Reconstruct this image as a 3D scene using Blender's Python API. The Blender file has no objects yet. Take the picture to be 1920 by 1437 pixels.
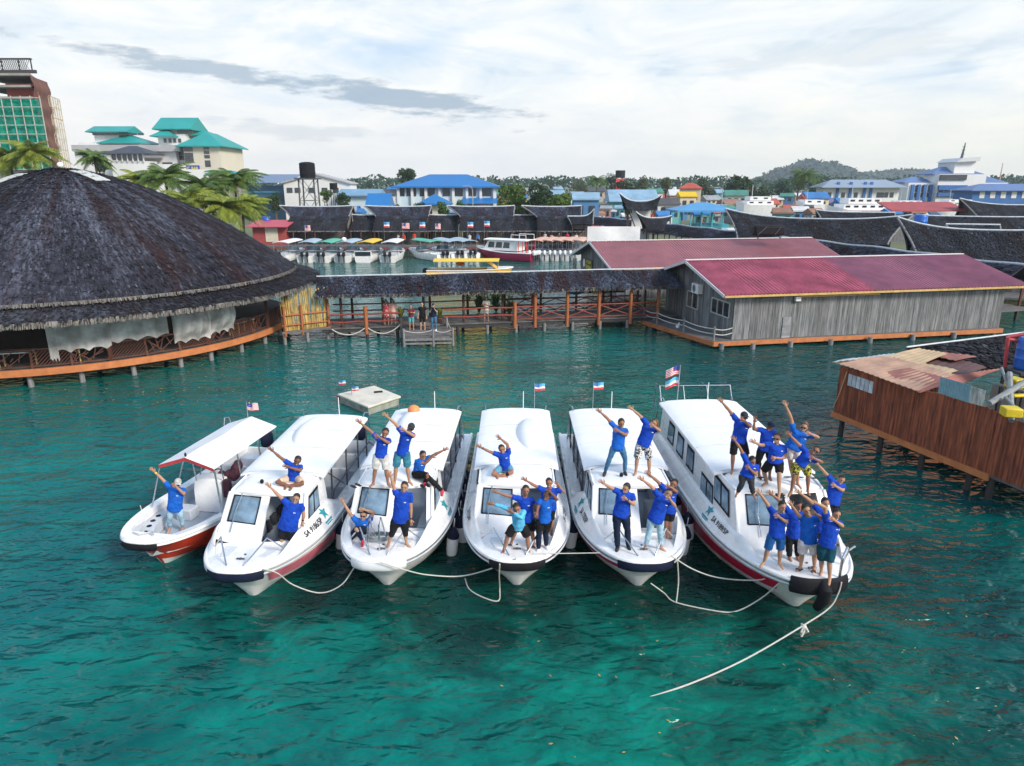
import bpy, bmesh, math, random
import numpy as np
from mathutils import Vector, Matrix, noise as mnoise
random.seed(7)
S = bpy.context.scene
COL = S.collection
R = math.radians
pi = math.pi

# ------------------------------------------------------------------ camera
CAM_H = 9.3; FPX = 1297.0; PITCH = math.atan((718.5-345)/FPX)
cd = bpy.data.cameras.new('camera'); cam = bpy.data.objects.new('camera', cd); COL.objects.link(cam)
cam.location = (0, 0, CAM_H); cam.rotation_euler = (pi/2-PITCH, 0, 0)
cd.sensor_fit = 'HORIZONTAL'; cd.sensor_width = 36; cd.lens = 36*FPX/1920
cd.clip_start = .1; cd.clip_end = 9000
S.camera = cam
S.render.resolution_x = 1024; S.render.resolution_y = 766
S.view_settings.view_transform = 'Standard'; S.view_settings.look = 'None'
S.view_settings.exposure = 0.6; S.view_settings.gamma = 1

def ray(x, y):
    dx = (x-960)/FPX; dy = -(y-718.5)/FPX
    return (dx, math.cos(PITCH)+dy*math.sin(PITCH), -math.sin(PITCH)+dy*math.cos(PITCH))
def G(x, y, z=0.0):                       # point of a photo pixel on the level plane z
    r = ray(x, y); t = (z-CAM_H)/r[2]; return Vector((r[0]*t, r[1]*t, z))
def P(x, y, Y):                           # point of a photo pixel on the upright plane at distance Y
    r = ray(x, y); t = Y/r[1]; return Vector((r[0]*t, Y, CAM_H+r[2]*t))

# ------------------------------------------------------------------ node helpers
def new_nodes(tree): tree.nodes.clear(); return tree.nodes, tree.links
def N(t, typ, props=None, **inp):
    n = t.nodes.new(typ)
    for k, v in (props or {}).items(): setattr(n, k, v)
    for k, v in inp.items():
        s = n.inputs[int(k[1:])] if k[0] == 'i' and k[1:].isdigit() else n.inputs[k.replace('_', ' ')]
        if hasattr(v, 'is_linked') or hasattr(v, 'links'): t.links.new(v, s)
        else: s.default_value = v
    return n
def mth(t, op, a, b=0.0, c=None, clamp=False):
    kw = dict(i0=a, i1=b)
    if c is not None: kw['i2'] = c
    return N(t, 'ShaderNodeMath', {'operation': op, 'use_clamp': clamp}, **kw).outputs[0]
def ramp(t, fac, stops, interp='LINEAR'):
    n = N(t, 'ShaderNodeValToRGB', None, Fac=fac); cr = n.color_ramp; cr.interpolation = interp
    while len(cr.elements) < len(stops): cr.elements.new(.5)
    for e, (p, c) in zip(cr.elements, stops):
        e.position = p; e.color = (c[0], c[1], c[2], 1) if hasattr(c, '__len__') else (c, c, c, 1)
    return n.outputs[0]
def mixc(t, fac, a, b, mode='MIX'):
    n = t.nodes.new('ShaderNodeMix'); n.data_type = 'RGBA'; n.blend_type = mode
    for s, v in ((n.inputs[0], fac), (n.inputs[6], a), (n.inputs[7], b)):
        if hasattr(v, 'links'): t.links.new(v, s)
        elif hasattr(v, '__len__'): s.default_value = (v[0], v[1], v[2], 1)
        else: s.default_value = v
    return n.outputs[2]

# ------------------------------------------------------------------ world: Nishita sky behind a thin layer of cloud
SUN_EL, SUN_AZ = R(33), R(128)            # azimuth clockwise from +Y: sun behind the camera on the right
w = bpy.data.worlds.new('World'); S.world = w; w.use_nodes = True
t = w.node_tree; new_nodes(t)
sky = N(t, 'ShaderNodeTexSky', {'sky_type': 'NISHITA', 'sun_disc': False, 'sun_elevation': SUN_EL, 'sun_rotation': SUN_AZ,
        'air_density': 1.0, 'dust_density': 1.5, 'ozone_density': 2.0})
tc = N(t, 'ShaderNodeTexCoord').outputs['Generated']
sx = N(t, 'ShaderNodeSeparateXYZ', None, i0=tc); X, Yd, Z = sx.outputs[:3]
el = mth(t, 'ARCSINE', Z); az = mth(t, 'ARCTAN2', X, Yd)
den = mth(t, 'ADD', mth(t, 'MAXIMUM', Z, 0.0), .10)
cu = N(t, 'ShaderNodeCombineXYZ', None, i0=mth(t, 'DIVIDE', X, den), i1=mth(t, 'DIVIDE', Yd, den))
def cloudnoise(scale, det, off, stretch=(1, 1, 1), rough=.55):
    mp = N(t, 'ShaderNodeMapping', None, Vector=cu.outputs[0], Location=off, Scale=stretch)
    return N(t, 'ShaderNodeTexNoise', None, Vector=mp.outputs[0], Scale=scale, Detail=det, Roughness=rough, Distortion=.6).outputs[0]
big = cloudnoise(.55, 7, (2.3, .4, 0), (1, .75, 1))
fin = cloudnoise(1.5, 9, (7.1, 3.2, 0), (1, .8, 1), .62)
cov = mth(t, 'ADD', mth(t, 'MULTIPLY', big, .65), mth(t, 'MULTIPLY', fin, .35))
cover = ramp(t, cov, [(.36, .62), (.47, .97), (.60, 1.0)])
bright = ramp(t, fin, [(.28, (.55, .61, .67)), (.42, (.66, .72, .76)), (.56, (.77, .785, .775)), (.75, (.84, .82, .775))])
skyc = N(t, 'ShaderNodeVectorMath', {'operation': 'SCALE'}, i0=sky.outputs[0], Scale=.11).outputs[0]
skyc = mixc(t, .6, skyc, (.27, .54, .92))
high = ramp(t, el, [(.0, 0), (.20, 0), (.50, .60), (1, .70)], 'EASE')
cover = mth(t, 'MULTIPLY', cover, mth(t, 'SUBTRACT', 1.0, high))
col = mixc(t, cover, skyc, bright)
# low cumulus bank and a warm pale horizon
ce = N(t, 'ShaderNodeCombineXYZ', None, i0=mth(t, 'MULTIPLY', az, 7.0), i1=mth(t, 'MULTIPLY', el, 16.0))
cum = N(t, 'ShaderNodeTexNoise', None, Vector=ce.outputs[0], Scale=1.3, Detail=8.0, Roughness=.6).outputs[0]
cumc = ramp(t, cum, [(.36, (.58, .62, .68)), (.5, (.70, .71, .74)), (.64, (.80, .785, .765))])
lowm = ramp(t, el, [(.0, 1), (.035, 1), (.13, 0), (1, 0)], 'EASE')
col = mixc(t, mth(t, 'MULTIPLY', lowm, .75), col, cumc)
hor = ramp(t, el, [(0, 1), (.015, .85), (.14, 0), (1, 0)], 'EASE')
azw = ramp(t, mth(t, 'ADD', mth(t, 'MULTIPLY', az, .5), .5), [(.30, (.86, .81, .745)), (.5, (.78, .785, .77)), (.68, (.83, .815, .69)), (.8, (.84, .82, .66))])
col = mixc(t, mth(t, 'MULTIPLY', hor, .72), col, azw)
# long slate blue cloud streaks
def streak(a0, e0, la, le, slope, amount, seed, col_in):
    dn = N(t, 'ShaderNodeTexNoise', None, Vector=N(t, 'ShaderNodeCombineXYZ', None, i0=mth(t, 'MULTIPLY', az, 9.0), i1=mth(t, 'MULTIPLY', el, 40.0), i2=seed).outputs[0], Scale=1.2, Detail=7.0, Roughness=.62).outputs[0]
    da = mth(t, 'SUBTRACT', az, a0)
    de = mth(t, 'SUBTRACT', mth(t, 'SUBTRACT', el, e0), mth(t, 'MULTIPLY', da, slope))
    d2 = mth(t, 'ADD', mth(t, 'POWER', mth(t, 'ABSOLUTE', mth(t, 'DIVIDE', da, la)), 2.0), mth(t, 'POWER', mth(t, 'ABSOLUTE', mth(t, 'DIVIDE', de, le)), 2.0))
    v = mth(t, 'ADD', mth(t, 'SUBTRACT', 1.0, mth(t, 'SQRT', d2)), mth(t, 'MULTIPLY', mth(t, 'SUBTRACT', dn, .5), 2.3))
    m = ramp(t, v, [(.22, 0), (.62, 1)], 'EASE')
    return mixc(t, mth(t, 'MULTIPLY', m, amount), col_in, (.28, .37, .47))
col = streak(-.155, .108, .23, .027, -.14, .85, 1.5, col)
col = streak(-.40, .136, .21, .015, -.10, .75, 4.2, col)
col = streak(.43, .150, .28, .030, .03, .20, 8.8, col)
col = streak(-.28, .067, .16, .016, -.06, .30, 11.3, col)
bg = N(t, 'ShaderNodeBackground', None, Color=col, Strength=.88)
t.links.new(bg.outputs[0], N(t, 'ShaderNodeOutputWorld').inputs[0])

# ------------------------------------------------------------------ sun (thin cloud: soft)
sl = bpy.data.lights.new('sun', 'SUN'); sun = bpy.data.objects.new('sun', sl); COL.objects.link(sun)
sl.energy = 2.9; sl.angle = R(16); sl.color = (1, .90, .76)
sd = Vector((math.sin(SUN_AZ)*math.cos(SUN_EL), math.cos(SUN_AZ)*math.cos(SUN_EL), math.sin(SUN_EL)))
sun.rotation_euler = (-sd).to_track_quat('-Z', 'Y').to_euler()

# ------------------------------------------------------------------ materials
MATS = {}
def mat(name, base, rough=.6, var=.18, scale=4.0, bump=0.0, bscale=30.0, metal=0.0, spec=.5, island=0.0, stretch=(1, 1, 1),
        second=None, wave=None, coat=0.0, grime=0.0):
    if name in MATS: return MATS[name]
    m = bpy.data.materials.new(name); m.use_nodes = True; t = m.node_tree; new_nodes(t)
    oc = N(t, 'ShaderNodeTexCoord').outputs['Object']
    mp = N(t, 'ShaderNodeMapping', None, Vector=oc, Scale=stretch).outputs[0]
    nz = N(t, 'ShaderNodeTexNoise', None, Vector=mp, Scale=scale, Detail=6.0, Roughness=.62).outputs[0]
    lo = tuple(max(0, c*(1-var)) for c in base); hi = tuple(min(1, c*(1+var)) for c in (second or base))
    c = ramp(t, nz, [(.32, lo), (.68, hi)])
    if island:
        rnd = N(t, 'ShaderNodeNewGeometry').outputs['Random Per Island']
        k = N(t, 'ShaderNodeMapRange', None, i0=rnd, i3=1-island, i4=1+island*.8).outputs[0]
        c = N(t, 'ShaderNodeVectorMath', {'operation': 'SCALE'}, i0=c, Scale=k).outputs[0]
    if grime:
        g = N(t, 'ShaderNodeTexNoise', None, Vector=oc, Scale=1.7, Detail=8.0, Roughness=.7).outputs[0]
        c = mixc(t, mth(t, 'MULTIPLY', ramp(t, g, [(.5, 0), (.72, 1)]), grime), c, tuple(x*.45 for x in base))
    b = N(t, 'ShaderNodeBsdfPrincipled', None, Base_Color=c, Metallic=metal)
    rr = mth(t, 'ADD', mth(t, 'MULTIPLY', mth(t, 'SUBTRACT', nz, .5), .25), rough, clamp=True)
    t.links.new(rr, b.inputs['Roughness']); b.inputs['Specular IOR Level'].default_value = spec
    b.inputs['Coat Weight'].default_value = coat
    if bump:
        bn = N(t, 'ShaderNodeTexNoise', None, Vector=mp, Scale=bscale, Detail=4.0).outputs[0]
        bp = N(t, 'ShaderNodeBump', None, Height=bn, Strength=bump, Distance=.02)
        t.links.new(bp.outputs[0], b.inputs['Normal'])
    t.links.new(b.outputs[0], N(t, 'ShaderNodeOutputMaterial').inputs[0])
    MATS[name] = m; return m

def water_mat():
    m = bpy.data.materials.new('sea_water'); m.use_nodes = True; t = m.node_tree; new_nodes(t)
    oc = N(t, 'ShaderNodeTexCoord').outputs['Object']
    def nz(scale, det, st, rot=0, rough=.5, dist=0.0, off=(0, 0, 0)):
        mp = N(t, 'ShaderNodeMapping', None, Vector=oc, Scale=st, Rotation=(0, 0, R(rot)), Location=off).outputs[0]
        return N(t, 'ShaderNodeTexNoise', None, Vector=mp, Scale=scale, Detail=det, Roughness=rough, Distortion=dist).outputs[0]
    # colour of the water over sand and sea grass
    a = nz(.085, 6, (1, 1.1, 1), 20, .6, .6, (3.3, 5.1, 0)); b_ = nz(.42, 8, (1, 1.5, 1), -15, .66, .9)
    v = mth(t, 'ADD', mth(t, 'MULTIPLY', a, .60), mth(t, 'MULTIPLY', b_, .40))
    c = ramp(t, v, [(.37, (.0003, .020, .017)), (.45, (.0003, .060, .044)), (.53, (.0003, .136, .096)), (.63, (.001, .240, .182))])
    sp = N(t, 'ShaderNodeSeparateXYZ', None, i0=oc)
    wide = mth(t, 'ADD', nz(.05, 3, (1, 1, 1), 0, .5, 0, (1.7, 9.2, 0)), mth(t, 'MULTIPLY', sp.outputs[0], -.022))
    c = mixc(t, ramp(t, wide, [(.40, 0), (.72, .55)]), c, (.0005, .150, .175))
    # water colour shifts to darker green and blue towards the buildings
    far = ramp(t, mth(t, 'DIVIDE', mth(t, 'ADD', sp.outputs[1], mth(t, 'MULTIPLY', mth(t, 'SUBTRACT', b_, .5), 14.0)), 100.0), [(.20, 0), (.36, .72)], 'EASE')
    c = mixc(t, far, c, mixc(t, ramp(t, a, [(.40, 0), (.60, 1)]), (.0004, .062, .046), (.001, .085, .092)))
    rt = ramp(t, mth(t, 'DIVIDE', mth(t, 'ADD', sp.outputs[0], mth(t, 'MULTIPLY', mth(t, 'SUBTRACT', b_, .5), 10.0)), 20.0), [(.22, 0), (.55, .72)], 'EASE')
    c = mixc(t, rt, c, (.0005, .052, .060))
    # dark reflection and shade around and between the moored hulls, painted into the colour
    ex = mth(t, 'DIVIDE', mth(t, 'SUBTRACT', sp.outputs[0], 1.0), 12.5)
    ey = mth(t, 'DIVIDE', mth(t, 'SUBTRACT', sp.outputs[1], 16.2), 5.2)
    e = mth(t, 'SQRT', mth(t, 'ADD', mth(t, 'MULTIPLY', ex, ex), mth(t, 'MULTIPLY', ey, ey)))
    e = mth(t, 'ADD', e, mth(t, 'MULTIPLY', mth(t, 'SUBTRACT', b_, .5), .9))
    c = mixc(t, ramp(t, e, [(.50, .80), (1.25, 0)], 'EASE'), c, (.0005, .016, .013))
    b = N(t, 'ShaderNodeBsdfPrincipled', None, Base_Color=c, Roughness=.02, IOR=1.33)
    b.inputs['Specular IOR Level'].default_value = .30
    # ripples: long lazy swell, crossing wavelets and fine chop
    w1 = nz(.42, 1, (1, 2.0, 1), 12, .4, .5); w2 = nz(1.05, 2, (1, 1.9, 1), -18, .42, .9); w3 = nz(2.6, 2, (1, 1.7, 1), 10, .4, .5)
    def ridge(x): return mth(t, 'SUBTRACT', 1.0, mth(t, 'ABSOLUTE', mth(t, 'MULTIPLY', mth(t, 'SUBTRACT', x, .5), 4.0)))
    h = mth(t, 'ADD', mth(t, 'MULTIPLY', w1, .50), mth(t, 'ADD', mth(t, 'MULTIPLY', ridge(w2), .018), mth(t, 'ADD', mth(t, 'MULTIPLY', w3, .16), mth(t, 'MULTIPLY', nz(6.5, 2, (1, 1.6, 1), -8, .4, .3), .035))))
    h = mth(t, 'ADD', h, mth(t, 'MULTIPLY', w2, .36))
    h = mth(t, 'MULTIPLY', h, ramp(t, mth(t, 'DIVIDE', sp.outputs[1], 100.0), [(.10, .95), (.30, .9), (.50, .65), (.8, .5)]))
    bp = N(t, 'ShaderNodeBump', None, Height=h, Strength=1.0, Distance=.62)
    t.links.new(bp.outputs[0], b.inputs['Normal'])
    t.links.new(b.outputs[0], N(t, 'ShaderNodeOutputMaterial').inputs[0])
    return m

def thatch_mat(name, polar=None, dark=(.018, .016, .024), mid=(.080, .086, .125), lite=(.24, .26, .36), brown=(.045, .022, .026), along='y', k=1.0):
    m = bpy.data.materials.new(name); m.use_nodes = True; t = m.node_tree; new_nodes(t)
    oc = N(t, 'ShaderNodeTexCoord').outputs['Object']
    sp = N(t, 'ShaderNodeSeparateXYZ', None, i0=oc)
    if polar:
        ang = mth(t, 'ARCTAN2', sp.outputs[0], sp.outputs[1])
        rad = mth(t, 'SQRT', mth(t, 'ADD', mth(t, 'MULTIPLY', sp.outputs[0], sp.outputs[0]), mth(t, 'MULTIPLY', sp.outputs[1], sp.outputs[1])))
        vec = N(t, 'ShaderNodeCombineXYZ', None, i0=mth(t, 'MULTIPLY', ang, 9.0), i1=rad).outputs[0]
    else:
        vec = N(t, 'ShaderNodeCombineXYZ', None, i0=sp.outputs[0 if along == 'y' else 1], i1=mth(t, 'ADD', sp.outputs[1 if along == 'y' else 0], mth(t, 'MULTIPLY', sp.outputs[2], 1.5))).outputs[0]
    def nz(scale, st, det=6.0, off=(0, 0, 0), rough=.65):
        mp = N(t, 'ShaderNodeMapping', None, Vector=vec, Scale=st, Location=off).outputs[0]
        return N(t, 'ShaderNodeTexNoise', None, Vector=mp, Scale=scale, Detail=det, Roughness=rough, Distortion=.3).outputs[0]
    fine = nz(6.0*k, (1, .45, 1)); patch = nz(.42*k, (1.2, .28, 1), 5, (4, 2, 0)); br = nz(.5*k, (1.5, .22, 1), 5, (9, 7, 0))
    rnd = N(t, 'ShaderNodeNewGeometry').outputs['Random Per Island']
    v = mth(t, 'ADD', mth(t, 'MULTIPLY', fine, .40), mth(t, 'ADD', mth(t, 'MULTIPLY', patch, .58), mth(t, 'MULTIPLY', mth(t, 'SUBTRACT', rnd, .5), .14)))
    c = ramp(t, v, [(.36, dark), (.50, mid), (.66, lite)])
    c = mixc(t, ramp(t, br, [(.50, 0), (.62, .85)]), c, brown)
    c = mixc(t, mth(t, 'MULTIPLY', ramp(t, rnd, [(.93, 0), (.97, .7)], 'CONSTANT'), .22), c, (.30, .30, .33))
    b = N(t, 'ShaderNodeBsdfPrincipled', None, Base_Color=c, Roughness=.85); b.inputs['Specular IOR Level'].default_value = .25
    bp = N(t, 'ShaderNodeBump', None, Height=nz(11.0*k, (1, .5, 1), 3), Strength=.9, Distance=.08)
    t.links.new(bp.outputs[0], b.inputs['Normal'])
    t.links.new(b.outputs[0], N(t, 'ShaderNodeOutputMaterial').inputs[0])
    MATS[name] = m; return m

def leaf_mat(name, c1, c2):
    m = bpy.data.materials.new(name); m.use_nodes = True; t = m.node_tree; new_nodes(t)
    rnd = N(t, 'ShaderNodeNewGeometry').outputs['Random Per Island']
    oc = N(t, 'ShaderNodeTexCoord').outputs['Object']
    nz = N(t, 'ShaderNodeTexNoise', None, Vector=oc, Scale=.6, Detail=3.0).outputs[0]
    c = ramp(t, mth(t, 'ADD', mth(t, 'MULTIPLY', rnd, .6), mth(t, 'MULTIPLY', nz, .4)), [(.2, c1), (.8, c2)])
    d = N(t, 'ShaderNodeBsdfPrincipled', None, Base_Color=c, Roughness=.6)
    tr = N(t, 'ShaderNodeBsdfTranslucent', None, Color=c)
    mx = N(t, 'ShaderNodeMixShader', None, i0=.25, i1=d.outputs[0], i2=tr.outputs[0])
    t.links.new(mx.outputs[0], N(t, 'ShaderNodeOutputMaterial').inputs[0])
    MATS[name] = m; return m

def net_mat(name, colr, alpha):
    m = bpy.data.materials.new(name); m.use_nodes = True; t = m.node_tree; new_nodes(t)
    oc = N(t, 'ShaderNodeTexCoord').outputs['Object']
    nz = N(t, 'ShaderNodeTexNoise', None, Vector=oc, Scale=1.6, Detail=5.0).outputs[0]
    d = N(t, 'ShaderNodeBsdfDiffuse', None, Color=mixc(t, nz, tuple(x*.7 for x in colr), tuple(min(1, x*1.25) for x in colr)))
    d = N(t, 'ShaderNodeAddShader', None, i0=d.outputs[0], i1=N(t, 'ShaderNodeBsdfTranslucent', None, Color=tuple(x*.45 for x in colr)+(1,)).outputs[0])
    tp = N(t, 'ShaderNodeBsdfTransparent')
    a = ramp(t, nz, [(.3, max(0, alpha-.2)), (.7, min(1, alpha+.15))])
    mx = N(t, 'ShaderNodeMixShader', None, i0=a, i1=tp.outputs[0], i2=d.outputs[0])
    t.links.new(mx.outputs[0], N(t, 'ShaderNodeOutputMaterial').inputs[0])
    MATS[name] = m; return m

# ------------------------------------------------------------------ mesh builder
class MB:
    def __init__(s): s.v = []; s.f = []; s.m = []
    def add(s, vs, fs, mi=0):
        o = len(s.v); s.v += [Vector(q) for q in vs]; s.f += [[i+o for i in q] for q in fs]; s.m += [mi]*len(fs); return s
    def box(s, c, d, rz=0.0, mi=0, rx=0.0, ry=0.0):
        h = Vector(d)/2; q = Matrix.Rotation(rz, 3, 'Z') @ Matrix.Rotation(ry, 3, 'Y') @ Matrix.Rotation(rx, 3, 'X')
        vs = [Vector(c)+q @ Vector((x*h.x, y*h.y, z*h.z)) for z in (-1, 1) for y in (-1, 1) for x in (-1, 1)]
        return s.add(vs, [[0, 2, 3, 1], [4, 5, 7, 6], [0, 1, 5, 4], [2, 6, 7, 3], [0, 4, 6, 2], [1, 3, 7, 5]], mi)
    def beam(s, a, b, w, h, mi=0, up=(0, 0, 1)):
        a = Vector(a); b = Vector(b); d = (b-a).normalized(); l = d.cross(Vector(up))
        if l.length < 1e-4: l = d.cross(Vector((0, 1, 0)))
        l.normalize(); u = l.cross(d); vs = []
        for q in (a, b):
            for i, j in ((-1, -1), (1, -1), (1, 1), (-1, 1)): vs.append(q+l*i*w/2+u*j*h/2)
        return s.add(vs, [[3, 2, 1, 0], [4, 5, 6, 7], [0, 1, 5, 4], [1, 2, 6, 5], [2, 3, 7, 6], [3, 0, 4, 7]], mi)
    def loft(s, rings, caps=True, closed=True, mi=0):
        n = len(rings[0]); vs = [q for r in rings for q in r]; fs = []
        for k in range(len(rings)-1):
            for i in range(n if closed else n-1):
                j = (i+1) % n; fs.append([k*n+i, k*n+j, (k+1)*n+j, (k+1)*n+i])
        if caps: fs += [list(range(n))[::-1], [(len(rings)-1)*n+i for i in range(n)]]
        return s.add(vs, fs, mi)
    def tube(s, pts, r, n=8, mi=0, caps=True, flat=1.0):
        pts = [Vector(q) for q in pts]; rs = r if hasattr(r, '__len__') else [r]*len(pts); rings = []; pu = None
        for i, q in enumerate(pts):
            d = (pts[min(i+1, len(pts)-1)]-pts[max(i-1, 0)]).normalized()
            u = pu if pu is not None else (Vector((0, 0, 1)) if abs(d.z) < .9 else Vector((0, 1, 0)))
            a = d.cross(u)
            if a.length < 1e-5: a = d.cross(Vector((1, 0, 0)))
            a.normalize(); b = a.cross(d); pu = b
            rings.append([q+(a*math.cos(2*pi*k/n)+b*math.sin(2*pi*k/n)*flat)*rs[i] for k in range(n)])
        return s.loft(rings, caps, True, mi)
    def cyl(s, c, r, h, n=16, mi=0, r2=None):
        c = Vector(c); return s.tube([c, c+Vector((0, 0, h))], [r, r if r2 is None else r2], n, mi)
    def ell(s, c, r, n=12, m=8, mi=0, rot=None, keep=None):
        c = Vector(c); q = rot or Matrix.Identity(3); vs = []; fs = []
        for j in range(m+1):
            ph = pi*j/m-pi/2
            for i in range(n):
                a = 2*pi*i/n; vs.append(Vector((math.cos(ph)*math.cos(a), math.cos(ph)*math.sin(a), math.sin(ph))))
        for j in range(m):
            for i in range(n):
                f = [j*n+i, j*n+(i+1) % n, (j+1)*n+(i+1) % n, (j+1)*n+i]
                if keep and not keep(sum((vs[k] for k in f), Vector())/4): continue
                fs.append(f)
        return s.add([c+q @ Vector((p.x*r[0], p.y*r[1], p.z*r[2])) for p in vs], fs, mi)
    def prism(s, poly, d, mi=0):
        a = [Vector(q) for q in poly]; d = Vector(d); n = len(a)
        return s.add(a+[q+d for q in a], [list(range(n))[::-1], list(range(n, 2*n))]+[[i, (i+1) % n, n+(i+1) % n, n+i] for i in range(n)], mi)
    def quad(s, a, b, c, d, mi=0): return s.add([a, b, c, d], [[0, 1, 2, 3]], mi)
    def grid(s, fn, nu, nv, mi=0, thick=None):
        vs = [Vector(fn(i/nu, j/nv)) for j in range(nv+1) for i in range(nu+1)]; W = nu+1
        fs = [[j*W+i, j*W+i+1, (j+1)*W+i+1, (j+1)*W+i] for j in range(nv) for i in range(nu)]
        if thick is not None:
            o = len(vs); d = Vector(thick); vs = vs+[q+d for q in vs]
            fs = fs+[[o+k for k in f[::-1]] for f in fs]
            rim = [i for i in range(W)]+[j*W+nu for j in range(1, nv+1)]+[nv*W+i for i in range(nu-1, -1, -1)]+[j*W for j in range(nv-1, 0, -1)]
            for a, b in zip(rim, rim[1:]+rim[:1]): fs.append([b, a, o+a, o+b])
        return s.add(vs, fs, mi)
    def mesh(s, name, mats, smooth=True, angle=38, org=None):
        me = bpy.data.meshes.new(name); o = Vector(org) if org is not None else Vector()
        me.from_pydata([tuple(q-o) for q in s.v], [], s.f)
        for m in (mats if isinstance(mats, (list, tuple)) else [mats]): me.materials.append(m)
        if len(me.materials) > 1: me.polygons.foreach_set('material_index', s.m)
        bm = bmesh.new(); bm.from_mesh(me); bmesh.ops.recalc_face_normals(bm, faces=bm.faces); bm.to_mesh(me); bm.free()
        if smooth:
            me.polygons.foreach_set('use_smooth', [True]*len(me.polygons))
            me.set_sharp_from_angle(angle=R(angle))
        me.update(); return me
    def build(s, name, mats, parent=None, loc=None, smooth=True, angle=38, bevel=0, org=None):
        o = bpy.data.objects.new(name, s.mesh(name, mats, smooth, angle, org if org is not None else loc)); COL.objects.link(o)
        if loc is not None: o.location = loc
        if parent is not None: o.parent = parent
        if bevel:
            b = o.modifiers.new('bevel', 'BEVEL'); b.width = bevel; b.segments = 2; b.limit_method = 'ANGLE'; b.angle_limit = R(40)
        return o

def tag(o, label=None, cat=None, group=None, kind=None):
    if label: o['label'] = label
    if cat: o['category'] = cat
    if group: o['group'] = group
    if kind: o['kind'] = kind
    return o
def thing(name, label, cat, loc=(0, 0, 0), rz=0.0, group=None):
    o = bpy.data.objects.new(name, None); COL.objects.link(o); o.location = loc; o.rotation_euler = (0, 0, rz)
    o.empty_display_size = .3
    return tag(o, label, cat, group)
KIDS = {}
def dup(o, parent=None, loc=None, rz=None, label=None):
    c = o.copy(); COL.objects.link(c)
    if parent is not None: c.parent = parent
    if loc is not None: c.location = loc
    if rz is not None: c.rotation_euler = (0, 0, rz)
    if label: c['label'] = label
    for ch in list(o.children): dup(ch, c)
    return c
def text_mesh(txt, size, bold=0.0):
    cu = bpy.data.curves.new('writing', 'FONT'); cu.body = txt; cu.size = size; cu.align_x = 'CENTER'; cu.align_y = 'CENTER'; cu.offset = bold
    o = bpy.data.objects.new('writing', cu); COL.objects.link(o); bpy.context.view_layer.update()
    me = bpy.data.meshes.new_from_object(o.evaluated_get(bpy.context.evaluated_depsgraph_get()))
    bpy.data.objects.remove(o); bpy.data.curves.remove(cu); return me
def writing(name, txt, size, m, parent, M4, bold=0.0, wrap=None):
    me = text_mesh(txt, size, bold); me.materials.clear(); me.materials.append(m)
    for v in me.vertices: v.co = wrap(v.co) if wrap else M4 @ v.co
    o = bpy.data.objects.new(name, me); COL.objects.link(o); o.parent = parent; return o

WHITE = mat('white_gelcoat', (.84, .84, .85), .28, .04, 2.0, spec=.5, coat=.3, grime=.24)
WHITE2 = mat('white_canopy', (.80, .81, .84), .5, .05, 1.5, bump=.15, bscale=5, grime=.16)
GREYDECK = mat('grey_deck_paint', (.36, .42, .50), .55, .12, 3)
LGREY = mat('pale_grey_vinyl', (.52, .56, .62), .5, .1, 3)
BLACK = mat('black_rubber', (.012, .012, .016), .7, .3, 5, bump=.3, spec=.2)
NAVY = mat('navy_fender_cover', (.009, .014, .038), .7, .2, 6, bump=.2, spec=.2)
STEEL = mat('stainless_steel', (.55, .57, .6), .25, .08, 6, metal=1.0)
DSTEEL = mat('dark_steel', (.10, .105, .13), .45, .2, 6, metal=.6)
GLASS = mat('tinted_glass', (.055, .105, .17), .08, .5, 1.2, spec=.9, second=(.20, .30, .40))
DGLASS = mat('dark_glass', (.02, .03, .045), .08, .4, 2, spec=.8)
ROPE = mat('pale_rope', (.55, .54, .50), .85, .2, 40, bump=.5, bscale=90)
REDP = mat('red_paint', (.55, .045, .018), .4, .2, 1.5, grime=.15)
CRIM = mat('crimson_stripe', (.50, .008, .05), .4, .12, 3)
PINKS = mat('faded_pink_stripe', (.62, .16, .22), .5, .25, 3)
TEAL = mat('teal_print', (.01, .28, .33), .5, .1, 8)
INK = mat('black_print', (.012, .012, .016), .5, .1, 8)
WPRINT = mat('white_print', (.82, .82, .82), .6, .05, 8)
ORANGE = mat('orange_edge_beam', (.48, .17, .06), .6, .2, 2.5, bump=.2, stretch=(1, 1, 1), grime=.12)
POST = mat('grey_timber_pile', (.20, .20, .21), .85, .35, 3, bump=.5, stretch=(4, 4, .5))
DPOST = mat('wet_timber_pile', (.035, .034, .036), .7, .35, 3, bump=.5, stretch=(4, 4, .5))
OPOST = mat('orange_timber_post', (.34, .11, .04), .6, .25, 3, bump=.3, stretch=(4, 4, .5))
RRAIL = mat('red_timber_rail', (.22, .035, .025), .6, .25, 3, bump=.2)
BRAIL = mat('brown_timber', (.10, .035, .022), .65, .3, 3, bump=.3)
DECKW = mat('grey_deck_boards', (.12, .115, .12), .8, .25, 2, island=.3, bump=.3)
GPLANK = mat('weathered_grey_plank', (.125, .138, .158), .85, .34, 2.2, island=.32, bump=.6, bscale=14, stretch=(5, 5, .45), second=(.20, .205, .21))
BPLANK = mat('rust_brown_plank', (.15, .036, .018), .8, .42, 1.6, island=.35, bump=.5, bscale=14, stretch=(6, 6, .8), second=(.25, .07, .03))
THP = thatch_mat('thatch_polar', polar=True, dark=(.007, .006, .010), mid=(.030, .032, .048), lite=(.125, .138, .195), brown=(.026, .011, .012))
THX = thatch_mat('thatch_straight', k=1.0, dark=(.010, .010, .016), mid=(.030, .036, .058), lite=(.13, .155, .23))
THD = thatch_mat('thatch_dark', k=.8, dark=(.010, .010, .014), mid=(.020, .022, .030), lite=(.055, .062, .085), brown=(.018, .013, .015))
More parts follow.
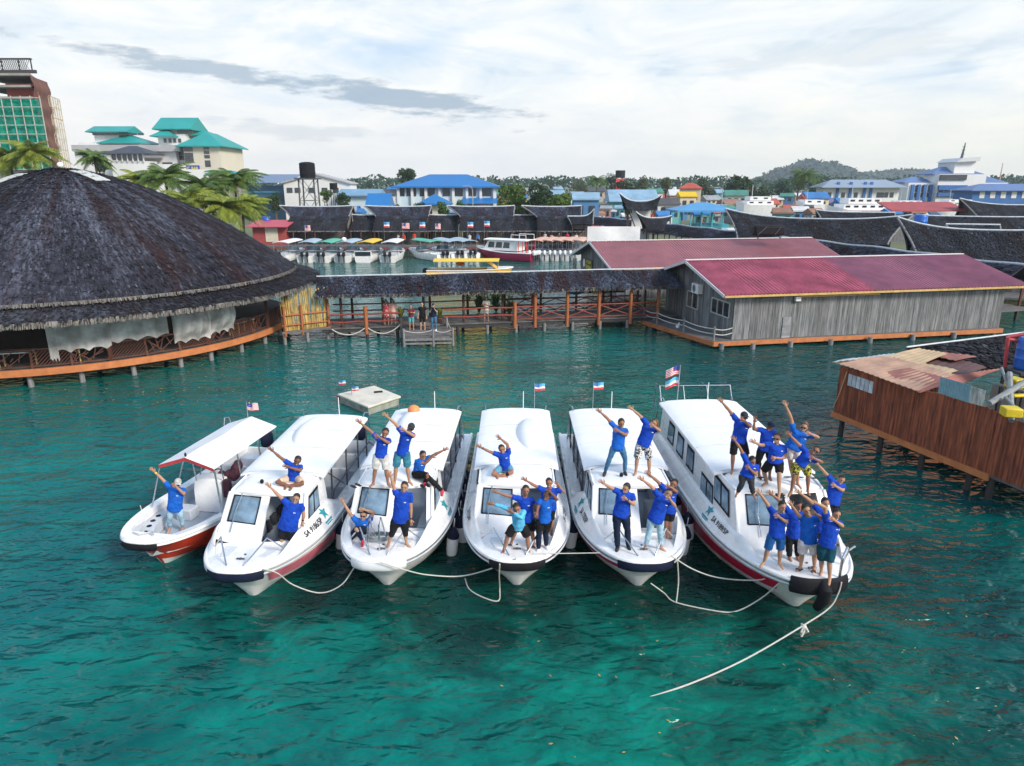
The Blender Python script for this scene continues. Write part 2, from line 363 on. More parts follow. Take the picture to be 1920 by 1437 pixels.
FRINGE = mat('thatch_fringe', (.16, .15, .14), .9, .35, 3, island=.45)
RIDGE = mat('ridge_capping', (.55, .60, .66), .6, .2, 4)

# ================================================================== SETTING
mb = MB(); mb.add([(-1400, -60, 0), (1400, -60, 0), (1400, 1500, 0), (-1400, 1500, 0)], [[0, 1, 2, 3]])
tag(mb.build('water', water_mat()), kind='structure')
LAND = mat('land_soil', (.13, .135, .085), .95, .35, .05, second=(.11, .13, .06))
mb = MB()
shore = [(-420, 55), (-75, 58), (-52, 78), (-44, 110), (16, 110), (30, 112), (42, 96), (58, 88), (420, 90)]
mb.prism([(x, y, -1) for x, y in shore]+[(2400, 600, -1), (2400, 2600, -1), (-2400, 2600, -1), (-2400, 500, -1)], (0, 0, 1.9))
tag(mb.build('ground', LAND, smooth=False), kind='structure')
HILL = leaf_mat('hill_forest', (.010, .036, .034), (.030, .075, .055))
def hill(Y, prof, depth, seed, name='hill'):
    """ridge of a wooded hill: prof = photo outline (x, y), given real distance, width and depth, with tree-crown bumps"""
    pts = [P(x, y, Y) for x, y in prof]; mb = MB(); rr = random.Random(seed)
    def zat(X):
        for a, b in zip(pts, pts[1:]):
            if a.x <= X <= b.x: return a.z+(b.z-a.z)*(X-a.x)/(b.x-a.x)
        return 0
    x0, x1 = pts[0].x, pts[-1].x; nu = int((x1-x0)/7)+2
    def f(u, v):
        X = x0+(x1-x0)*u; q = 1-abs(v*2-1); h = zat(X)*math.sin(q*pi/2)**.8
        n = mnoise.noise(Vector((X*.045, v*depth*.045, seed)))*4+mnoise.noise(Vector((X*.13, v*depth*.13, seed)))*3
        return (X, Y+(v-.5)*depth, max(.8, h+n*min(1, h/20)))
    mb.grid(f, nu, 40)
    for _ in range(int(nu*16)):
        p = Vector(f(rr.random(), rr.uniform(.02, .7))); s_ = rr.uniform(2.5, 6.5); a = Vector((rr.gauss(0, 1), rr.gauss(0, 1), rr.gauss(0, 1))).normalized()*s_; b = a.cross(Vector((rr.gauss(0, 1), rr.gauss(0, 1), 1))).normalized()*s_*.8; p.z += rr.uniform(0, 2.5); mb.quad(p-a, p-b, p+a, p+b)
    return tag(mb.build(name, HILL, angle=180), kind='structure')
hill(1500, [(1370, 344), (1430, 336), (1455, 322), (1480, 313), (1500, 305), (1523, 300), (1545, 307), (1562, 308), (1590, 320), (1615, 333), (1660, 342)], 260, 3)
hill(1750, [(1575, 340), (1610, 327), (1650, 322), (1700, 319), (1740, 322), (1780, 328), (1820, 336), (1870, 343)], 300, 8)
hill(1300, [(1840, 344), (1880, 340), (1920, 335), (2000, 328), (2100, 340)], 240, 12)

# ------------------------------------------------------------------ helpers for timber buildings
def onwall(x, y, A, d):                   # (distance along, height) where a photo pixel meets the upright wall through A along d
    r = ray(x, y); n = Vector((-d[1], d[0])); k = (n.x*A[0]+n.y*A[1])/(n.x*r[0]+n.y*r[1])
    return (r[0]*k-A[0])*d[0]+(r[1]*k-A[1])*d[1], CAM_H+r[2]*k
def planks(mb, A, B, z0, ztop, w=.13, th=.035, nrm=(0, -1), seed=1, ragged=0.0):
    rr = random.Random(seed); A = Vector(A[:2]); B = Vector(B[:2]); L = (B-A).length; d = (B-A)/L; n = max(1, int(L/w)); nv = Vector(nrm[:2])
    for i in range(n):
        s = (i+.5)*L/n; zt = ztop(s) if callable(ztop) else ztop; zt -= rr.random()*ragged
        c = A+d*s+nv*(rr.random()*.02); z0i = z0-rr.random()*.04
        mb.box((c.x, c.y, (z0i+zt)/2), (L/n*.955, th, zt-z0i), math.atan2(d.y, d.x)+rr.uniform(-.02, .02))
def tufts(mb, f, n, ln, wd, seed=1, lift=.05, dv=.02, mi=0):
    rr = random.Random(seed)
    for _ in range(n):
        u = rr.random(); v = rr.random()
        p = Vector(f(u, v)); q = Vector(f(u, min(1, v+dv))); e = Vector(f(min(1, u+.004), v)); e2 = Vector(f(max(0, u-.004), v))
        d = q-p; a = e-e2
        if d.length < 1e-5 or a.length < 1e-5: continue
        d.normalize(); a.normalize(); nn = a.cross(d)
        if nn.z < 0: nn = -nn
        l = ln*rr.uniform(.6, 1.4); ww = wd*rr.uniform(.6, 1.5); lf = lift*rr.uniform(.3, 1.6); a = (a+d*rr.uniform(-.25, .25)).normalized()
        mb.quad(p-a*ww*.5+nn*.015, p+a*ww*.5+nn*.015, p+a*ww*.45+d*l+nn*lf, p-a*ww*.45+d*l+nn*lf, mi)
def fringe(mb, pts, n, ln, wd, seed=1, mi=0, out=(0, 0)):
    rr = random.Random(seed); pts = [Vector(p) for p in pts]
    seg = [(b-a).length for a, b in zip(pts, pts[1:])]; T = sum(seg)
    for _ in range(n):
        s = rr.random()*T; k = 0
        while k < len(seg)-1 and s > seg[k]: s -= seg[k]; k += 1
        a, b = pts[k], pts[k+1]; d = (b-a).normalized(); p = a+d*s; l = ln*rr.uniform(.72, 1.1); w_ = wd*rr.uniform(.6, 1.4)
        o = Vector((d.y, -d.x, 0))*rr.uniform(-.05, .07); e = Vector((0, 0, -l))+o*1.2+d*rr.uniform(-.06, .06)
        mb.quad(p-d*w_/2+o, p+d*w_/2+o, p+d*w_*.35+o+e, p-d*w_*.35+o+e, mi)
def corr_roof(mb, A, B, C, D, pitch=.22, amp=.03, th=.03, step=0.0):
    """ribbed sheet: A-B eave, D-C ridge"""
    A, B, C, D = map(Vector, (A, B, C, D)); L = (B-A).length; n = int(L/pitch)*4; nrm = (B-A).cross(D-A).normalized()
    if nrm.z < 0: nrm = -nrm
    nv = 14 if step else 2
    def f(u, v):
        q = (A+(B-A)*u)*(1-v)+(D+(C-D)*u)*v
        return q+nrm*(amp*math.sin(2*pi*u*L/pitch)+(step*(1-(v*nv % 1)) if step else 0))
    mb.grid(f, n, nv, thick=-nrm*th)
def pile(parent, x, y, ztop, r=.12, m=POST, mw=None, z0=-1.2):
    rr = random.Random(int(x*100+y*7)); k = MB()
    k.tube([(x+rr.uniform(-.06, .06), y, z0), (x, y, (z0+ztop)/2), (x+rr.uniform(-.02, .02), y, ztop)], [r*1.1, r, r*.95], 10)
    return k.build('pile', m, parent)

# ================================================================== ROUND RESTAURANT ON STILTS
DC = Vector((-26.8, 43.0, 0)); DZ = .9; DR = 12.3
rest = thing('round_restaurant', 'round restaurant on stilts under a huge two-tiered conical thatched roof', 'restaurant', DC)
def pol(r, a, z): return Vector((r*math.cos(a), r*math.sin(a), z))
A0, A1 = R(-175), R(60)
RE, ZE, ZA, ZX = 12.75, 4.0, 10.15, 1.60
def dome(u, v):
    a = -pi+2*pi*u; r = .25+(RE-.25)*v
    q = r/RE; z = ZA-(ZA-ZE)*(q**ZX)
    return pol(r, a, z+.07*(1-(r*1.55 % 1))+.06*mnoise.noise(Vector((r*1.2, a*9, 1)))*q)
mb = MB(); mb.grid(dome, 150, 96); tufts(mb, dome, 9000, .26, .075, 5, .045)
# tufts are denser where the roof is wide
tufts(mb, lambda u, v: dome(u, v**.55), 24000, .26, .075, 6, .045)
mb.loft([[pol(RE+.02, 2*pi*k/120, ZE) for k in range(120)], [pol(RE-.35, 2*pi*k/120, ZE-.16) for k in range(120)]], caps=False)
mroof = mb.build('thatch_roof', THP, rest)
mb = MB(); fringe(mb, [pol(RE+.03, A0+(A1-A0)*k/160, ZE+.06) for k in range(161)], 5200, .17, .04, 3); mb.build('roof_fringe', FRINGE, rest)
def skirt(u, v):
    a = -pi+2*pi*u; r = 11.4+(14.3-11.4)*v; return pol(r, a, 4.12-(4.12-3.44)*v)
THP2 = thatch_mat('thatch_polar_dark', polar=True, dark=(.010, .009, .013), mid=(.026, .024, .034), lite=(.075, .085, .11), brown=(.022, .014, .015))
mb = MB(); mb.grid(skirt, 150, 6, thick=(0, 0, -.10)); tufts(mb, skirt, 12000, .28, .08, 8, .05); mb.build('lower_thatch_roof', THP2, rest)
mb = MB(); fringe(mb, [pol(14.32, A0+(A1-A0)*k/160, 3.44) for k in range(161)], 6500, .26, .045, 4); mb.build('lower_roof_fringe', FRINGE, rest)
mb = MB(); mb.ell((0, 0, ZA+.22), (.17, .17, .17)); mb.cyl((0, 0, ZA-.3), .07, .45); mb.build('finial_ball', WHITE, rest)
def skylight(a, r0, r1, w_):
    k = MB(); zf = lambda r: ZA-(ZA-ZE)*((r/RE)**ZX)+.10
    def f(u, v):
        r = r0+(r1-r0)*v; return pol(r, a+(u-.5)*w_/r, zf(r))
    k.grid(f, 5, 8, thick=(0, 0, -.04)); k.build('roof_sheet', mat('pale_roof_sheet', (.50, .52, .50), .6, .2, 3), rest)
skylight(R(-22), 1.4, 3.4, .95); skylight(R(-118), 2.2, 4.0, .9)
# floor
mb = MB(); mb.prism([pol(DR-.05, 2*pi*k/72, DZ-.12) for k in range(72)], (0, 0, .12)); mb.build('floor', DECKW, rest, smooth=False)
mb = MB(); n = 90
mb.loft([[pol(r, A0+(A1-A0)*k/n, z) for r, z in ((DR, DZ-.30), (DR+.10, DZ-.30), (DR+.10, DZ+.03), (DR, DZ+.03))] for k in range(n+1)]); mb.build('edge_beam', ORANGE, rest, angle=50)
mb = MB(); mb.loft([[pol(11.9, 2*pi*k/72, z) for k in range(72)] for z in (DZ-.5, DZ-.13)], caps=False); mb.build('floor_joist', DPOST, rest)
for i, a in enumerate(range(-170, 40, 10)):
    q = pol(DR-.28, R(a+random.uniform(-1.2, 1.2)), 0); pile(rest, q.x, q.y, DZ-.25, .13)
    if i % 2: q = pol(DR-2.8, R(a+3), 0); pile(rest, q.x, q.y, DZ-.25, .12, DPOST)
# rail posts, roof posts, lattice railing
na = 26; angs = [R(-170+200*k/na) for k in range(na+1)]
for i, a in enumerate(angs):
    q = pol(DR-.15, a, 0); k = MB(); tall = i % 3 == 0
    k.beam((q.x, q.y, DZ), (q.x*(.985 if not tall else 1), q.y*(.985 if not tall else 1), 3.5 if tall else DZ+.95), .13 if tall else .09, .13 if tall else .09); k.build('roof_post' if tall else 'rail_post', BRAIL, rest)
for i, (a, b) in enumerate(zip(angs, angs[1:])):
    k = MB(); p = pol(DR-.15, a, DZ); q = pol(DR-.15, b, DZ); d = q-p; L = d.length; d.normalize(); up = Vector((0, 0, 1))
    k.beam(p+up*.92, q+up*.92, .09, .06); k.beam(p+up*.12, q+up*.12, .06, .05)
    if i % 2:
        m_ = int(L/.16)
        for j in range(-4, m_+1):
            s0 = j*.16; s1 = s0+.72; z0 = .14; z1 = .88
            if s0 < 0: z0 += -s0*.74/.72; s0 = 0
            if s1 > L: z1 -= (s1-L)*.74/.72; s1 = L
            if s1 > s0: k.beam(p+d*s0+up*z0, p+d*s1+up*z1, .025, .035)
    else:
        rr = random.Random(i)
        for j in range(9):
            s0 = rr.random()*L; s1 = min(L, max(0, s0+rr.uniform(-.5, .5))); k.beam(p+d*s0+up*rr.uniform(.14, .5), p+d*s1+up*rr.uniform(.5, .88), .03, .04)
        k.beam(p+up*.15, p+d*L*.6+up*.88, .03, .04); k.beam(p+d*L*.4+up*.15, q+up*.88, .03, .04); k.beam(p+up*.85, p+d*L*.5+up*.15, .03, .04)
    k.build('railing', BRAIL, rest)
NET = net_mat('white_insect_net', (.80, .80, .80), .58)
def curtain(a0, a1, zb, bulge, seed):
    k = MB()
    def f(u, v):
        a = a0+(a1-a0)*u; bb = bulge*math.sin(pi*min(1, v*1.05))*math.sin(pi*u)**.5
        z = 3.30-(3.30-zb-.18*abs(math.sin(3*pi*u+seed)))*v
        return pol(DR-.05+bb+.05*math.sin(u*34+seed)*(1-v*.4), a, z)
    k.grid(f, 44, 14); k.build('net_curtain', NET, rest)
curtain(R(-64.5), R(-54), 1.55, .05, 1); curtain(R(-54), R(-41.5), 1.75, .05, 2.2); curtain(R(-40.5), R(-31), 1.25, .65, .4); curtain(R(-31), R(-23.5), 1.4, .65, 3)
curtain(R(-66.2), R(-64.4), 1.15, .02, 4)
# inner wall in the shade, rafters
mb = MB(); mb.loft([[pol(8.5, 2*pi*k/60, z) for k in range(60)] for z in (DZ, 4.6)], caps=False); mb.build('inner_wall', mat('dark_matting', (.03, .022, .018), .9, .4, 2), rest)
DTAB = mat('white_table_top', (.70, .70, .70), .4, .06, 3); YLEG = mat('pale_wood', (.50, .38, .16), .6, .2, 5)
def dining_table(x, y, rz, label):
    T = thing('dining_table', label, 'table', (x, y, DZ), rz, 'dining tables at the restaurant rail')
    k = MB(); k.box((0, 0, .76), (1.5, .8, .05)); k.build('table_top', DTAB, T, bevel=.01)
    for sx in (-1, 1):
        for sy in (-1, 1): k = MB(); k.beam((sx*.66, sy*.32, 0), (sx*.66, sy*.32, .735), .06, .06); k.build('leg', YLEG, T)
for a, lab in ((-73.5, 'white-topped dining table beside the rail at the left end of the round restaurant'), (-57.5, 'white-topped dining table behind the lattice rail below the net curtains'), (-17, 'small white-topped table near the bamboo end of the round restaurant')):
    q = DC+pol(DR-.75, R(a), 0); dining_table(q.x, q.y, R(a+90), lab)
# bamboo screen between restaurant and pier
BAMB = mat('dry_bamboo', (.52, .36, .11), .6, .3, 3, island=.35)
bA, bB = G(531, 622, .8), G(618, 612, .8)
scr = thing('bamboo_screen', 'tall screen of yellow bamboo canes joining the round restaurant to the pier', 'screen', bA)
rr = random.Random(4); d = (bB-bA); L = d.length; dn = d.normalized()
mb = MB()
for i in range(58):
    s = (i+.5)/58*L; o = dn*s; tp = 2.35; lean = rr.uniform(-.16, .16)
    mb.tube([o+Vector((0, rr.uniform(0, .05), -.1)), o+dn*lean+Vector((0, rr.uniform(0, .05), tp+rr.uniform(-.1, .15)))], rr.uniform(.018, .032), 6)
mb.build('cane', BAMB, scr)
for z in (.35, .95): mb = MB(); mb.tube([Vector((0, -.08, z)), d+Vector((0, -.08, z))], .05, 8); mb.build('rail', OPOST, scr)
for s in (.06, .42, 1.0): mb = MB(); q = d*s+Vector((0, -.12, 0)); mb.tube([q+Vector((0, 0, -.3)), q+Vector((0, 0, 1.5 if s < 1 else 1.7))], .085, 10); mb.build('post', OPOST, scr)
mb = MB(); mb.prism([(0, -.2, -.14), d+Vector((0, -.2, -.14)), d+Vector((0, 2.6, -.14)), (0, 2.6, -.14)], (0, 0, .14)); mb.build('floor', DECKW, scr, smooth=False)
for s in (.02, .5, .95): pile(scr, d.x*s, d.y*s, -.1, .11, POST, z0=-2)

# ================================================================== COVERED PIER
PZ = .75
pA, pB = G(616, 616, PZ), G(1275, 591, PZ); pd = (pB-pA); PL = pd.length; pe = pd.normalized(); pn = Vector((-pe.y, pe.x, 0))
pier = thing('covered_pier', 'long covered timber pier with thatched roof, red rails and orange posts', 'pier', pA)
def pp(s, b, z): return pe*s+pn*b+Vector((0, 0, z))
mb = MB(); rr = random.Random(2); s = -.4
while s < PL:
    mb.beam(pp(s, 0, -.06), pp(s, 3.3, -.06), .30, .06); s += .31
mb.build('deck', DECKW, pier, smooth=False)
mb = MB(); mb.beam(pp(-.4, .12, -.2), pp(PL, .12, -.2), .12, .2); mb.beam(pp(-.4, 3.1, -.2), pp(PL, 3.1, -.2), .12, .2); mb.build('bearer', DPOST, pier)
zr0 = 2.05; zr1 = 2.95
def pr(u, v): return pp(-.6+(PL+.4)*u, -.35+1.95*v, zr0+(zr1-zr0)*v+.03*math.sin(u*19))
def pr2(u, v): return pp(-.6+(PL+.4)*u, 3.6-2.0*v, zr0+(zr1-zr0)*v+.03*math.sin(u*19))
mb = MB(); mb.grid(pr, 60, 6, thick=(0, 0, -.1)); mb.grid(pr2, 60, 6, thick=(0, 0, -.1)); tufts(mb, lambda u, v: pr(u, 1-v), 7500, .28, .07, 3, .07); mb.build('thatch_roof', THX, pier)
mb = MB(); mb.beam(pr(0, 1)+Vector((0, 0, .06)), pr(1, 1)+Vector((0, 0, .06)), .16, .05); mb.build('ridge_cap', RIDGE, pier)
mb = MB(); fringe(mb, [pr(k/40, 0)+Vector((0, 0, .03)) for k in range(41)], 2600, .22, .045, 5); mb.build('roof_fringe', FRINGE, pier)
def px_s(x):                               # distance along the pier front of a photo column
    r = ray(x, 600); k = (pA.y*pe.x-pA.x*pe.y)/(r[1]*pe.x-r[0]*pe.y); return r[0]*k/pe.x-pA.x/pe.x if abs(pe.x) > .1 else 0
for x, tall in ((686, 0), (965, 0), (1003, 1), (1063, 1), (1122, 1), (1181, 1), (1232, 1)):
    s = px_s(x); k = MB(); k.tube([pp(s, -.02, -.45), pp(s, -.02, 2.0 if tall else 1.28)], .13 if not tall else .115, 12); k.build('post', OPOST, pier)
for s in np.arange(.8, PL, 2.55):
    k = MB(); k.tube([pp(s, .55 if s < 12 else 3.0, 0), pp(s, .55 if s < 12 else 3.0, 2.15)], .085, 8); k.build('roof_post', BRAIL, pier)
    k = MB(); k.tube([pp(s+.6, 3.05, 0), pp(s+.6, 3.05, 2.15)], .085, 8); k.build('roof_post', BRAIL, pier)
def rails(xa, xb, zs, b=-.02, r=.055, m=RRAIL):
    sa, sb = px_s(xa), px_s(xb)
    for z in zs:
        k = MB(); k.tube([pp(sa+(sb-sa)*q, b, z+.025*math.sin(q*9+z*3)) for q in np.linspace(0, 1, 9)], r, 8); k.build('rail', m, pier)
rails(618, 686, (.35, .82)); rails(686, 752, (.35, .82)); rails(832, 965, (.42, .92))
rails(620, 1232, (.95, .5), 3.05, .045)
for xa, xb in ((965, 1003), (1003, 1063), (1063, 1122), (1122, 1181), (1181, 1232)):
    sa, sb = px_s(xa), px_s(xb)
    for b in (0, 3.05):
        k = MB(); k.tube([pp(sa, b, .92), pp(sb, b, .92)], .045, 8); k.tube([pp(sa, b, .12), pp(sb, b, .12)], .04, 8)
        k.tube([pp(sa, b, .15), pp(sb, b, .88)], .035, 6); k.tube([pp(sa, b, .88), pp(sb, b, .15)], .035, 6); k.build('rail_brace', RRAIL, pier)
for s in np.arange(.4, PL, 1.9):
    q = pp(s, .1, 0); pile(pier, q.x, q.y, -.2, .11, POST if s > 9 else DPOST, z0=-2)
    q = pp(s+.7, 3.0, 0); pile(pier, q.x, q.y, -.2, .11, DPOST, z0=-2)
# swags of mooring rope along the pier front
def swag(name, a, b, sag, r=.025, label=None, grp=None, n=12, mtl=ROPE):
    a = Vector(a); b = Vector(b); k = MB()
    k.tube([a+(b-a)*q-Vector((0, 0, sag*4*q*(1-q))) for q in np.linspace(0, 1, n)], r, 6)
    o = k.build(name, mtl, loc=a); tag(o, label, 'rope', grp); return o
swag('rope', pA+pp(.2, -.12, -.05), pA+pp(px_s(686)-.1, -.14, -.05), .38, .035, 'slack pale rope hung below the pier deck near the bamboo screen', 'ropes hung along the pier')
swag('rope', pA+pp(px_s(686)+.1, -.14, -.05), pA+pp(px_s(750), -.14, .1), .45, .035, 'slack pale rope hung between orange pier post and landing stage', 'ropes hung along the pier')
# landing stage
lst = [G(752, 615, .62), G(757, 634, .55), G(849, 632, .55), G(838, 612, .62)]
lan = thing('landing_stage', 'small grey timber landing stage below the covered pier', 'jetty', lst[1]); o = lst[1]
mb = MB(); v0 = lst[1]-o; v1 = lst[2]-o; v2 = lst[3]-o; v3 = lst[0]-o
for i in range(11):
    a = v0+(v3-v0)*(i+.5)/11; b = v1+(v2-v1)*(i+.5)/11; mb.beam(a, b, .17, .06)
mb.build('deck', DECKW, lan, smooth=False)
mb = MB(); mb.beam(v0+Vector((0, 0, -.12)), v1+Vector((0, 0, -.12)), .09, .14); mb.beam(v0+Vector((0, 0, -.36)), v1+Vector((0, 0, -.36)), .06, .10); mb.build('skirt_beam', POST, lan)
for q, h in ((v0, .55), (v1, .55), (v0*.4+v1*.6, .5), (v2, .55), (v3, .6)):
    k = MB(); k.tube([q+Vector((0, 0, -1.8)), q+Vector((0, 0, h))], [.085, .07], 10); k.build('post', POST, lan)
for a, b in ((v0, v0*.4+v1*.6), (v0*.4+v1*.6, v1), (v1, v2)):
    k = MB(); k.tube([a+(b-a)*q+Vector((0, 0, .45-.16*4*q*(1-q))) for q in np.linspace(0, 1, 8)], .02, 6); k.build('rope_rail', ROPE, lan)

# ================================================================== PLANTS IN POTS ON THE PIER
LEAFD = leaf_mat('leaf_deep', (.012, .045, .012), (.05, .115, .025)); LEAFY = leaf_mat('leaf_yellow', (.10, .15, .012), (.30, .30, .03)); LEAFM = leaf_mat('leaf_mid', (.02, .06, .015), (.09, .16, .03))
def potted(pos, h, m, label, seed, spread=.4):
    T = thing('potted_plant', label, 'plant', pos, 0, 'potted plants on the pier'); rr = random.Random(seed)
    k = MB(); k.tube([(0, 0, 0), (0, 0, .3)], [.13, .18], 12); k.build('pot', mat('clay_pot', (.16, .07, .04), .8), T)
    k = MB()
    for _ in range(60):
        a = rr.random()*2*pi; l = rr.uniform(.5, 1)*h; o_ = Vector((math.cos(a), math.sin(a), 0)); b = Vector((0, 0, .28)); e = b+o_*spread*rr.uniform(.3, 1)+Vector((0, 0, l)); md = (b+e)/2+Vector((0, 0, l*.15)); sd_ = Vector((-o_.y, o_.x, 0))*.05
        k.add([b-sd_*.4, b+sd_*.4, md+sd_, md-sd_, e], [[0, 1, 2, 3], [3, 2, 4]])
    k.build('foliage', m, T)
for x, y, h, m, lab, sp in ((752, 608, .9, LEAFY, 'yellow-leaved potted plant by the landing stage entry', .35), (826, 606, .75, LEAFY, 'low potted plant right of the man with a camera', .3), (905, 592, 1.5, LEAFD, 'tall dark potted plant beside the woman in white', .55), (938, 594, 1.6, LEAFM, 'bushy potted plant right of the woman in white', .6), (958, 600, 1.2, LEAFD, 'potted plant at the last red rail of the pier', .45)):
    s = px_s(x); potted(pA+pp(s, .45 if y > 595 else 1.6, 0), h, m, lab, int(x), sp)
# hanging creeper under the pier roof
k = MB(); rr = random.Random(12)
for _ in range(420):
    s = px_s(rr.uniform(870, 1000)); b = pp(s, rr.uniform(.5, 1.3), rr.uniform(1.35, 2.15)); v = Vector((rr.uniform(-.1, .1), rr.uniform(-.1, .1), rr.uniform(-.14, .02)))
    k.quad(b, b+Vector((.06, .02, 0)), b+Vector((.06, .02, 0))+v, b+v)
tag(k.build('hanging_creeper', leaf_mat('leaf_olive', (.06, .08, .01), (.20, .19, .04)), loc=pA, org=(0, 0, 0)), 'olive green creeper hanging under the pier roof', 'plant')

# ================================================================== GREY TIMBER HOUSES
ROOFR = mat('red_metal_roof', (.40, .065, .105), .45, .25, .8, second=(.45, .095, .145), grime=.25); ROOFP = mat('faded_purple_roof', (.32, .105, .155), .45, .2, .8, grime=.25)
ROOFO = mat('old_pink_roof', (.40, .155, .17), .5, .15, .8)
WFR = mat('pale_window_frame', (.50, .50, .47), .6, .1, 5); TRIM = mat('white_roof_trim', (.62, .62, .64), .5, .1, 3); YTRIM = mat('yellowed_fascia', (.55, .36, .13), .6, .2, 3)
def timber_house(name, label, A, B, Wd, z0, zw, zr, roofs, ov=(.5, 1.0, .9, .9), deck=True, plank_seed=3):
    """A-B front wall base, Wd depth; roofs: list of (from, to, material) along the wall"""
    e = (B-A); L = e.length; e.normalize(); n = Vector((-e.y, e.x, 0)); T = thing(name, label, 'house', A)
    F = lambda s, b, z: e*s+n*b+Vector((0, 0, z-A.z))
    fs = lambda s: zw+(zr-zw)*(1-abs(s/Wd*2-1))
    k = MB(); q0, q1 = F(0, 0, 0), F(L, 0, 0); planks(k, q0, q1, z0-A.z, zw-A.z, .155, seed=plank_seed, nrm=-n); k.build('wall', GPLANK, T, smooth=False); k = MB(); planks(k, F(0, Wd, 0), F(L, Wd, 0), z0-A.z, zw-A.z, .4, nrm=n); k.build('rear_wall', GPLANK, T, smooth=False)
    for s_ in (0, L):
        k = MB(); planks(k, F(s_, .05, 0), F(s_, Wd, 0), z0-A.z, lambda s: fs(s)-A.z, .155, seed=9, nrm=-e if s_ == 0 else e); k.build('gable_wall', GPLANK, T, smooth=False)
    k = MB(); k.prism([F(.1, .1, z0), F(L-.1, .1, z0), F(L-.1, Wd-.1, z0), F(.1, Wd-.1, z0)], (0, 0, zw-z0-.1)); k.build('inner_lining', mat('dark_lining', (.02, .02, .022), .9), T, smooth=False)
    of, ol, orr, ob = ov; sl_ = (zr-zw)/(Wd/2); rise = .10
    for a, b, m in roofs:
        sa = -ol if a == 0 else a*L; sb = L+orr if b == 1 else b*L
        k = MB(); corr_roof(k, F(sa, -of, zw-sl_*of+rise), F(sb, -of, zw-sl_*of+rise), F(sb, Wd/2, zr+rise), F(sa, Wd/2, zr+rise), .24, .055, step=.03)
        corr_roof(k, F(sb, Wd+ob, zw-sl_*ob+rise), F(sa, Wd+ob, zw-sl_*ob+rise), F(sa, Wd/2, zr+rise), F(sb, Wd/2, zr+rise), .6, .03)
        k.build('roof', m, T)
    k = MB(); k.beam(F(-ol-.05, Wd/2, zr+rise+.06), F(L+orr, Wd/2, zr+rise+.06), .30, .05); k.build('ridge_cap', TRIM, T)
    k = MB()
    for b0, b1 in ((-of, Wd/2), (Wd+ob, Wd/2)):
        k.beam(F(-ol-.04, b0, zw-sl_*(of if b0 < 0 else ob)+rise-.06), F(-ol-.04, b1, zr+rise-.06), .05, .17)
    k.build('barge_board', TRIM, T)
    k = MB(); k.beam(F(-ol, -of-.03, zw-sl_*of+rise-.08), F(L+orr, -of-.03, zw-sl_*of+rise-.08), .05, .12); k.build('fascia', YTRIM, T)
    return T, F, L, e, n
hA, hB = G(1371, 637, .45), G(1872, 614, .45)
H1, F1, HL, he, hn = timber_house('timber_house', 'weathered grey timber house on stilts with a crimson ribbed metal roof', hA, hB, 9.7, .45, 3.22, 4.48, [(0, .47, ROOFR), (.47, 1, ROOFP)], (.55, .95, 1.0, 1.0))
wd = (hn.x, hn.y)
def gable_pane(x0, y0, x1, y1, nm='window', panes=2):
    b0, z0 = onwall(x1, y1, hA, wd); b1, z1 = onwall(x0, y0, hA, wd); za = min(z0, z1); zb = max(z0, z1)
    w_ = MB(); a = F1(-.06, b0, za); b = F1(-.06, b1, za); d_ = b-a; u = Vector((0, 0, zb-za))
    for p_, q_ in ((a, b), (a+u, b+u), (a, a+u), (b, b+u)): w_.beam(p_, q_, .06, .07, up=tuple(-he))
    for j in range(1, panes): w_.beam(a+d_*j/panes, a+d_*j/panes+u, .05, .06, up=tuple(-he))
    fr = w_.build(nm, WFR, H1); g = MB(); g.prism([a+he*.02, b+he*.02, b+u+he*.02, a+u+he*.02], he*.01); g.build('pane', DGLASS, fr)
gable_pane(1337, 558, 1368, 597, panes=3); gable_pane(1291, 545, 1309, 581, panes=2)
b0, z0 = onwall(1313, 541, hA, wd); q = F1(-.22, b0, z0)
ac = thing('air_conditioner', 'white air conditioner unit on the grey gable wall', 'air conditioner', hA+q, math.atan2(he.y, he.x))
k = MB(); k.box((0, 0, 0), (.34, .95, .62)); k.build('case', WHITE, ac, bevel=.02)
k = MB(); k.tube([(-.175, .1+.24*math.cos(a), .24*math.sin(a)) for a in np.linspace(0, 2*pi, 20)], .015, 5); k.tube([(-.175, .1+.12*math.cos(a), .12*math.sin(a)) for a in np.linspace(0, 2*pi, 16)], .012, 5); k.build('fan_grille', LGREY, ac)
k = MB(); k.ell((-.165, .1, 0), (.02, .23, .23)); k.build('fan', DSTEEL, ac)
k = MB(); k.beam((-.1, -.35, -.33), (.2, -.35, -.33), .04, .04); k.beam((-.1, .35, -.33), (.2, .35, -.33), .04, .04); k.build('bracket', DSTEEL, ac)
# flood lamp and hatch on the long wall
ed = (he.x, he.y)
s0, z0 = onwall(1493, 560, hA, ed); q = F1(s0, -.12, z0); k = MB(); k.box((0, -.05, 0), (.34, .2, .26), math.atan2(he.y, he.x)); k.beam((0, 0, -.1), (0, .12, .1), .05, .05); tag(k.build('flood_lamp', WHITE, loc=hA+q, org=(0, 0, 0), bevel=.02), 'small white flood lamp on the long grey wall', 'lamp')
sa, za = onwall(1463, 632, hA, ed); sb, zb = onwall(1483, 594, hA, ed); k = MB()
planks(k, F1(sa, -.06, 0), F1(sb, -.06, 0), za-.45, zb-.45, .5); 
for j in range(7): z_ = za-.45+(zb-za)*(j+.5)/7; k.beam(F1(sa, -.09, 0)+Vector((0, 0, z_)), F1(sb, -.09, 0)+Vector((0, 0, z_)), .03, (zb-za)/7*.9)
k.build('hatch', mat('pale_grey_plank', (.24, .25, .27), .85, .3, 3, island=.3), H1, smooth=False)
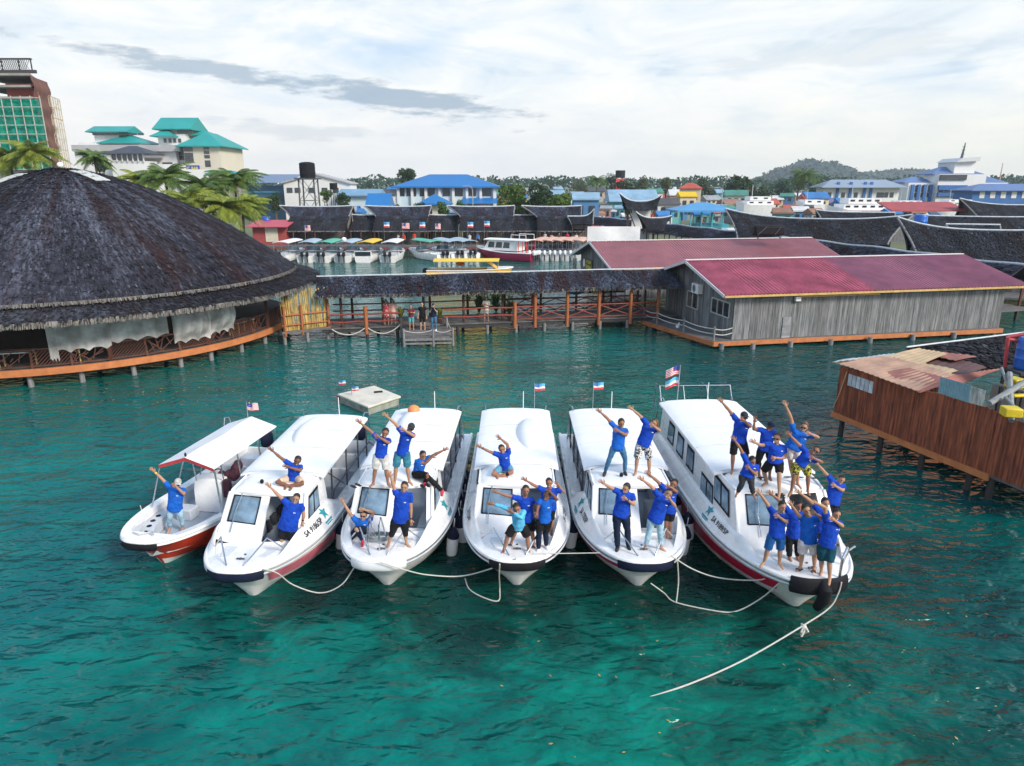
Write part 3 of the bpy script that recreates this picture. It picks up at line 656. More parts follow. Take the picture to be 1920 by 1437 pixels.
s1, zz = onwall(1497, 556, hA, ed); s2, zz2 = onwall(1648, 551, hA, ed); k = MB(); k.beam(F1(s1, -.07, zz), F1(s2, -.07, zz2), .05, .10); k.build('batten', YTRIM, H1)
# deck of the house
dk = [G(1338, 641, .45), hA+F1(HL+.05, -.3, .45), hA+F1(HL, 2, .45), hA+F1(0, 9.2, .45), G(1203, 600, .45)]
k = MB(); k.prism([Vector((q.x, q.y, .32))-hA for q in dk], (0, 0, .12)); k.build('floor', DECKW, H1, smooth=False)
k = MB(); a, b, c = (Vector((q.x, q.y, .30))-hA for q in (dk[0], dk[1], dk[4])); k.beam(a, b, .08, .27); k.beam(a, c, .08, .27); k.build('edge_beam', ORANGE, H1)
for x, y in ((1352, 655), (1411, 655), (1482, 651), (1557, 647), (1631, 643), (1711, 638), (1788, 634), (1862, 628), (1300, 634), (1228, 612)):
    q = G(x, y, .0)-hA; pile(H1, q.x, q.y, -.1, .15, POST, z0=-2.5)
q0 = dk[4]-hA; q1 = dk[0]-hA
for s in np.linspace(.1, .95, 4):
    for b in (2.0, 5.0): q = F1(HL*s, b, 0); pile(H1, q.x, q.y, -.15, .14, DPOST, z0=-2.5)
rp = [q0+(q1-q0)*s+Vector((.1, .1, 0)) for s in (.01, .22, .60, .985)]+[F1(-.05, -.10, .45)]
for q in rp[:4]: k = MB(); k.tube([q, q+Vector((0, 0, .85))], .06, 8); k.build('rail_post', POST, H1)
for a, b in zip(rp, rp[1:]):
    for z in (.72, .42):
        k = MB(); k.tube([a+(b-a)*u+Vector((0, 0, z-.10*4*u*(1-u))) for u in np.linspace(0, 1, 8)], .028, 6); k.build('rope_rail', ROPE, H1)
k = MB(); k.tube([q0+(q1-q0)*.45+Vector((.5, .5, .02)), q0+(q1-q0)*.47+Vector((.52, .5, .33))], [.14, .03], 8); tag(k.build('cloth_bundle', WHITE2, loc=hA, org=(0, 0, 0)), 'small white bundle left on the house deck by the rope rail', 'bundle')
# second grey house behind
h2A, h2B = G(1172, 512, .95), G(1172, 512, .95)+he*19.0
e2 = P(1140, 497, 51.5)
h2A = Vector((e2.x+.75, e2.y+.5, .95)); h2B = h2A+he*18.2
H2, F2, H2L, _, _ = timber_house('timber_house', 'grey timber house with faded pink roof behind the covered pier', h2A, h2B, 9.2, .95, 3.45, 4.75, [(0, 1, ROOFO)], (.8, .75, .8, .9))
s0, z0 = onwall(1104, 496, h2A, wd); q = F2(-.08, s0, z0)
sg = thing('shop_sign', 'yellow lettered black shop sign on the gable of the rear grey house', 'sign', h2A+q, math.atan2(hn.y, hn.x)+pi)
YEL = mat('yellow_print', (.75, .68, .02), .5, .1, 6); SIGNK = mat('black_sign_board', (.012, .012, .014), .4, .2, 4)
k = MB(); k.box((0, 0, 0), (2.6, .06, .95)); k.build('board', SIGNK, sg)
k = MB(); k.ell((-1.02, -.035, .02), (.30, .02, .36)); k.build('emblem', WPRINT, sg)
for tx, z, sz in (('O KUM', .20, .36), ('SUNDAY', -.2, .40)): writing('lettering', tx, sz, YEL, sg, Matrix.Translation((.28, -.045, z)) @ Matrix.Rotation(pi/2, 4, 'X'), .012)
s0, z0 = onwall(1079, 494, h2A, wd); k = MB(); k.beam(F2(-.05, s0-.5, z0-.55), F2(-.05, s0+.5, z0-.55), .04, .06); 
for j in range(3): k.prism([F2(-.05, s0-.55+.4*j, z0-.5), F2(-.05, s0-.2+.4*j, z0-.5), F2(-.05, s0-.2+.4*j, z0+.5), F2(-.05, s0-.55+.4*j, z0+.5)], -he*.03)
k.build('window', DGLASS, H2)
for s in (0, .25, .5): q = F2(H2L*s, 0, 0); pile(H2, q.x, q.y, -.05, .13, POST, z0=-2)
# banner under the pier roof on the right
s0 = px_s(1162); bn = thing('banner', 'black banner with yellow lettering hung at the right end of the pier', 'banner', pA+pp(s0, 3.4, 1.45), math.atan2(pe.y, pe.x))
k = MB(); k.box((0, 0, 0), (3.1, .04, .66)); k.build('panel', SIGNK, bn)
k = MB(); k.ell((-1.38, -.03, -.02), (.30, .015, .30)); k.build('emblem', WPRINT, bn)
k = MB(); k.tube([(1.08+.30*math.cos(a), -.03, -.12+.30*math.sin(a)) for a in np.linspace(0, pi, 14)], .06, 6); k.build('arch_emblem', mat('gold_print', (.45, .42, .10), .5, .1, 6), bn)
for tx, x_, z, sz in (('O KUM', .05, .14, .33), ('SUNDAY', -.25, -.17, .33)): writing('lettering', tx, sz, YEL, bn, Matrix.Translation((x_, -.03, z)) @ Matrix.Rotation(pi/2, 4, 'X'), .012)
s0 = px_s(1104); k = MB(); k.ell((0, 0, 0), (.75, .12, .42)); tag(k.build('tarpaulin_bundle', mat('blue_tarpaulin', (.02, .18, .50), .5, .3, 3), loc=pA+pp(s0, 3.2, 1.5), org=(0, 0, 0)), 'blue tarpaulin bundle hanging left of the black banner', 'tarpaulin')

# ================================================================== BROWN HUT ON STILTS (right edge)
k1, k2 = G(1565, 772, .85), G(1925, 917, .85)
ke = (k2-k1).normalized(); kn = Vector((-ke.y, ke.x, 0)); kn = kn if kn.x > 0 else -kn
hut = thing('plank_hut', 'rust brown plank hut on stilts with patched rusty sheet roof', 'hut', k1)
K = lambda s, b, z: ke*s+kn*b+Vector((0, 0, z-k1.z))
def kz(x, y): return onwall(x, y, k1, (ke.x, ke.y))
prof = [kz(1570, 683), kz(1640, 702), kz(1722, 733), kz(1748, 733), kz(1850, 762), kz(1925, 795)]
def ktop(s):
    s = max(prof[0][0], min(prof[-1][0], s))
    for (a, za), (b, zb) in zip(prof, prof[1:]):
        if a <= s <= b: return za+(zb-za)*(s-a)/(b-a)
    return prof[-1][1]
KL = kz(1925, 800)[0]+1.2
kb = MB(); planks(kb, K(0, 0, 0), K(KL, 0, 0), 0, lambda s: ktop(s)-k1.z, .055, .03, nrm=(-kn.x, -kn.y), seed=5, ragged=.05); kb.build('wall', BPLANK, hut, smooth=False)
kb = MB(); planks(kb, K(0, .05, 0), K(0, 5.5, 0), 0, lambda s: 1.75-.0*s, .07, .03, nrm=(-ke.x, -ke.y), seed=6); kb.build('end_wall', BPLANK, hut, smooth=False)
kb = MB(); kb.prism([K(0, 0, .74), K(KL, 0, .74), K(KL, 6, .74), K(0, 6, .74)], (0, 0, .1)); kb.build('floor', DECKW, hut, smooth=False)
kb = MB(); kb.beam(K(-.1, -.05, .74), K(kz(1857, 890)[0], -.05, .74), .07, .20); kb.build('edge_beam', ORANGE, hut)
for x, y in ((1576, 812), (1655, 838), (1738, 880), (1835, 900), (1880, 930)):
    s, z = kz(x, 770); s = max(.15, s); q = K(s, .15, 0); pile(hut, q.x, q.y, -.15, .10, DPOST, z0=-3)
    q = K(s+.4, 3.0, 0); pile(hut, q.x, q.y, -.15, .13, DPOST, z0=-3)
# shutter
(sa, za), (sb, zb), (sc, zc) = kz(1595, 695), kz(1642, 714), kz(1637, 741)
kb = MB()
for j in range(6):
    u0 = j/6; s = sa+(sb-sa)*(u0+.08); kb.beam(K(s, -.06, za-.12), K(s, -.06, zc+.06), (sb-sa)/6*.85, .03, up=tuple(kn))
kb.build('shutter', mat('pale_shutter_board', (.42, .46, .50), .7, .3, 3, island=.2), hut, smooth=False)
kb = MB(); (s0, z0), (s1, z1) = kz(1592, 697), kz(1566, 764); kb.tube([K(s0, -.1, z0), K((s0+s1)/2+.03, -.12, (z0+z1)/2-.1), K(s1, -.1, z1)], .022, 6); kb.build('tie_rope', mat('tan_rope', (.45, .30, .18), .8), hut)
# patched roof sheets: A flat low roof behind the front wall
RUST = [mat('rust_sheet_a', (.42, .26, .20), .8, .25, 1.3, second=(.50, .30, .20), grime=.25), mat('rust_sheet_b', (.30, .12, .10), .8, .3, 1.3, grime=.4), mat('rust_sheet_c', (.50, .36, .22), .8, .2, 1.3, grime=.2), mat('zinc_sheet', (.34, .38, .42), .5, .3, 1.3, grime=.4), mat('dark_rust_sheet', (.12, .06, .06), .8, .3, 1.3)]
def sheet(pts, zs, mi, lift):
    kb = MB(); q = [G(x, y, z)-k1+Vector((0, 0, lift)) for (x, y), z in zip(pts, [z-.27 for z in zs])]
    L_ = (q[1]-q[0]).length; n_ = max(2, int(L_/.12)*2)
    def f(u, v):
        p_ = (q[0]+(q[1]-q[0])*u)*(1-v)+(q[3]+(q[2]-q[3])*u)*v; return p_+Vector((0, 0, .012*math.sin(u*L_/.12*2*pi/2)+.02*math.sin(u*5+v*4)))
    kb.grid(f, n_, 5, thick=(0, 0, -.02)); kb.build('roof_sheet', RUST[mi], hut)
sheet([(1562, 681), (1720, 734), (1790, 705), (1665, 668)], (3.0, 3.0, 3.35, 3.35), 0, .04)
sheet([(1640, 704), (1725, 736), (1790, 716), (1705, 690)], (3.0, 3.0, 3.3, 3.3), 1, .02)
sheet([(1665, 672), (1720, 690), (1775, 668), (1722, 656)], (3.25, 3.25, 3.4, 3.4), 2, .09)
sheet([(1705, 692), (1760, 712), (1795, 700), (1718, 682)], (3.2, 3.2, 3.3, 3.3), 2, .10)
sheet([(1720, 690), (1800, 706), (1850, 690), (1780, 668)], (3.15, 3.15, 3.25, 3.25), 4, .02)
sheet([(1730, 668), (1790, 678), (1830, 672), (1770, 662)], (3.3, 3.3, 3.35, 3.35), 1, .06)
sheet([(1725, 736), (1810, 718), (1880, 694), (1790, 705)], (3.0, 3.0, 3.1, 3.2), 1, .05)
sheet([(1560, 682), (1665, 672), (1680, 666), (1600, 674)], (3.05, 3.25, 3.3, 3.1), 3, .06)
# blue-grey tin sheets standing on the wall top
def tin(x0, x1, yt0, yt1, yb0, yb1, m, nm, lean=.03):
    kb = MB(); (sa, zta), (sb, ztb) = kz(x0, yt0), kz(x1, yt1); zba, zbb = kz(x0, yb0)[1], kz(x1, yb1)[1]
    L_ = sb-sa; n_ = int(L_/.09)*4
    kb.grid(lambda u, v: K(sa+L_*u, -.09-.012*math.sin(2*pi*u*L_/.09)-lean*v, (zba+(zbb-zba)*u)*(1-v)+(zta+(ztb-zta)*u)*v), n_, 3, thick=tuple(kn*.012))
    kb.build(nm, m, hut)
tin(1768, 1826, 706, 722, 738, 757, mat('blue_tin', (.16, .30, .36), .5, .2, 2, grime=.2), 'tin_sheet'); tin(1827, 1853, 724, 732, 757, 764, mat('streaked_tin', (.30, .36, .36), .6, .5, 3, stretch=(6, 6, .5), second=(.45, .45, .42), grime=.6), 'tin_sheet')
# thatched roof further back on the hut and the white ridge pole
kb = MB(); a, b, c, d = G(1700, 651, 3.2), G(1935, 622, 3.2), G(1935, 690, 2.7), G(1800, 690, 2.8)
fn = lambda u, v: ((a+(b-a)*u)*(1-v)+(d+(c-d)*u)*v)-k1
kb.grid(fn, 30, 8, thick=(0, 0, -.08)); tufts(kb, fn, 1100, .3, .14, 9, .08); kb.build('thatch_roof', THD, hut)
kb = MB(); kb.tube([G(1700, 651, 3.32)-k1, G(1940, 621, 3.32)-k1], .032, 8); kb.build('ridge_pole', RIDGE, hut)
# yard behind the wall: red pipe frame, blue barrel, yellow gear
fr = thing('pipe_frame', 'red steel pipe frame standing behind the brown hut roof', 'frame', P(1884, 690, 22.5)); o = fr.location
for a, b in (((1884, 692), (1890, 632)), ((1888, 635), (1945, 650)), ((1890, 632), (1945, 622))):
    kb = MB(); kb.tube([P(*a, 22.5)-o, P(*b, 22.3)-o], .06, 8); kb.build('pipe', mat('red_oxide_pipe', (.42, .06, .07), .5, .2, 4), fr)
BBL = mat('blue_barrel_plastic', (.01, .12, .52), .35, .15, 3)
def barrel(c, r, h, label, nm='barrel', m=BBL):
    kb = MB(); kb.tube([(0, 0, z*h) for z in (0, .03, .1, .32, .35, .38, .62, .65, .68, .9, .97, 1)], [r*q for q in (.9, .97, 1, 1, 1.04, 1, 1, 1.04, 1, 1, .95, .85)], 20)
    return tag(kb.build(nm, m, loc=c, org=(0, 0, 0)), label, 'barrel')
barrel(P(1924, 692, 22.2), .38, 1.05, 'bright blue plastic barrel at the right edge beyond the brown hut')
kb = MB(); o = P(1924, 692, 22.2)
for sx in (-.4, .4):
    for sy in (-.4, .4): kb.beam((sx, sy, -o.z-1), (sx, sy, -.1), .1, .1)
kb.box((0, 0, -.05), (1.1, 1.1, .08)); tag(kb.build('barrel_stand', DPOST, loc=o, org=(0, 0, 0)), 'dark timber stand carrying the bright blue barrel by the brown hut', 'stand')
kb = MB(); planks(kb, K(KL, .05, 0), K(KL, 5.5, 0), 0, 1.5, .07, .03, nrm=(ke.x, ke.y), seed=8); kb.build('end_wall', BPLANK, hut, smooth=False)
YP = mat('yellow_gear_paint', (.62, .46, .02), .45, .2, 3)
gear = thing('work_raft_gear', 'pile of yellow and grey steel gear behind the brown hut wall', 'machinery', G(1900, 770, 1.6)); o = gear.location
for c_, d_, r_ in ((P(1903, 718, 20.5), (.42, .4, .30), .3), (P(1896, 772, 18.9), (.46, .4, .26), -.2), (P(1912, 742, 20.1), (.5, .15, .09), .1)): kb = MB(); kb.box(c_-o, d_, r_); kb.build('yellow_casing', YP, gear, bevel=.03)
kb = MB()
for a, b, y0, y1, r in (((1855, 757), (1925, 715), 19.6, 20.2, .09), ((1893, 700), (1897, 790), 20.6, 19.0, .08), ((1866, 720), (1925, 735), 20.9, 20.4, .05), ((1885, 745), (1925, 790), 19.6, 18.6, .05), ((1878, 690), (1893, 735), 21, 20, .04)):
    kb.tube([P(*a, y0)-o, P(*b, y1)-o], r, 8)
kb.build('pipework', mat('grey_pipe_paint', (.22, .24, .25), .6, .3, 4), gear)
kb = MB(); kb.prism([G(x, y, 1.5)-o for x, y in ((1850, 770), (1925, 800), (1930, 740), (1860, 725))], (0, 0, .08)); kb.build('platform', DPOST, gear)

# ================================================================== BIG DARK THATCHED ROOFS AND WALKWAY ROOFS (right)
def saddle(name, label, PL_, PR_, zE, depth, zR, hl, hr, over=1.0, m=THD, wall=True, group=None, porch=None, zfloor=1.0, ridge_m=RIDGE, ntuft=900, cat='hut', pw=3.0, wallm=GPLANK):
    """boat-shaped thatched roof: front eave PL_-PR_, ridge sagging between two raised horns"""
    PL_ = Vector((PL_[0], PL_[1], 0)); PR_ = Vector((PR_[0], PR_[1], 0)); e = PR_-PL_; L = e.length; e.normalize(); n = Vector((-e.y, e.x, 0)); T = thing(name, label, cat, PL_, 0, group)
    F = lambda s, b, z: e*s+n*b+Vector((0, 0, z))
    def rz_(u): return zR+hl*max(0, 1-u*2)**2.6+hr*max(0, u*2-1)**2.6
    ovl, ovr = over if hasattr(over, '__len__') else (over, over)
    def f(u, v):
        w_ = v**1.5; return F(-ovl*w_+(L+(ovl+ovr)*w_)*u, depth/2*v, zE+(rz_(u)-zE)*(v**1.12))
    def g(u, v):
        w_ = v**1.5; return F(-ovl*w_+(L+(ovl+ovr)*w_)*u, depth-depth/2*v, zE+(rz_(u)-zE)*(v**1.12))
    k = MB(); k.grid(f, 36, 8, thick=(0, 0, -.12)); k.grid(g, 36, 8, thick=(0, 0, -.12)); tufts(k, lambda u, v: f(u, 1-v), int(ntuft*1.6), .36, .11, int(L*7), .06); k.build('thatch_roof', m, T)
    k = MB(); k.tube([f(q, 1)+Vector((0, 0, .05)) for q in np.linspace(0, 1, 21)], .09, 6); k.build('ridge_cap', ridge_m, T)
    if wall:
        for s_, q in ((.15, 0.0), (L-.15, 1.0)):
            k = MB(); planks(k, F(s_, .3, 0), F(s_, depth-.3, 0), zfloor, lambda s: zE+(rz_(q)-zE-.25)*(1-abs((s+.3)/depth*2-1))**1.12-.2, .3, .05, nrm=-e if q == 0 else e); k.build('gable_wall', wallm, T, smooth=False)
            k = MB(); k.grid(lambda u, v: (f(.035 if q == 0 else .965, v)*(1-u)+g(.035 if q == 0 else .965, v)*u)-Vector((0, 0, .12)), 6, 8, thick=e*(.05 if q == 0 else -.05)); k.build('gable_panel', wallm, T)
            k = MB()
            k.tube([f(q, v)+Vector((0, 0, -.05)) for v in np.linspace(0, 1, 8)], .10, 6); k.tube([g(q, v)+Vector((0, 0, -.05)) for v in np.linspace(0, 1, 8)], .10, 6); k.build('barge_board', POST, T)
        k = MB(); planks(k, F(.2, .9, 0), F(L-.2, .9, 0), zfloor, zE+.3, .35, .05); k.build('front_wall', wallm, T, smooth=False)
        k = MB(); k.prism([F(.0, -pw+.4, zfloor-.15), F(L, -pw+.4, zfloor-.15), F(L, depth, zfloor-.15), F(0, depth, zfloor-.15)], (0, 0, .14)); k.build('floor', DECKW, T, smooth=False)
    if porch:
        h = lambda u, v: F(-.2+(L+.4)*u, .5-(pw+.1)*v, zE+.35-(zE+.35-porch)*v)
        k = MB(); k.grid(h, 24, 5, thick=(0, 0, -.1)); tufts(k, h, ntuft//2, .36, .12, 5, .06); k.build('porch_roof', THD, T)
        k = MB(); k.beam(h(0, 1), h(1, 1), .08, .14); k.build('fascia', POST, T)
        for s in np.linspace(.1, L-.1, max(3, int(L/3))): k = MB(); k.beam(F(s, .3-pw, zfloor), F(s, .3-pw, porch), .14, .14); k.build('porch_post', BRAIL, T)
    return T, F, f
def walk_roof(label, pts, zr, ze, hw, name='walkway_roof', ntuft=1600):
    """long covered walkway: ridge points on the ground plan"""
    pts = [Vector((p[0], p[1], 0)) for p in pts]; T = thing(name, label, 'walkway', pts[0]); o = pts[0]
    seg = [0]
    for a, b in zip(pts, pts[1:]): seg.append(seg[-1]+(b-a).length)
    def at(s):
        for i in range(len(pts)-1):
            if s <= seg[i+1] or i == len(pts)-2:
                d = (pts[i+1]-pts[i]).normalized(); return pts[i]+d*(s-seg[i])-o, d
    sm = lambda s: (at(max(0, s-1.5))[0]+at(min(seg[-1], s+1.5))[0]+at(s)[0])/3
    def dirn(s): return (sm(min(seg[-1], s+.5))-sm(max(0, s-.5))).normalized()
    def side(sg):
        def f(u, v):
            s = seg[-1]*u; d = dirn(s); n = Vector((d.y, -d.x, 0))*sg; return sm(s)+n*hw*v+Vector((0, 0, zr+(ze-zr)*v+.05*math.sin(s*.9)))
        return f
    k = MB(); nn = int(seg[-1]); k.grid(side(1), nn, 4, thick=(0, 0, -.1)); k.grid(side(-1), nn, 4, thick=(0, 0, -.1)); tufts(k, side(1), ntuft, .45, .15, 3, .12); tufts(k, side(-1), ntuft//3, .5, .2, 4, .12); k.build('thatch_roof', THX, T)
    k = MB(); k.tube([side(1)(q, 0)+Vector((0, 0, .06)) for q in np.linspace(0, 1, nn)], .09, 6); k.build('ridge_cap', RIDGE, T)
    for s in np.arange(1, seg[-1], 3.2):
        for sg in (1, -1): q = side(sg)(s/seg[-1], .85); k = MB(); k.beam((q.x, q.y, .4), (q.x, q.y, q.z), .13, .13); k.build('post', BRAIL, T)
    k = MB(); k.grid(lambda u, v: side(1)(u, .85)*(1-v)+side(-1)(u, .85)*v+Vector((0, 0, 1.0-side(1)(u, .85).z)), nn, 1, thick=(0, 0, -.14)); k.build('deck', DECKW, T)
    for s in np.arange(1, seg[-1], 6.4):
        for sg in (1, -1): q = side(sg)(s/seg[-1], .8); pile(T, q.x, q.y, .95, .11, DPOST, z0=-1)
    return T
zW = 3.95
wr = [G(x, y, zW) for x, y in ((1100, 405.5), (1160, 411), (1225, 418), (1290, 425), (1380, 435), (1470, 446), (1560, 456), (1650, 466), (1740, 477), (1830, 489), (1935, 501))]
walk_roof('long winding thatched walkway roof with pale ridge strip behind the red-roofed houses', wr, zW, 2.9, 1.7, ntuft=5200)
q1, q2 = G(1375, 424, 3.4), G(1622, 452, 3.4)
saddle('thatched_hall', 'large dark boat-shaped thatched hall left of the blue barrel', (P(1385, 425, 76).x, 76), (P(1665, 452, 70).x, 70), 3.5, 9.5, 5.6, .95, .6, 2.2, THD, ntuft=2200, wallm=DECKW)
saddle('thatched_hall', 'large dark boat-shaped thatched hall at the right edge, right of the blue barrel', (P(1725, 478, 57).x, 57), (P(2010, 505, 53).x, 53), 3.3, 8.5, 5.55, .95, .5, 1.6, THD, ntuft=2200, wallm=DECKW)
saddle('thatched_hall', 'farther dark thatched hall with raised horn at the far right edge', (P(1838, 405, 108).x, 108), (P(2050, 410, 106).x, 106), 4.2, 8, 6.1, 1.0, .6, 1.5, THD, ntuft=900, wallm=DECKW)
saddle('thatched_hall', 'low dark thatched hall showing only its ridge behind the left large hall', (P(1545, 410, 96).x, 96), (P(1680, 412, 94).x, 94), 4.3, 6, 5.5, .3, .0, .6, THD, ntuft=500, wallm=DECKW)
saddle('thatched_hall', 'low dark thatched hall with a long pale ridge behind the right large hall', (P(1735, 425, 82).x, 82), (P(1980, 430, 78).x, 78), 4.2, 7, 5.55, .1, .1, .4, THD, ntuft=700, wallm=DECKW)
saddle('thatched_hall', 'small dark thatched roof with pale edges between the two ridges at the right', (P(1796, 436, 69).x, 69), (P(1884, 438, 68).x, 68), 4.2, 5, 5.35, .0, .0, .4, THD, ntuft=400, wallm=DECKW)
barrel(P(1722, 437, 62), .55, 1.55, 'blue barrel wrapped in white standing between two dark thatched roofs')
gp = [P(1640, 453, 73.5), P(1724, 398, 73.5), P(1742, 456, 73.5)]; k = MB(); k.prism([q-gp[0] for q in gp]+[], (0, .1, 0)); tag(k.build('gable_screen', GPLANK, loc=gp[0], org=(0, 0, 0)), 'grey triangular plank gable between the two largest dark halls', 'wall')
# black solar water tank on the rear house roof
tk = thing('roof_tank', 'black flat tank propped on the pink roof ridge', 'tank', P(1439, 447, 57)); k = MB(); k.box((0, 0, .62), (2.5, .9, .85)); k.build('tank', BLACK, tk, bevel=.2)
k = MB(); k.beam((-.9, -.45, 0), (-.9, .45, .3), .06, .06); k.beam((.9, -.45, 0), (.9, .45, .3), .06, .06); k.beam((-1.0, -.48, .25), (-.3, -.48, .95), .05, .05); k.beam((.4, -.48, .3), (.8, -.48, .9), .05, .05); k.build('stand', DSTEEL, tk)
# white screen and the small gable roofs near it
wsA, wsB = P(1101, 455, 74), P(1199, 455, 74); T = thing('white_hoarding', 'plain white sheet hoarding standing behind the rear pink roof', 'hoarding', wsA)
k = MB(); h_ = P(1101, 425, 74).z-wsA.z; L_ = (wsB-wsA).length; k.grid(lambda u, v: Vector((L_*u, .05*math.sin(u*9+v*3), h_*v-1*(1-v))), 24, 6, thick=(0, .04, 0)); k.build('sheet', WHITE2, T)
for u in (0, .5, 1): k = MB(); k.beam((L_*u, .1, -2.5), (L_*u, .1, h_), .1, .1); k.build('post', POST, T)

# ================================================================== BOATS
KVEST = mat('dark_vest', (.03, .034, .042), .8, .3, 6)
class Hull:
    """bow at the local origin, stern at +y, z = 0 is the waterline"""
    def __init__(s, L=9.2, B=1.4, Lb=3.2, zb=1.16, zs=.82, rake=1.0, n=2.05, keel=-.4):
        s.L, s.B, s.Lb, s.zb, s.zs, s.rake, s.n, s.keel = L, B, Lb, zb, zs, rake, n, keel
    def b(s, y):
        u = min(1, max(0, y/s.Lb)); k = (1-(1-u)**s.n)**(1/s.n)
        return s.B*(.10+.90*k)*(1-.05*max(0, (y-.5*s.L)/(.5*s.L)))
    def zg(s, y): return s.zs+(s.zb-s.zs)*max(0, 1-y/(.62*s.L))**1.7
    def pt(s, sd, y, v, off=0.0):
        """v: 0 gunwale, .6 chine, 1 keel"""
        L = s.L; f = y/L; b = s.b(y); zg = s.zg(y); q = max(0, 1-f/.42)
        yc = .62*s.rake*(1-f)+y; bc = b*(.93-.26*q); zc = .06+.34*q*q
        yk = s.rake*(1-f)+y; zk = s.keel+.12*q
        if v <= .6:
            k = v/.6; kk = k**1.25 if k > 0 else k
            p = Vector((b+(bc-b)*kk+.035*math.sin(pi*max(0, k))*(1-q*.6), y+(yc-y)*k, zg+(zc-zg)*k))
        else:
            k = (v-.6)/.4; p = Vector((bc*(1-k), yc+(yk-yc)*k, zc+(zk-zc)*k))
        p.x *= sd
        if off: p += Vector((sd*.93, -.25*q, .12)).normalized()*off
        return p
    def wat(s, y, z):
        """half breadth inside the planking at height z"""
        lo, hi = 0.0, y
        for _ in range(24):
            m = (lo+hi)/2; q = max(0, 1-m/s.L/.42); zg = s.zg(m); zc = .06+.34*q*q; k = min(1, max(0, (zg-z)/(zg-zc))); p = s.pt(1, m, .6*k)
            if p.y > y: hi = m
            else: lo = m
        return max(.02, p.x-.05)
    def ys(s, n=44): return [s.L*((k/n)**1.6) for k in range(n+1)]
    def shell(s, T, mats, vsplit=.6, name='hull'):
        ws = [0, .08, .2, .34, .48, .6, .6001, .72, .86, 1.0]; k = MB(); ring = []
        ring = [(1, v) for v in ws]+[(-1, v) for v in ws[::-1][1:]]
        ys = s.ys(); n = len(ring)
        vs = [s.pt(sd, y, v) for y in ys for sd, v in ring]; fs = []; mi = []
        for j in range(len(ys)-1):
            for i in range(n-1):
                fs.append([j*n+i, (j+1)*n+i, (j+1)*n+i+1, j*n+i+1]); mi.append(1 if min(ring[i][1], ring[i+1][1]) >= vsplit-.001 else 0)
        o = (len(ys)-1)*n; fs.append([o+i for i in range(n)]); mi.append(0); h_ = n//2
        for i in range(h_): fs.append([i, i+1, n-2-i, n-1-i] if i+1 != n-2-i else [i, i+1, n-1-i]); mi.append(0)
        k.v = vs; k.f = fs; k.m = mi
        return k.build(name, mats, T, angle=35)
    def stripe(s, T, v0, v1, y0, y1, m, sides=(1, -1), name='stripe', n=40):
        k = MB()
        for sd in sides: k.grid(lambda u, v: s.pt(sd, y0+(y1-y0)*u**1.3, v0+(v1-v0)*v, .016), 64, 6)
        return k.build(name, m, T)
    def rim(s, T, m, r=.045, name='gunwale', z=0.0, inset=0.0, y1=None):
        ys = [y for y in s.ys() if y1 is None or y <= y1]; k = MB()
        pts = [Vector((s.b(y)-inset, y, s.zg(y)+z)) for y in ys[::-1]]+[Vector((-s.b(y)+inset, y, s.zg(y)+z)) for y in ys]
        k.tube(pts, r, 8); return k.build(name, m, T)
    def bow_fender(s, T, m, span=.62, h=.26, t=.15, z=-.10, name='bow_fender', y1=None):
        ys = np.linspace(span, 0, 12); pts = [(1, y) for y in ys]+[(-1, y) for y in ys[::-1]]; rings = []
        path = [Vector((sd*s.b(y), y, s.zg(y)+z)) for sd, y in pts]
        for i, q in enumerate(path):
            d = (path[min(i+1, len(path)-1)]-path[max(0, i-1)]); d.z = 0; d.normalize(); o = Vector((-d.y, d.x, 0))
            if o.dot(q-Vector((0, 1.2, q.z))) < 0: o = -o
            e = .72 if i in (0, len(path)-1) else 1
            rings.append([q+o*(t*e*(math.cos(a)*.5+.42))+Vector((0, 0, h/2*e*math.sin(a)))-o*.05 for a in np.linspace(0, 2*pi, 12, endpoint=False)])
        k = MB(); k.loft(rings); return k.build(name, m, T)

def outboard(T, x, y, m=NAVY, rz=0.0):
    o = thing_part('outboard_motor', T, (x, y, 0), rz)
    k = MB(); k.loft([[Vector((c[0]*sx*.19, c[1]*sx*.26+dy, z)) for c in [(math.cos(a), math.sin(a)) for a in np.linspace(0, 2*pi, 12, endpoint=False)]] for z, sx, dy in ((.78, .75, 0), (.86, 1, 0), (1.12, 1, -.01), (1.26, .85, -.03), (1.32, .45, -.05))])
    k.build('cowling', m, o)
    k = MB(); k.box((0, 0, .42), (.15, .2, .75)); k.box((0, .06, -.02), (.1, .36, .05)); k.ell((0, .05, -.3), (.06, .22, .07)); k.build('shaft', DSTEEL, o)
def thing_part(name, T, loc, rz=0.0):
    o = bpy.data.objects.new(name, None); COL.objects.link(o); o.location = loc; o.rotation_euler = (0, 0, rz); o.parent = T; o.empty_display_size = .2; return o

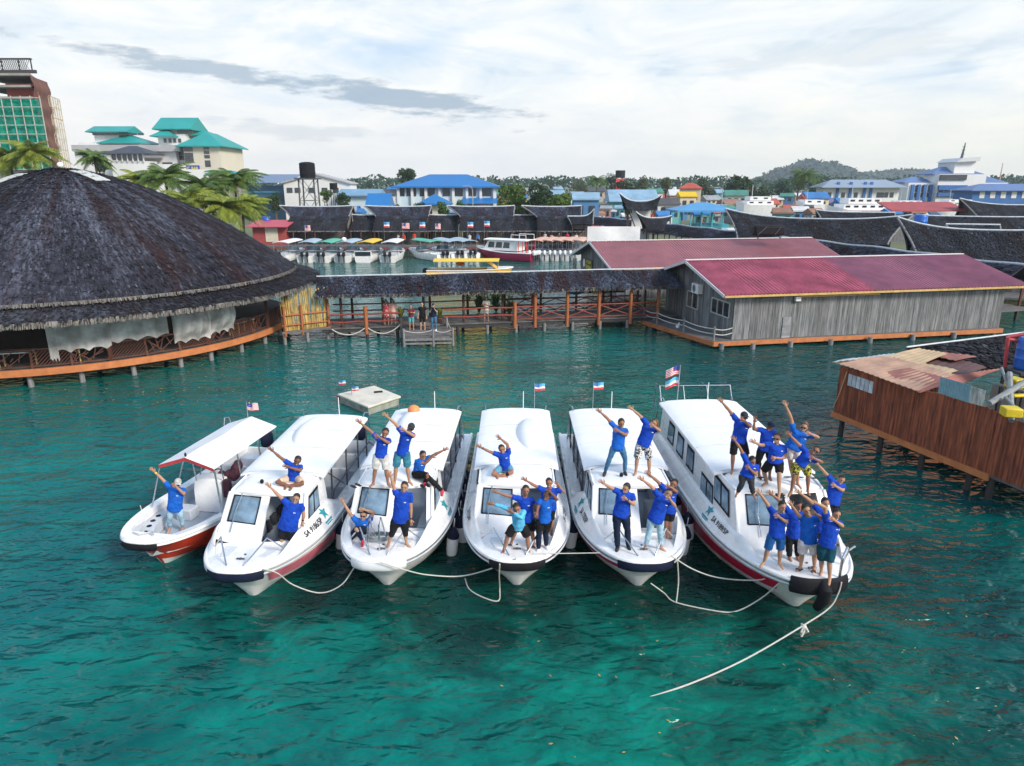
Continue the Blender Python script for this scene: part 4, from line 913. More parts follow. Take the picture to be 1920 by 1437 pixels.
FLAGW = mat('flag_white', (.78, .76, .76), .7, .06, 4); FLAGR = mat('flag_red', (.62, .05, .06), .7, .1, 4); FLAGB = mat('flag_blue', (.03, .05, .28), .7, .1, 4); FLAGS = mat('flag_sky', (.10, .42, .70), .7, .1, 4)
FLAGY = mat('flag_yellow', (.75, .55, .04), .7, .1, 4)
def flag_at(T, p, h, kind='stripes', fw=.42, fh=.26, fdir=1, drop=0.0, pole_r=.012):
    """flag pole with a rippling flag; the pole is a part, the flag a part of it"""
    p = Vector(p); k = MB(); k.tube([(0, 0, 0), (0, 0, h)], pole_r, 6); po = k.build('flag_pole', STEEL, T); po.location = p
    mats = [FLAGW, FLAGR, FLAGB, FLAGS, FLAGY]; k = MB(); nu, nv = 18, 14
    f = lambda u, v: Vector((fdir*fw*u, .05*math.sin(u*7+v)*u+.02, h-.01-fh*v-.12*fh*u-.02*math.sin(u*6)))
    for i in range(nu):
        for j in range(nv):
            if kind == 'stripes': mi = 2 if (i < nu*.5 and j < nv*.55) else (1 if j % 2 else 0)
            else: mi = 3 if j < nv*.36 else (0 if j < nv*.66 else 1)
            if kind == 'state' and i < nu*.4 and j < nv*.5: mi = 2 if (i+j) % 3 else 3
            k.add([f(i/nu, j/nv), f((i+1)/nu, j/nv), f((i+1)/nu, (j+1)/nv), f(i/nu, (j+1)/nv)], [[0, 1, 2, 3]], mi)
    if kind == 'stripes':
        cx, cy = fw*.2, fh*.28
        k.tube([Vector((fdir*(cx+.045*math.cos(a)*fw/.42), .035, h-.01-cy+.05*math.sin(a)*fh/.26)) for a in np.linspace(.6, 2*pi-.6, 10)], .012*fw/.42, 5, 4)
        k.ell((fdir*(cx+.05*fw/.42), .038, h-.01-cy), (.022*fw/.42, .006, .022*fw/.42), mi=4)
    fl = k.build('flag', mats, po); return po

def pole_rail(T, pts, r=.02, m=STEEL, name='hand_rail'):
    k = MB(); k.tube(pts, r, 8); return k.build(name, m, T)

def star_logo(T, wrap, s=.5):
    """teal creature-like boat mark: body with five fins and a line of tiny strokes below"""
    k = MB(); c = []
    for i in range(10):
        a = pi/2+2*pi*i/10; r_ = (.30 if i % 2 == 0 else .13)*s*(1.15 if i in (2, 8) else 1); c.append(wrap(Vector((r_*math.cos(a), r_*math.sin(a), 0))))
    ctr = wrap(Vector((0, 0, 0))); k.add([ctr]+c, [[0, 1+i, 1+(i+1) % 10] for i in range(10)])
    for j, (w_, z_) in enumerate(((.34, -.36), (.26, -.44))):
        k.add([wrap(Vector((x, z_*s+dz, 0))) for x, dz in ((-w_*s, 0), (w_*s, 0), (w_*s, .035), (-w_*s, .035))], [[0, 1, 2, 3]])
    k.build('logo', TEAL, T)

def cabin_boat(label, loc, yaw, B=1.4, L=9.2, stripes=(), fend=NAVY, reg=None, logo=1, regside=1, hump=None, roof_z=1.98, win_side=(), canopy_side_open=True, flag=None, zb=1.12, big=False, door=(.10, .86), win=(-.86, -.12), orange=False, fender_span=.24, bow_mat=WHITE, engines=2, logo_y=2.75, deck_in=.45):
    T = thing('cabin_boat', label, 'boat', (loc[0], loc[1], 0), R(yaw), 'white passenger boats moored side by side')
    H = Hull(L, B, 3.2 if not big else 3.5, zb, .80 if not big else .88, 1.0 if not big else 1.15)
    H.shell(T, [WHITE, bow_mat]); H.rim(T, WHITE, .05); H.rim(T, LGREY, .022, 'rub_rail', -.11, -.035)
    [H.stripe(T, v0, v1, ya_, yb_, m, (sd_,)) for v0, v1, ya_, yb_, m in stripes for sd_ in (1, -1)]
    # foredeck and side decks
    y0 = 1.28 if not big else 1.45; wc = lambda y: min(H.b(y)-.16, B-(.30 if not big else .26))
    k = MB(); ys = [y for y in H.ys(60) if y <= y0+.55]
    k.grid(lambda u, v: (lambda y: Vector(((u*2-1)*(H.b(y)-.02), y, H.zg(y)+.02+.06*(1-abs(u*2-1)**3))))(.03+(y0+deck_in)*v**1.5), 14, 22, thick=(0, 0, -.06))
    ysh = (y0+2.3 if not big else L-1.2)
    def lift(y):
        a = min(1, max(0, (y-(y0-.75))/1.1)); b_ = min(1, max(0, (ysh+.9-y)/1.2)); return (.40 if not big else .34)*(a*a*(3-2*a))*(b_*b_*(3-2*b_))
    def shoulder(sd, y, u):
        w0_ = wc(y)-.03; b = H.b(y); return Vector((sd*(w0_+(b-w0_)*u), y, H.zg(y)+.02+lift(y)*(1-u**1.7)))
    for sd in (1, -1): k.grid(lambda u, v: shoulder(sd, y0-.65+(L-y0+.60)*v, u), 8, 60, thick=(-sd*.02, 0, -.03))
    k.build('deck', WHITE, T)
    # cockpit floor and inner sides, transom
    k = MB(); k.grid(lambda u, v: (lambda y: Vector(((u*2-1)*min(wc(y), H.wat(y, .42)), y, .42)))(y0+.1+(L-y0-.3)*v), 2, 14); k.build('floor', GREYDECK, T)
    k = MB()
    for sd in (1, -1): k.grid(lambda u, v: (lambda y: Vector((sd*((wc(y)-.02)*u+min(wc(y)-.02, H.wat(y, .42))*(1-u)), y, .40+(H.zg(y)-.40)*u)))(y0+.1+(L-y0-.3)*v), 2, 14, thick=(-sd*.03, 0, 0))
    k.build('coaming', LGREY, T)
    # cabin front
    y1 = y0+.9; zt = roof_z; wb = wc(y0+.3); wt = wb-.10; zb_ = H.zg(y0)+.05
    def F(u, v, d=0.0): return Vector((u*(wb+(wt-wb)*v), y0+(y1-y0)*v+.26*u*u*(1-.5*v)+d, zb_+(zt-zb_)*v))
    def piece(k, ua, ub, va, vb): k.grid(lambda u, v: F(ua+(ub-ua)*u, va+(vb-va)*v), 6, 4, thick=(0, .06, -.02))
    k = MB(); d0, d1 = door; w0, w1 = win
    piece(k, -1, w0, 0, 1); piece(k, w0, w1, 0, .40); piece(k, w0, w1, .93, 1); piece(k, w1, d0, 0, 1); piece(k, d0, d1, .95, 1); piece(k, d1, 1, 0, 1); piece(k, d0, d1, -.02, .07)
    yE = y0+2.3 if not big else L-1.2; yW = y1
    tb = lambda y: zt+.02+.05*min(1, (y-y1)/5)
    sidew = {}
    for sd in (1, -1):
        def W_(u, v, sd=sd):
            # front edge follows the sloped front
            f = F(sd, v); y = f.y+(yE-f.y)*u; x = sd*((wc(max(y, y0+.3))+(wt-wb)*v) if u > .01 else wb+(wt-wb)*v); z0_ = H.zg(y)+.02 if u > .01 else zb_
            return Vector((x, y, z0_+(tb(y)+.0-z0_)*v))
        sidew[sd] = W_
        k.grid(W_, 16, 5, thick=(-sd*.04, 0, 0))
    for u_ in (1, -1): k.tube([F(u_, v) for v in np.linspace(0, .98, 7)], .05, 8)
    cab = k.build('cabin', WHITE, T, angle=45)
    k = MB(); piece(k, w0+.015, w1-.015, .41, .92); k.v = [q+Vector((0, .025, 0)) for q in k.v]; gl = k.build('windscreen', GLASS, cab)
    k = MB(); e = [F(w0, .40), F(w1, .40), F(w1, .93), F(w0, .93)]; k.tube(e+[e[0]], .022, 6); k.build('frame', BLACK, gl)
    k = MB(); wx = (w0+w1)/2-.15; k.tube([F(wx, 1.0, -.03), F(wx-.06, .62, -.05), F(wx-.05, .22, -.05)], .012, 6); k.build('wiper', STEEL, gl)
    # side windows: (side, u0, u1, v0, v1, panes)
    for sd, ua, ub, va, vb, n in win_side:
        W_ = sidew[sd]; off = Vector((sd*.012, 0, 0)); k = MB()
        sk = .06
        def q(u, v): return W_(ua+(ub-ua)*u+sk*(ub-ua)*(1-v), va+(vb-va)*v)+off
        k.grid(q, 8, 4); wn = k.build('window', BLACK, cab)
        for j in range(n):
            k = MB(); a = (j+.08)/n+.01; b_ = (j+.92)/n-.01; k.grid(lambda u, v: q(a+(b_-a)*u, .12+.76*v)+off*.6, 6, 3); k.build('pane', GLASS, wn)
    # roof: front moulding, then canopy
    yj = y1+1.02; yR = L-1.25; 
    def RF(ya, yb, wid, zf, dome_, edge=.10):
        def f(u, v):
            x = u*2-1; y = ya+(yb-ya)*v+(.22*x*x*(1-v)**3 if ya < y1+.1 else 0)
            return Vector((x*wid(y), y, zf(y)+dome_*(1-x*x)-edge*abs(x)**9-(.07*(1-v)**14 if ya < y1+.1 else 0)))
        return f
    k = MB(); k.grid(RF(y1-.06, yj, lambda y: wt+.03, lambda y: tb(y)+.03, .07), 22, 16, thick=(0, 0, -.07)); k.build('cabin_roof', WHITE, T)
    cw = B-.26 if not big else B-.2
    k = MB(); k.grid(RF(yj+.02, yR, lambda y: cw*(1-.0*y), lambda y: tb(y)+.055, .06, .05), 26, 40, thick=(0, 0, -.06))
    can = k.build('canopy', WHITE2, T)
    for yy in (yj+.03, yj+1.7, yj+3.1): k = MB(); k.tube([RF(yj+.02, yR, lambda y: cw, lambda y: tb(y)+.062, .06, .05)(u, (yy-yj)/(yR-yj)) for u in np.linspace(.02, .98, 16)], .012, 5); k.build('seam', LGREY, can)
    # roof fittings
    k = MB(); k.ell((-.25*wt, y1+.35, tb(y1)+.15), (.05, .05, .06)); k.cyl((-.25*wt, y1+.35, tb(y1)+.06), .025, .08); k.build('horn', BLACK, T)
    if hump:
        hx, hy, hl, hw = hump; k = MB()
        def hf(u, v):
            y = hy-hl/2+hl*v; s_ = math.sin(pi*min(1, max(0, v*.98+.01)))**.55; x = (u*2-1)
            return Vector((hx+x*hw*s_, y, tb(y)+.08-.05*abs(hx/cw)**2+.25*s_*(1-abs(x)**3)*(.75+.25*v)))
        k.grid(hf, 16, 22); k.build('roof_hump', WHITE2, T)
    if orange:
        k = MB(); k.ell((-.35, yR-.75, tb(yR)+.28), (.20, .22, .17)); tag(k.build('buoy', mat('orange_buoy', (.72, .24, .08), .5, .15, 3), loc=T.matrix_basis @ Vector((0, 0, 0)), org=(0, 0, 0)), 'orange float lying on the roof of the third boat from the left', 'buoy').rotation_euler = (0, 0, R(yaw))
    # posts, side rails, seats (open rear part)
    if not big:
        for sd in (1, -1):
            for yy in (yE+.35, yE+1.75, yE+3.0, L-1.4):
                if yy > L-1.3: continue
                k = MB(); x = sd*(wc(yy)-.02); k.tube([(x, yy, H.zg(yy)), (sd*(cw-.06), yy+.12, tb(yy))], .025, 8); k.build('canopy_post', DSTEEL, T)
            k = MB(); x = sd*(wc(L-2)+.02); k.tube([(sd*(cw-.04), yE+.25, H.zg(yE)+.05), (x, yE+.5, H.zg(yE)+.42), (x, L-1.2, H.zg(L)+.42), (x, L-.6, H.zg(L)+.05)], .022, 8); k.build('side_rail', DSTEEL, T)
            k = MB(); k.tube([(sd*(wc(yE)), yE+.1, tb(yE)-.1), (sd*wc(yE+1.4), yE+1.5, H.zg(yE)+.1)], .016, 6); k.build('stay', DSTEEL, T)
    for r_ in range(5):
        yy = y0+1.9+r_*1.12
        if yy > L-1.4: break
        if r_ < 2: continue
        for sd in (1, -1):
            k = MB(); k.box((sd*.62, yy, .62), (.72, .42, .40)); k.box((sd*.62, yy+.2, 1.0), (.72, .08, .45)); k.build('seat', LGREY, T, bevel=.03)
    k = MB()
    k = MB(); k.grid(lambda u, v: Vector((.02*wb-.05-.25*u, y0+.8+1.9*v, .5+1.0*u)), 2, 6, thick=(-.04, 0, 0)); ib = k.build('inner_bulkhead', GREYDECK, T)
    for r_ in range(4): k = MB(); k.box((.02*wb-.10, y0+1.0+r_*.42, 1.05), (.07, .24, .26), 0, 0, 0, -.24); k.build('life_vest', KVEST, ib)
    for sd in (1,): k = MB(); k.box((wb*.72, y0+1.5, .72), (.36, 1.6, .5)); k.build('bench', LGREY, T, bevel=.03)
    k = MB(); k.box((w0*.5*wb, y0+.62, zb_+.12), (wb*.8, .35, .35)); k.build('dashboard', LGREY, T, bevel=.03)
    # bow gear
    H.bow_fender(T, fend, fender_span, .29 if not big else .40, .12)
    zd = lambda y: H.zg(y)+.05
    for sd in (1, -1):
        a = Vector((sd*(H.b(1.0)-.14), 1.05, zd(1.0))); b_ = Vector((sd*(H.b(.8)-.42), .78, zd(.8)+.46)); c = Vector((sd*.16, .14, zd(.1)-.02))
        if not big: pole_rail(T, [a, b_+(a-b_)*.06, b_, b_+(c-b_)*.06, b_+(c-b_)*.5, c], .018)
        k = MB(); k.cyl(a-Vector((0, 0, .02)), .045, .02); k.cyl(c-Vector((0, 0, .02)), .045, .02); k.build('rail_foot', STEEL, T)
    k = MB(); k.tube([(-.09, .5, zd(.5)+.05), (.09, .5, zd(.5)+.05)], .022, 6); k.cyl((0, .5, zd(.5)-.03), .03, .1); k.cyl((0, .75, zd(.75)-.02), .025, .07); k.build('cleat', DSTEEL, T)
    k = MB(); k.box((.12, .86, zd(.86)+.025), (.52, .34, .03)); k.build('deck_hatch', WHITE2, T, bevel=.012)
    for sx in (-1, 1): k = MB(); k.grid(lambda u, v: (lambda y: Vector((sx*(.34+.30*u*min(1, y)), y, H.zg(y)+.085)))(.62+.55*v), 4, 6, thick=(0, 0, -.012)); k.build('grip_pad', mat('grip_pad', (.62, .65, .68), .8, .1, 20, bump=.3), T)
    # roof-end grab rails and mast
    for sd in (1, -1):
        k = MB(); k.tube([(sd*cw*.86, yR-.1, tb(yR)+.02), (sd*cw*.9, yR+.05, tb(yR)+.16), (sd*cw*.95, yR+.3, tb(yR)+.10), (sd*cw*.95, yR+.4, tb(yR)-.5), (sd*wc(L), L-.3, H.zg(L))], .018, 6); k.build('stern_rail', STEEL, T)
    if flag:
        for fx, kind, h in flag: flag_at(T, (fx, yR-.1, tb(yR)+.05), h, kind, .34, .24)
    k = MB(); k.tube([(.25, yR-.2, tb(yR)+.1), (.25, yR-.2, tb(yR)+.75)], .012, 6); k.build('aerial', WHITE, T)
    for i in range(engines): outboard(T, (-.4, .4, 0)[i], L+.28)
    # number and mark on the flare of the bow
    for sd in (regside if isinstance(regside, tuple) else (regside,)):
        if reg:
            y_c, v_c = reg[1], reg[2]
            def wr_(co, sd=sd): return shoulder(sd, y_c+sd*co.x, .62-co.y/.50)+Vector((sd*.010, 0, .010))
            writing('registration_number', reg[0], .20, INK, T, None, .004, wrap=wr_)
        if logo:
            star_logo(T, lambda co, sd=sd: shoulder(sd, logo_y+sd*co.x, .45-co.y/.50)+Vector((sd*.010, 0, .010)), .62)
    T['_'] = 0; del T['_']
    return T, H, y0, y1, tb
bN = {}
bN[2] = cabin_boat('cabin boat with a faded pink bow stripe beside the red hulled open boat', (-6.15, 13.4), -3.0, 1.36, 9.0, [(.22, .50, .25, 2.9, PINKS), (.22, .50, 2.92, 7.5, FLAGB)], NAVY, ('SA 9186/5P', 2.0, .20), hump=(-.25, 6.3, 2.4, .46), deck_in=.06,
    win_side=((1, .12, .62, .34, .86, 2), (-1, .15, .6, .34, .86, 2)))
bN[3] = cabin_boat('plain white cabin boat without a bow stripe, orange float on its roof', (-3.05, 13.85), -2.0, 1.36, 9.2, [], WHITE2, None, hump=(-.30, 6.6, 2.3, .46), win_side=((1, .12, .62, .34, .86, 1), (-1, .15, .6, .34, .86, 2)), orange=True)
bN[4] = cabin_boat('cabin boat in the middle with a boy sitting cross legged on its roof', (.12, 13.85), 0, 1.38, 9.2, [(.16, .36, .12, 3.2, CRIM)], BLACK, ('SA 7204P', 2.2, .20), regside=(1, -1), logo=0, hump=(.42, 5.6, 2.6, .44), win_side=((1, .12, .62, .34, .86, 2), (-1, .10, .66, .30, .88, 2)), flag=((.62, 'state', .95),))
bN[5] = cabin_boat('cabin boat with two men dabbing on its roof, left of the largest boat', (3.05, 13.82), .3, 1.38, 9.2, [(.16, .38, .12, 3.2, CRIM)], NAVY, ('SA 7705P', 2.15, .22), regside=-1, hump=None, win_side=((-1, .10, .48, .30, .88, 1), (-1, .58, .88, .34, .86, 1), (1, .12, .62, .34, .86, 2)), flag=((-.35, 'state', 1.0),), logo_y=2.9)
bN[6] = cabin_boat('largest cabin boat with a long crimson stripe and a crowd of men', (6.55, 12.85), 2.2, 1.5, 10.4, [(.20, .46, .30, 9.0, CRIM)], BLACK, ('SA 9189/5P', 2.55, .22), regside=-1, hump=None, roof_z=2.22, zb=1.22, big=True, engines=2, logo_y=3.35,
    win_side=((-1, .04, .20, .40, .90, 2), (-1, .215, .36, .22, .62, 2), (-1, .46, .56, .34, .80, 1), (-1, .61, .71, .34, .80, 1), (-1, .76, .86, .34, .80, 1)), door=(.14, .80), win=(-.80, .02), fender_span=.20)
B6, H6 = bN[6][0], bN[6][1]
# bigger boat extras: sliding door, roof slots, tyre, stern frames, tall flags, bow hoop
k = MB(); yv = 2.6; zr6 = bN[6][4](yv)
for x in (-.75, -.35, .32, .62, 1.0): k.ell((x, yv+.2, zr6+.155-.07*(x/1.25)**2), (.11, .035, .012))
k.build('roof_vent', BLACK, B6)
k = MB(); k.tube([(.02, .02, 1.24), (.02, -.13, 1.12), (.02, -.08, .85), (.02, .12, .55)], [.10, .13, .13, .10], 10); k.build('stem_fender', BLACK, B6)
pole_rail(B6, [(.78, .72, 1.2), (.80, .60, 1.62), (.60, .30, 1.86), (.42, .12, 1.72), (.40, .10, 1.2)], .028); pole_rail(B6, [(.95, .62, 1.7), (1.08, 1.3, 1.1)], .02)
for fx in np.linspace(-1.2, 1.2, 4): pole_rail(B6, [(fx, 9.3, 2.3), (fx, 9.6, 2.75), (fx, 10.1, 2.7), (fx, 10.3, 1.0)], .018, name='stern_frame')
pole_rail(B6, [(-1.2, 9.6, 2.75), (1.2, 9.6, 2.75)], .018, name='stern_frame')
fp = thing_part('flag_mast', B6, (-.72, 9.1, 2.35)); k = MB(); k.tube([(0, 0, 0), (.03, 0, 1.25)], .016, 6); k.build('pole', STEEL, fp)
for z, kind in ((1.2, 'stripes'), (.82, 'state')):
    k = MB(); fw, fh = .42, .29
    g = lambda u, v: Vector((-fw*u, .06*math.sin(u*6+z), z-fh*v-.10*u+.05*math.sin(u*4)))
    for i in range(12):
        for j in range(10):
            mi = (2 if (i < 6 and j < 5) else (1 if j % 2 else 0)) if kind == 'stripes' else (3 if j < 4 else (0 if j < 7 else 1))
            k.add([g(i/12, j/10), g((i+1)/12, j/10), g((i+1)/12, (j+1)/10), g(i/12, (j+1)/10)], [[0, 1, 2, 3]], mi)
    k.build('flag', [FLAGW, FLAGR, FLAGB, FLAGS], fp)
# third boat: bow ladder and coiled line
B3 = bN[3][0]
for x in (-.28, -.02): pole_rail(B3, [(x, .42, 1.15), (x, .46, 1.78), (x+.02, .62, 1.90), (x+.06, .95, 1.15)], .02, name='ladder_rail')
k = MB(); rr = random.Random(3)
for i in range(5): k.tube([Vector((-.1+.26*math.cos(a)+rr.uniform(-.03, .03), .95+.15*math.sin(a), 1.20+.02*i)) for a in np.linspace(0, 2*pi, 14)], .016, 5)
tag(k.build('rope_coil', mat('grey_rope', (.22, .24, .25), .8), loc=B3.location, org=(0, 0, 0)), 'coiled grey line on the foredeck of the plain white boat', 'rope')

# ------------------------------------------------------------------ open boat with red hull
T1 = thing('open_boat', 'red-hulled open boat with white canopy, leftmost of the moored row', 'boat', (-9.02, 14.9, 0), R(-9.5)); H1b = Hull(6.8, 1.2, 2.8, 1.02, .80, .95)
H1b.shell(T1, [REDP, WHITE], .72); H1b.rim(T1, WHITE, .05)
k = MB()
for sd in (1, -1): k.grid(lambda u, v: (lambda y: Vector((sd*(H1b.b(y)+.03-.24*u*min(1, (y+.15)/.5)), y, H1b.zg(y)+.055-.02*u)))(.0+6.75*v**1.5), 4, 40, thick=(0, 0, -.16))
k.grid(lambda u, v: Vector(((u*2-1)*H1b.b(.45*v)*.98, .45*v+.02, H1b.zg(.3)+.05)), 8, 6, thick=(0, 0, -.06)); k.build('gunwale_deck', WHITE, T1)
k = MB(); k.grid(lambda u, v: (lambda y: Vector(((u*2-1)*min(H1b.b(y)-.16, H1b.wat(y, .42)), y, .42)))(.42+6.25*v), 8, 20); k.build('floor', GREYDECK, T1)
k = MB()
for sd in (1, -1): k.grid(lambda u, v: (lambda y: Vector((sd*((H1b.b(y)-.17)*u+min(H1b.b(y)-.2, H1b.wat(y, .42))*(1-u)), y, .42+(H1b.zg(y)-.42)*u)))(.42+6.25*v), 2, 20, thick=(-sd*.02, 0, 0))
k.build('inner_side', LGREY, T1); k = MB(); k.box((0, 6.68, .62), (2.1, .08, .46)); k.build('transom_lining', WHITE, T1)
k = MB()
for sd in (1, -1): k.grid(lambda u, v: (lambda y: Vector((sd*(min(H1b.b(y)-.20, H1b.wat(y, .50))-.34*u), y, .74)))(.6+1.6*v), 3, 10, thick=(0, 0, -.30))
k.build('bow_seat', LGREY, T1)
k = MB()
for sd in (1, -1):
    for j in range(5): y = .72+.28*j; k.cyl((sd*(min(H1b.b(y)-.20, H1b.wat(y, .50))-.16), y, .74), .065, .012, 12)
k.build('cup_holder', BLACK, T1)
k = MB(); k.loft([[Vector((x*.42+.05, 3.1+y, z)) for x, y in ((-1, -.28+dy), (1, -.28+dy), (1, .28), (-1, .28))] for z, dy in ((.42, 0), (1.1, .04), (1.38, .14))]); con = k.build('console', WHITE, T1, bevel=.03)
k = MB(); k.tube([(.05+.15*math.cos(a), 3.45+.03, 1.32+.15*math.sin(a)) for a in np.linspace(0, 2*pi, 16)], .018, 6); k.build('steering_wheel', BLACK, con)
k = MB(); k.box((.05, 4.0, .66), (.8, .42, .48)); k.box((.05, 4.25, 1.09), (.8, .08, .35)); k.build('seat', LGREY, T1, bevel=.03)
for c_, d_ in (((-.35, 2.45, .58), (.45, .4, .32)), ((.05, 5.1, .6), (1.6, .4, .36)), ((.05, 6.1, .6), (1.6, .4, .36))): k = MB(); k.box(c_, d_); k.build('seat', LGREY, T1, bevel=.03)
k = MB(); k.box((.72, 3.1, .66), (.34, .3, .5)); k.build('locker', WHITE, T1, bevel=.02)
k = MB(); k.grid(lambda u, v: Vector(((u*2-1)*.79+.16, 1.95+3.35*v, 2.18+.26*(1-abs(u*2-1))-.0*v+.02*math.sin(v*9)*(1-abs(u*2-1)))), 12, 24, thick=(0, 0, -.03)); cn = k.build('canopy', WHITE2, T1, angle=20)
k = MB(); k.grid(lambda u, v: Vector(((u*2-1)*.79+.16, 1.95+.02*v, 2.18+.26*(1-abs(u*2-1))-.10*v)), 12, 2, thick=(0, -.01, 0)); k.build('valance', mat('red_valance', (.52, .05, .06), .7, .2, 5), cn)
for sd in (1, -1):
    for y in (2.0, 3.1, 4.2, 5.2): k = MB(); k.tube([(sd*(H1b.b(y)-.12), y-.05, H1b.zg(y)), (sd*.77+.16, y, 2.18)], .022, 8); k.build('canopy_post', STEEL, T1)
    k = MB(); k.tube([(sd*.42+.12, 2.95, 1.3), (sd*.42+.14, 2.8, 2.28)], .018, 6); k.build('canopy_stay', STEEL, T1)
k = MB(); rr = random.Random(9)
for i in range(8): k.ell((.35+rr.uniform(-.3, .35), 3.5+rr.uniform(-.2, .5), 1.35+rr.uniform(-.12, .18)), (.14, .12, .17))
k.box((.62, 2.95, 1.15), (.18, .16, .5)); tag(k.build('life_vests', mat('dark_red_vest', (.06, .015, .03), .8, .6, 5), loc=T1.location, org=(0, 0, 0)), 'dark life vests hung in the red-hulled open boat', 'life vests').rotation_euler = T1.rotation_euler
H1b.bow_fender(T1, BLACK, .12, .24, .12)
for x in (-.42, .42): outboard(T1, x, 7.05)
flag_at(T1, (.16, 5.1, 2.42), .55, 'stripes', .34, .24)
pole_rail(T1, [(-.6, 5.0, 2.2), (-.62, 5.1, 2.42), (-.54, 5.2, 2.42), (-.52, 5.25, 2.2)], .015); k = MB(); k.ell((.16, 2.0, 2.5), (.03, .03, .06)); k.build('horn', BLACK, T1)
k = MB(); k.tube([(-.35, .35, 1.08), (-.1, .25, 1.1), (.12, .42, 1.1), (.25, .3, 1.1), (-.05, .48, 1.1), (-.3, .5, 1.08)], .018, 6); k.build('bow_line', ROPE, T1)

# ------------------------------------------------------------------ fenders between the boats
fk = MB(); fk.tube([(0, 0, z) for z in (-.66, -.62, -.5, -.1, -.04)], [.05, .13, .15, .15, .12], 14)
fproto = fk.mesh('fender_body', WHITE); ck = MB(); ck.tube([(0, 0, z) for z in (-.12, -.05, .04, .12, .18)], [.16, .16, .12, .07, .02], 14); fcap = ck.mesh('fender_cap', NAVY); rk = MB(); rk.tube([(0, 0, .15), (0, 0, .42)], .013, 5); frope = rk.mesh('fender_rope', ROPE)
def fender(n, sd, y, label, dz=0.0, tilt=0.0, out=.13):
    T, H = (bN[n][0], bN[n][1]) if n > 1 else (T1, H1b)
    p = Matrix.Rotation(T.rotation_euler.z, 3, 'Z') @ Vector((sd*(H.b(y)+out), y, H.zg(y)-.32+dz))+T.location
    o = thing('fender', label, 'fender', p, 0, 'white fenders hung between the moored boats'); o.rotation_euler = (0, R(tilt), 0)
    for nm, me in (('body', fproto), ('cap', fcap), ('rope', frope)):
        c = bpy.data.objects.new(nm, me); COL.objects.link(c); c.parent = o
names = {1: 'red open boat', 2: 'pink striped boat', 3: 'plain white boat', 4: 'middle cabin boat', 5: 'boat beside the largest', 6: 'largest boat'}
for n, sd, side, ys in ((1, -1, 'left', (1.9,)), (2, 1, 'right', (3.2, 4.4)), (3, 1, 'right', (2.35, 3.5, 4.7, 6.2)), (4, -1, 'left', (3.0, 4.3, 5.6)), (4, 1, 'right', (2.7, 3.9, 5.2, 6.5)), (5, -1, 'left', (6.0,)), (5, 1, 'right', (2.35, 4.0)), (6, -1, 'left', (4.2, 5.4))):
    words = ['nearest the bow', 'second from the bow', 'third from the bow', 'nearest the stern'] if len(ys) == 4 else (['nearest the bow', 'second from the bow', 'nearest the stern'] if len(ys) == 3 else (['nearest the bow', 'nearer the stern'] if len(ys) == 2 else ['the only one there']))
    for y, w_ in zip(ys, words): fender(n, sd, y, 'white fender on the %s side of the %s, %s' % (side, names[n], w_), 0, sd*6)
# ------------------------------------------------------------------ mooring ropes
def rope3(pts, label, r=.015, sag=0.0):
    pts = [Vector(p) for p in pts]; out = []
    for i in range(len(pts)-1):
        p0, p1, p2, p3 = pts[max(0, i-1)], pts[i], pts[i+1], pts[min(len(pts)-1, i+2)]
        for k_ in range(8):
            u = k_/8; out.append(.5*((2*p1)+(p2-p0)*u+(2*p0-5*p1+4*p2-p3)*u*u+(3*p1-p0-3*p2+p3)*u**3))
    out.append(pts[-1]); k = MB(); k.tube(out, r, 6); return tag(k.build('mooring_rope', ROPE, loc=pts[0]), label, 'rope', 'pale mooring ropes between the bows')
rope3([G(493, 1067, 1.15), G(520, 1075, .9), G(550, 1097, .35), G(600, 1112, .08), G(640, 1097, .3), G(668, 1060, .8), G(695, 1040, 1.15)], 'slack pale rope from the pink-striped bow to the plain white boat')
rope3([G(712, 1054, 1.2), G(760, 1069, .95), G(800, 1078, .55), G(860, 1081, .35), G(910, 1070, .7), G(968, 1048, 1.22)], 'slack pale rope from the plain white bow to the middle boat')
rope3([G(937, 1058, 1.2), G(936, 1080, .7), G(937, 1105, .1), G(934, 1127, .02), G(905, 1120, .02), G(880, 1105, .02), G(872, 1085, .02)], 'rope end hanging from the middle bow and trailing in the water')
rope3([G(1000, 1038, 1.2), G(1060, 1038, 1.1), G(1125, 1037, 1.15)], 'taut pale rope from the middle boat to the boat on its right', .012)
rope3([G(1258, 1042, 1.2), G(1300, 1068, .8), G(1350, 1084, .55), G(1420, 1088, .7), G(1480, 1075, 1.1), G(1545, 1095, 1.2)], 'slack pale rope from the boat with two roof men to the largest bow')
rope3([G(1220, 1094, .3), G(1245, 1112, .1), G(1268, 1130, .02), G(1350, 1147, .01), G(1385, 1145, .02), G(1430, 1120, .4), G(1470, 1085, 1.15)], 'pale rope dipping into the water left of the largest bow')
rope3([G(1270, 1050, 1.15), G(1272, 1090, .5), G(1268, 1130, .02)], 'rope hanging straight down from the bow second from right', .016)
rope3([G(1578, 1092, 1.25), G(1572, 1112, 1.0), G(1555, 1140, .7), G(1508, 1172, .45), G(1400, 1235, .12), G(1300, 1280, .02), G(1205, 1312, -.02)], 'long straight anchor rope from the largest bow into the foreground water', .017)
k = MB(); c = G(1507, 1175, .42); rr = random.Random(4)
for i in range(4): k.tube([c+Vector((rr.uniform(-.06, .06), rr.uniform(-.05, .05), rr.uniform(-.02, .05))), c+Vector((rr.uniform(-.1, .1), rr.uniform(-.08, .08), -.08)), c+Vector((rr.uniform(-.08, .08), rr.uniform(-.08, .08), -.2))], .022, 6)
k.ell(c, (.06, .06, .05)); tag(k.build('rope_knot', ROPE, loc=c), 'knotted loop of white rope on the long anchor rope', 'rope')
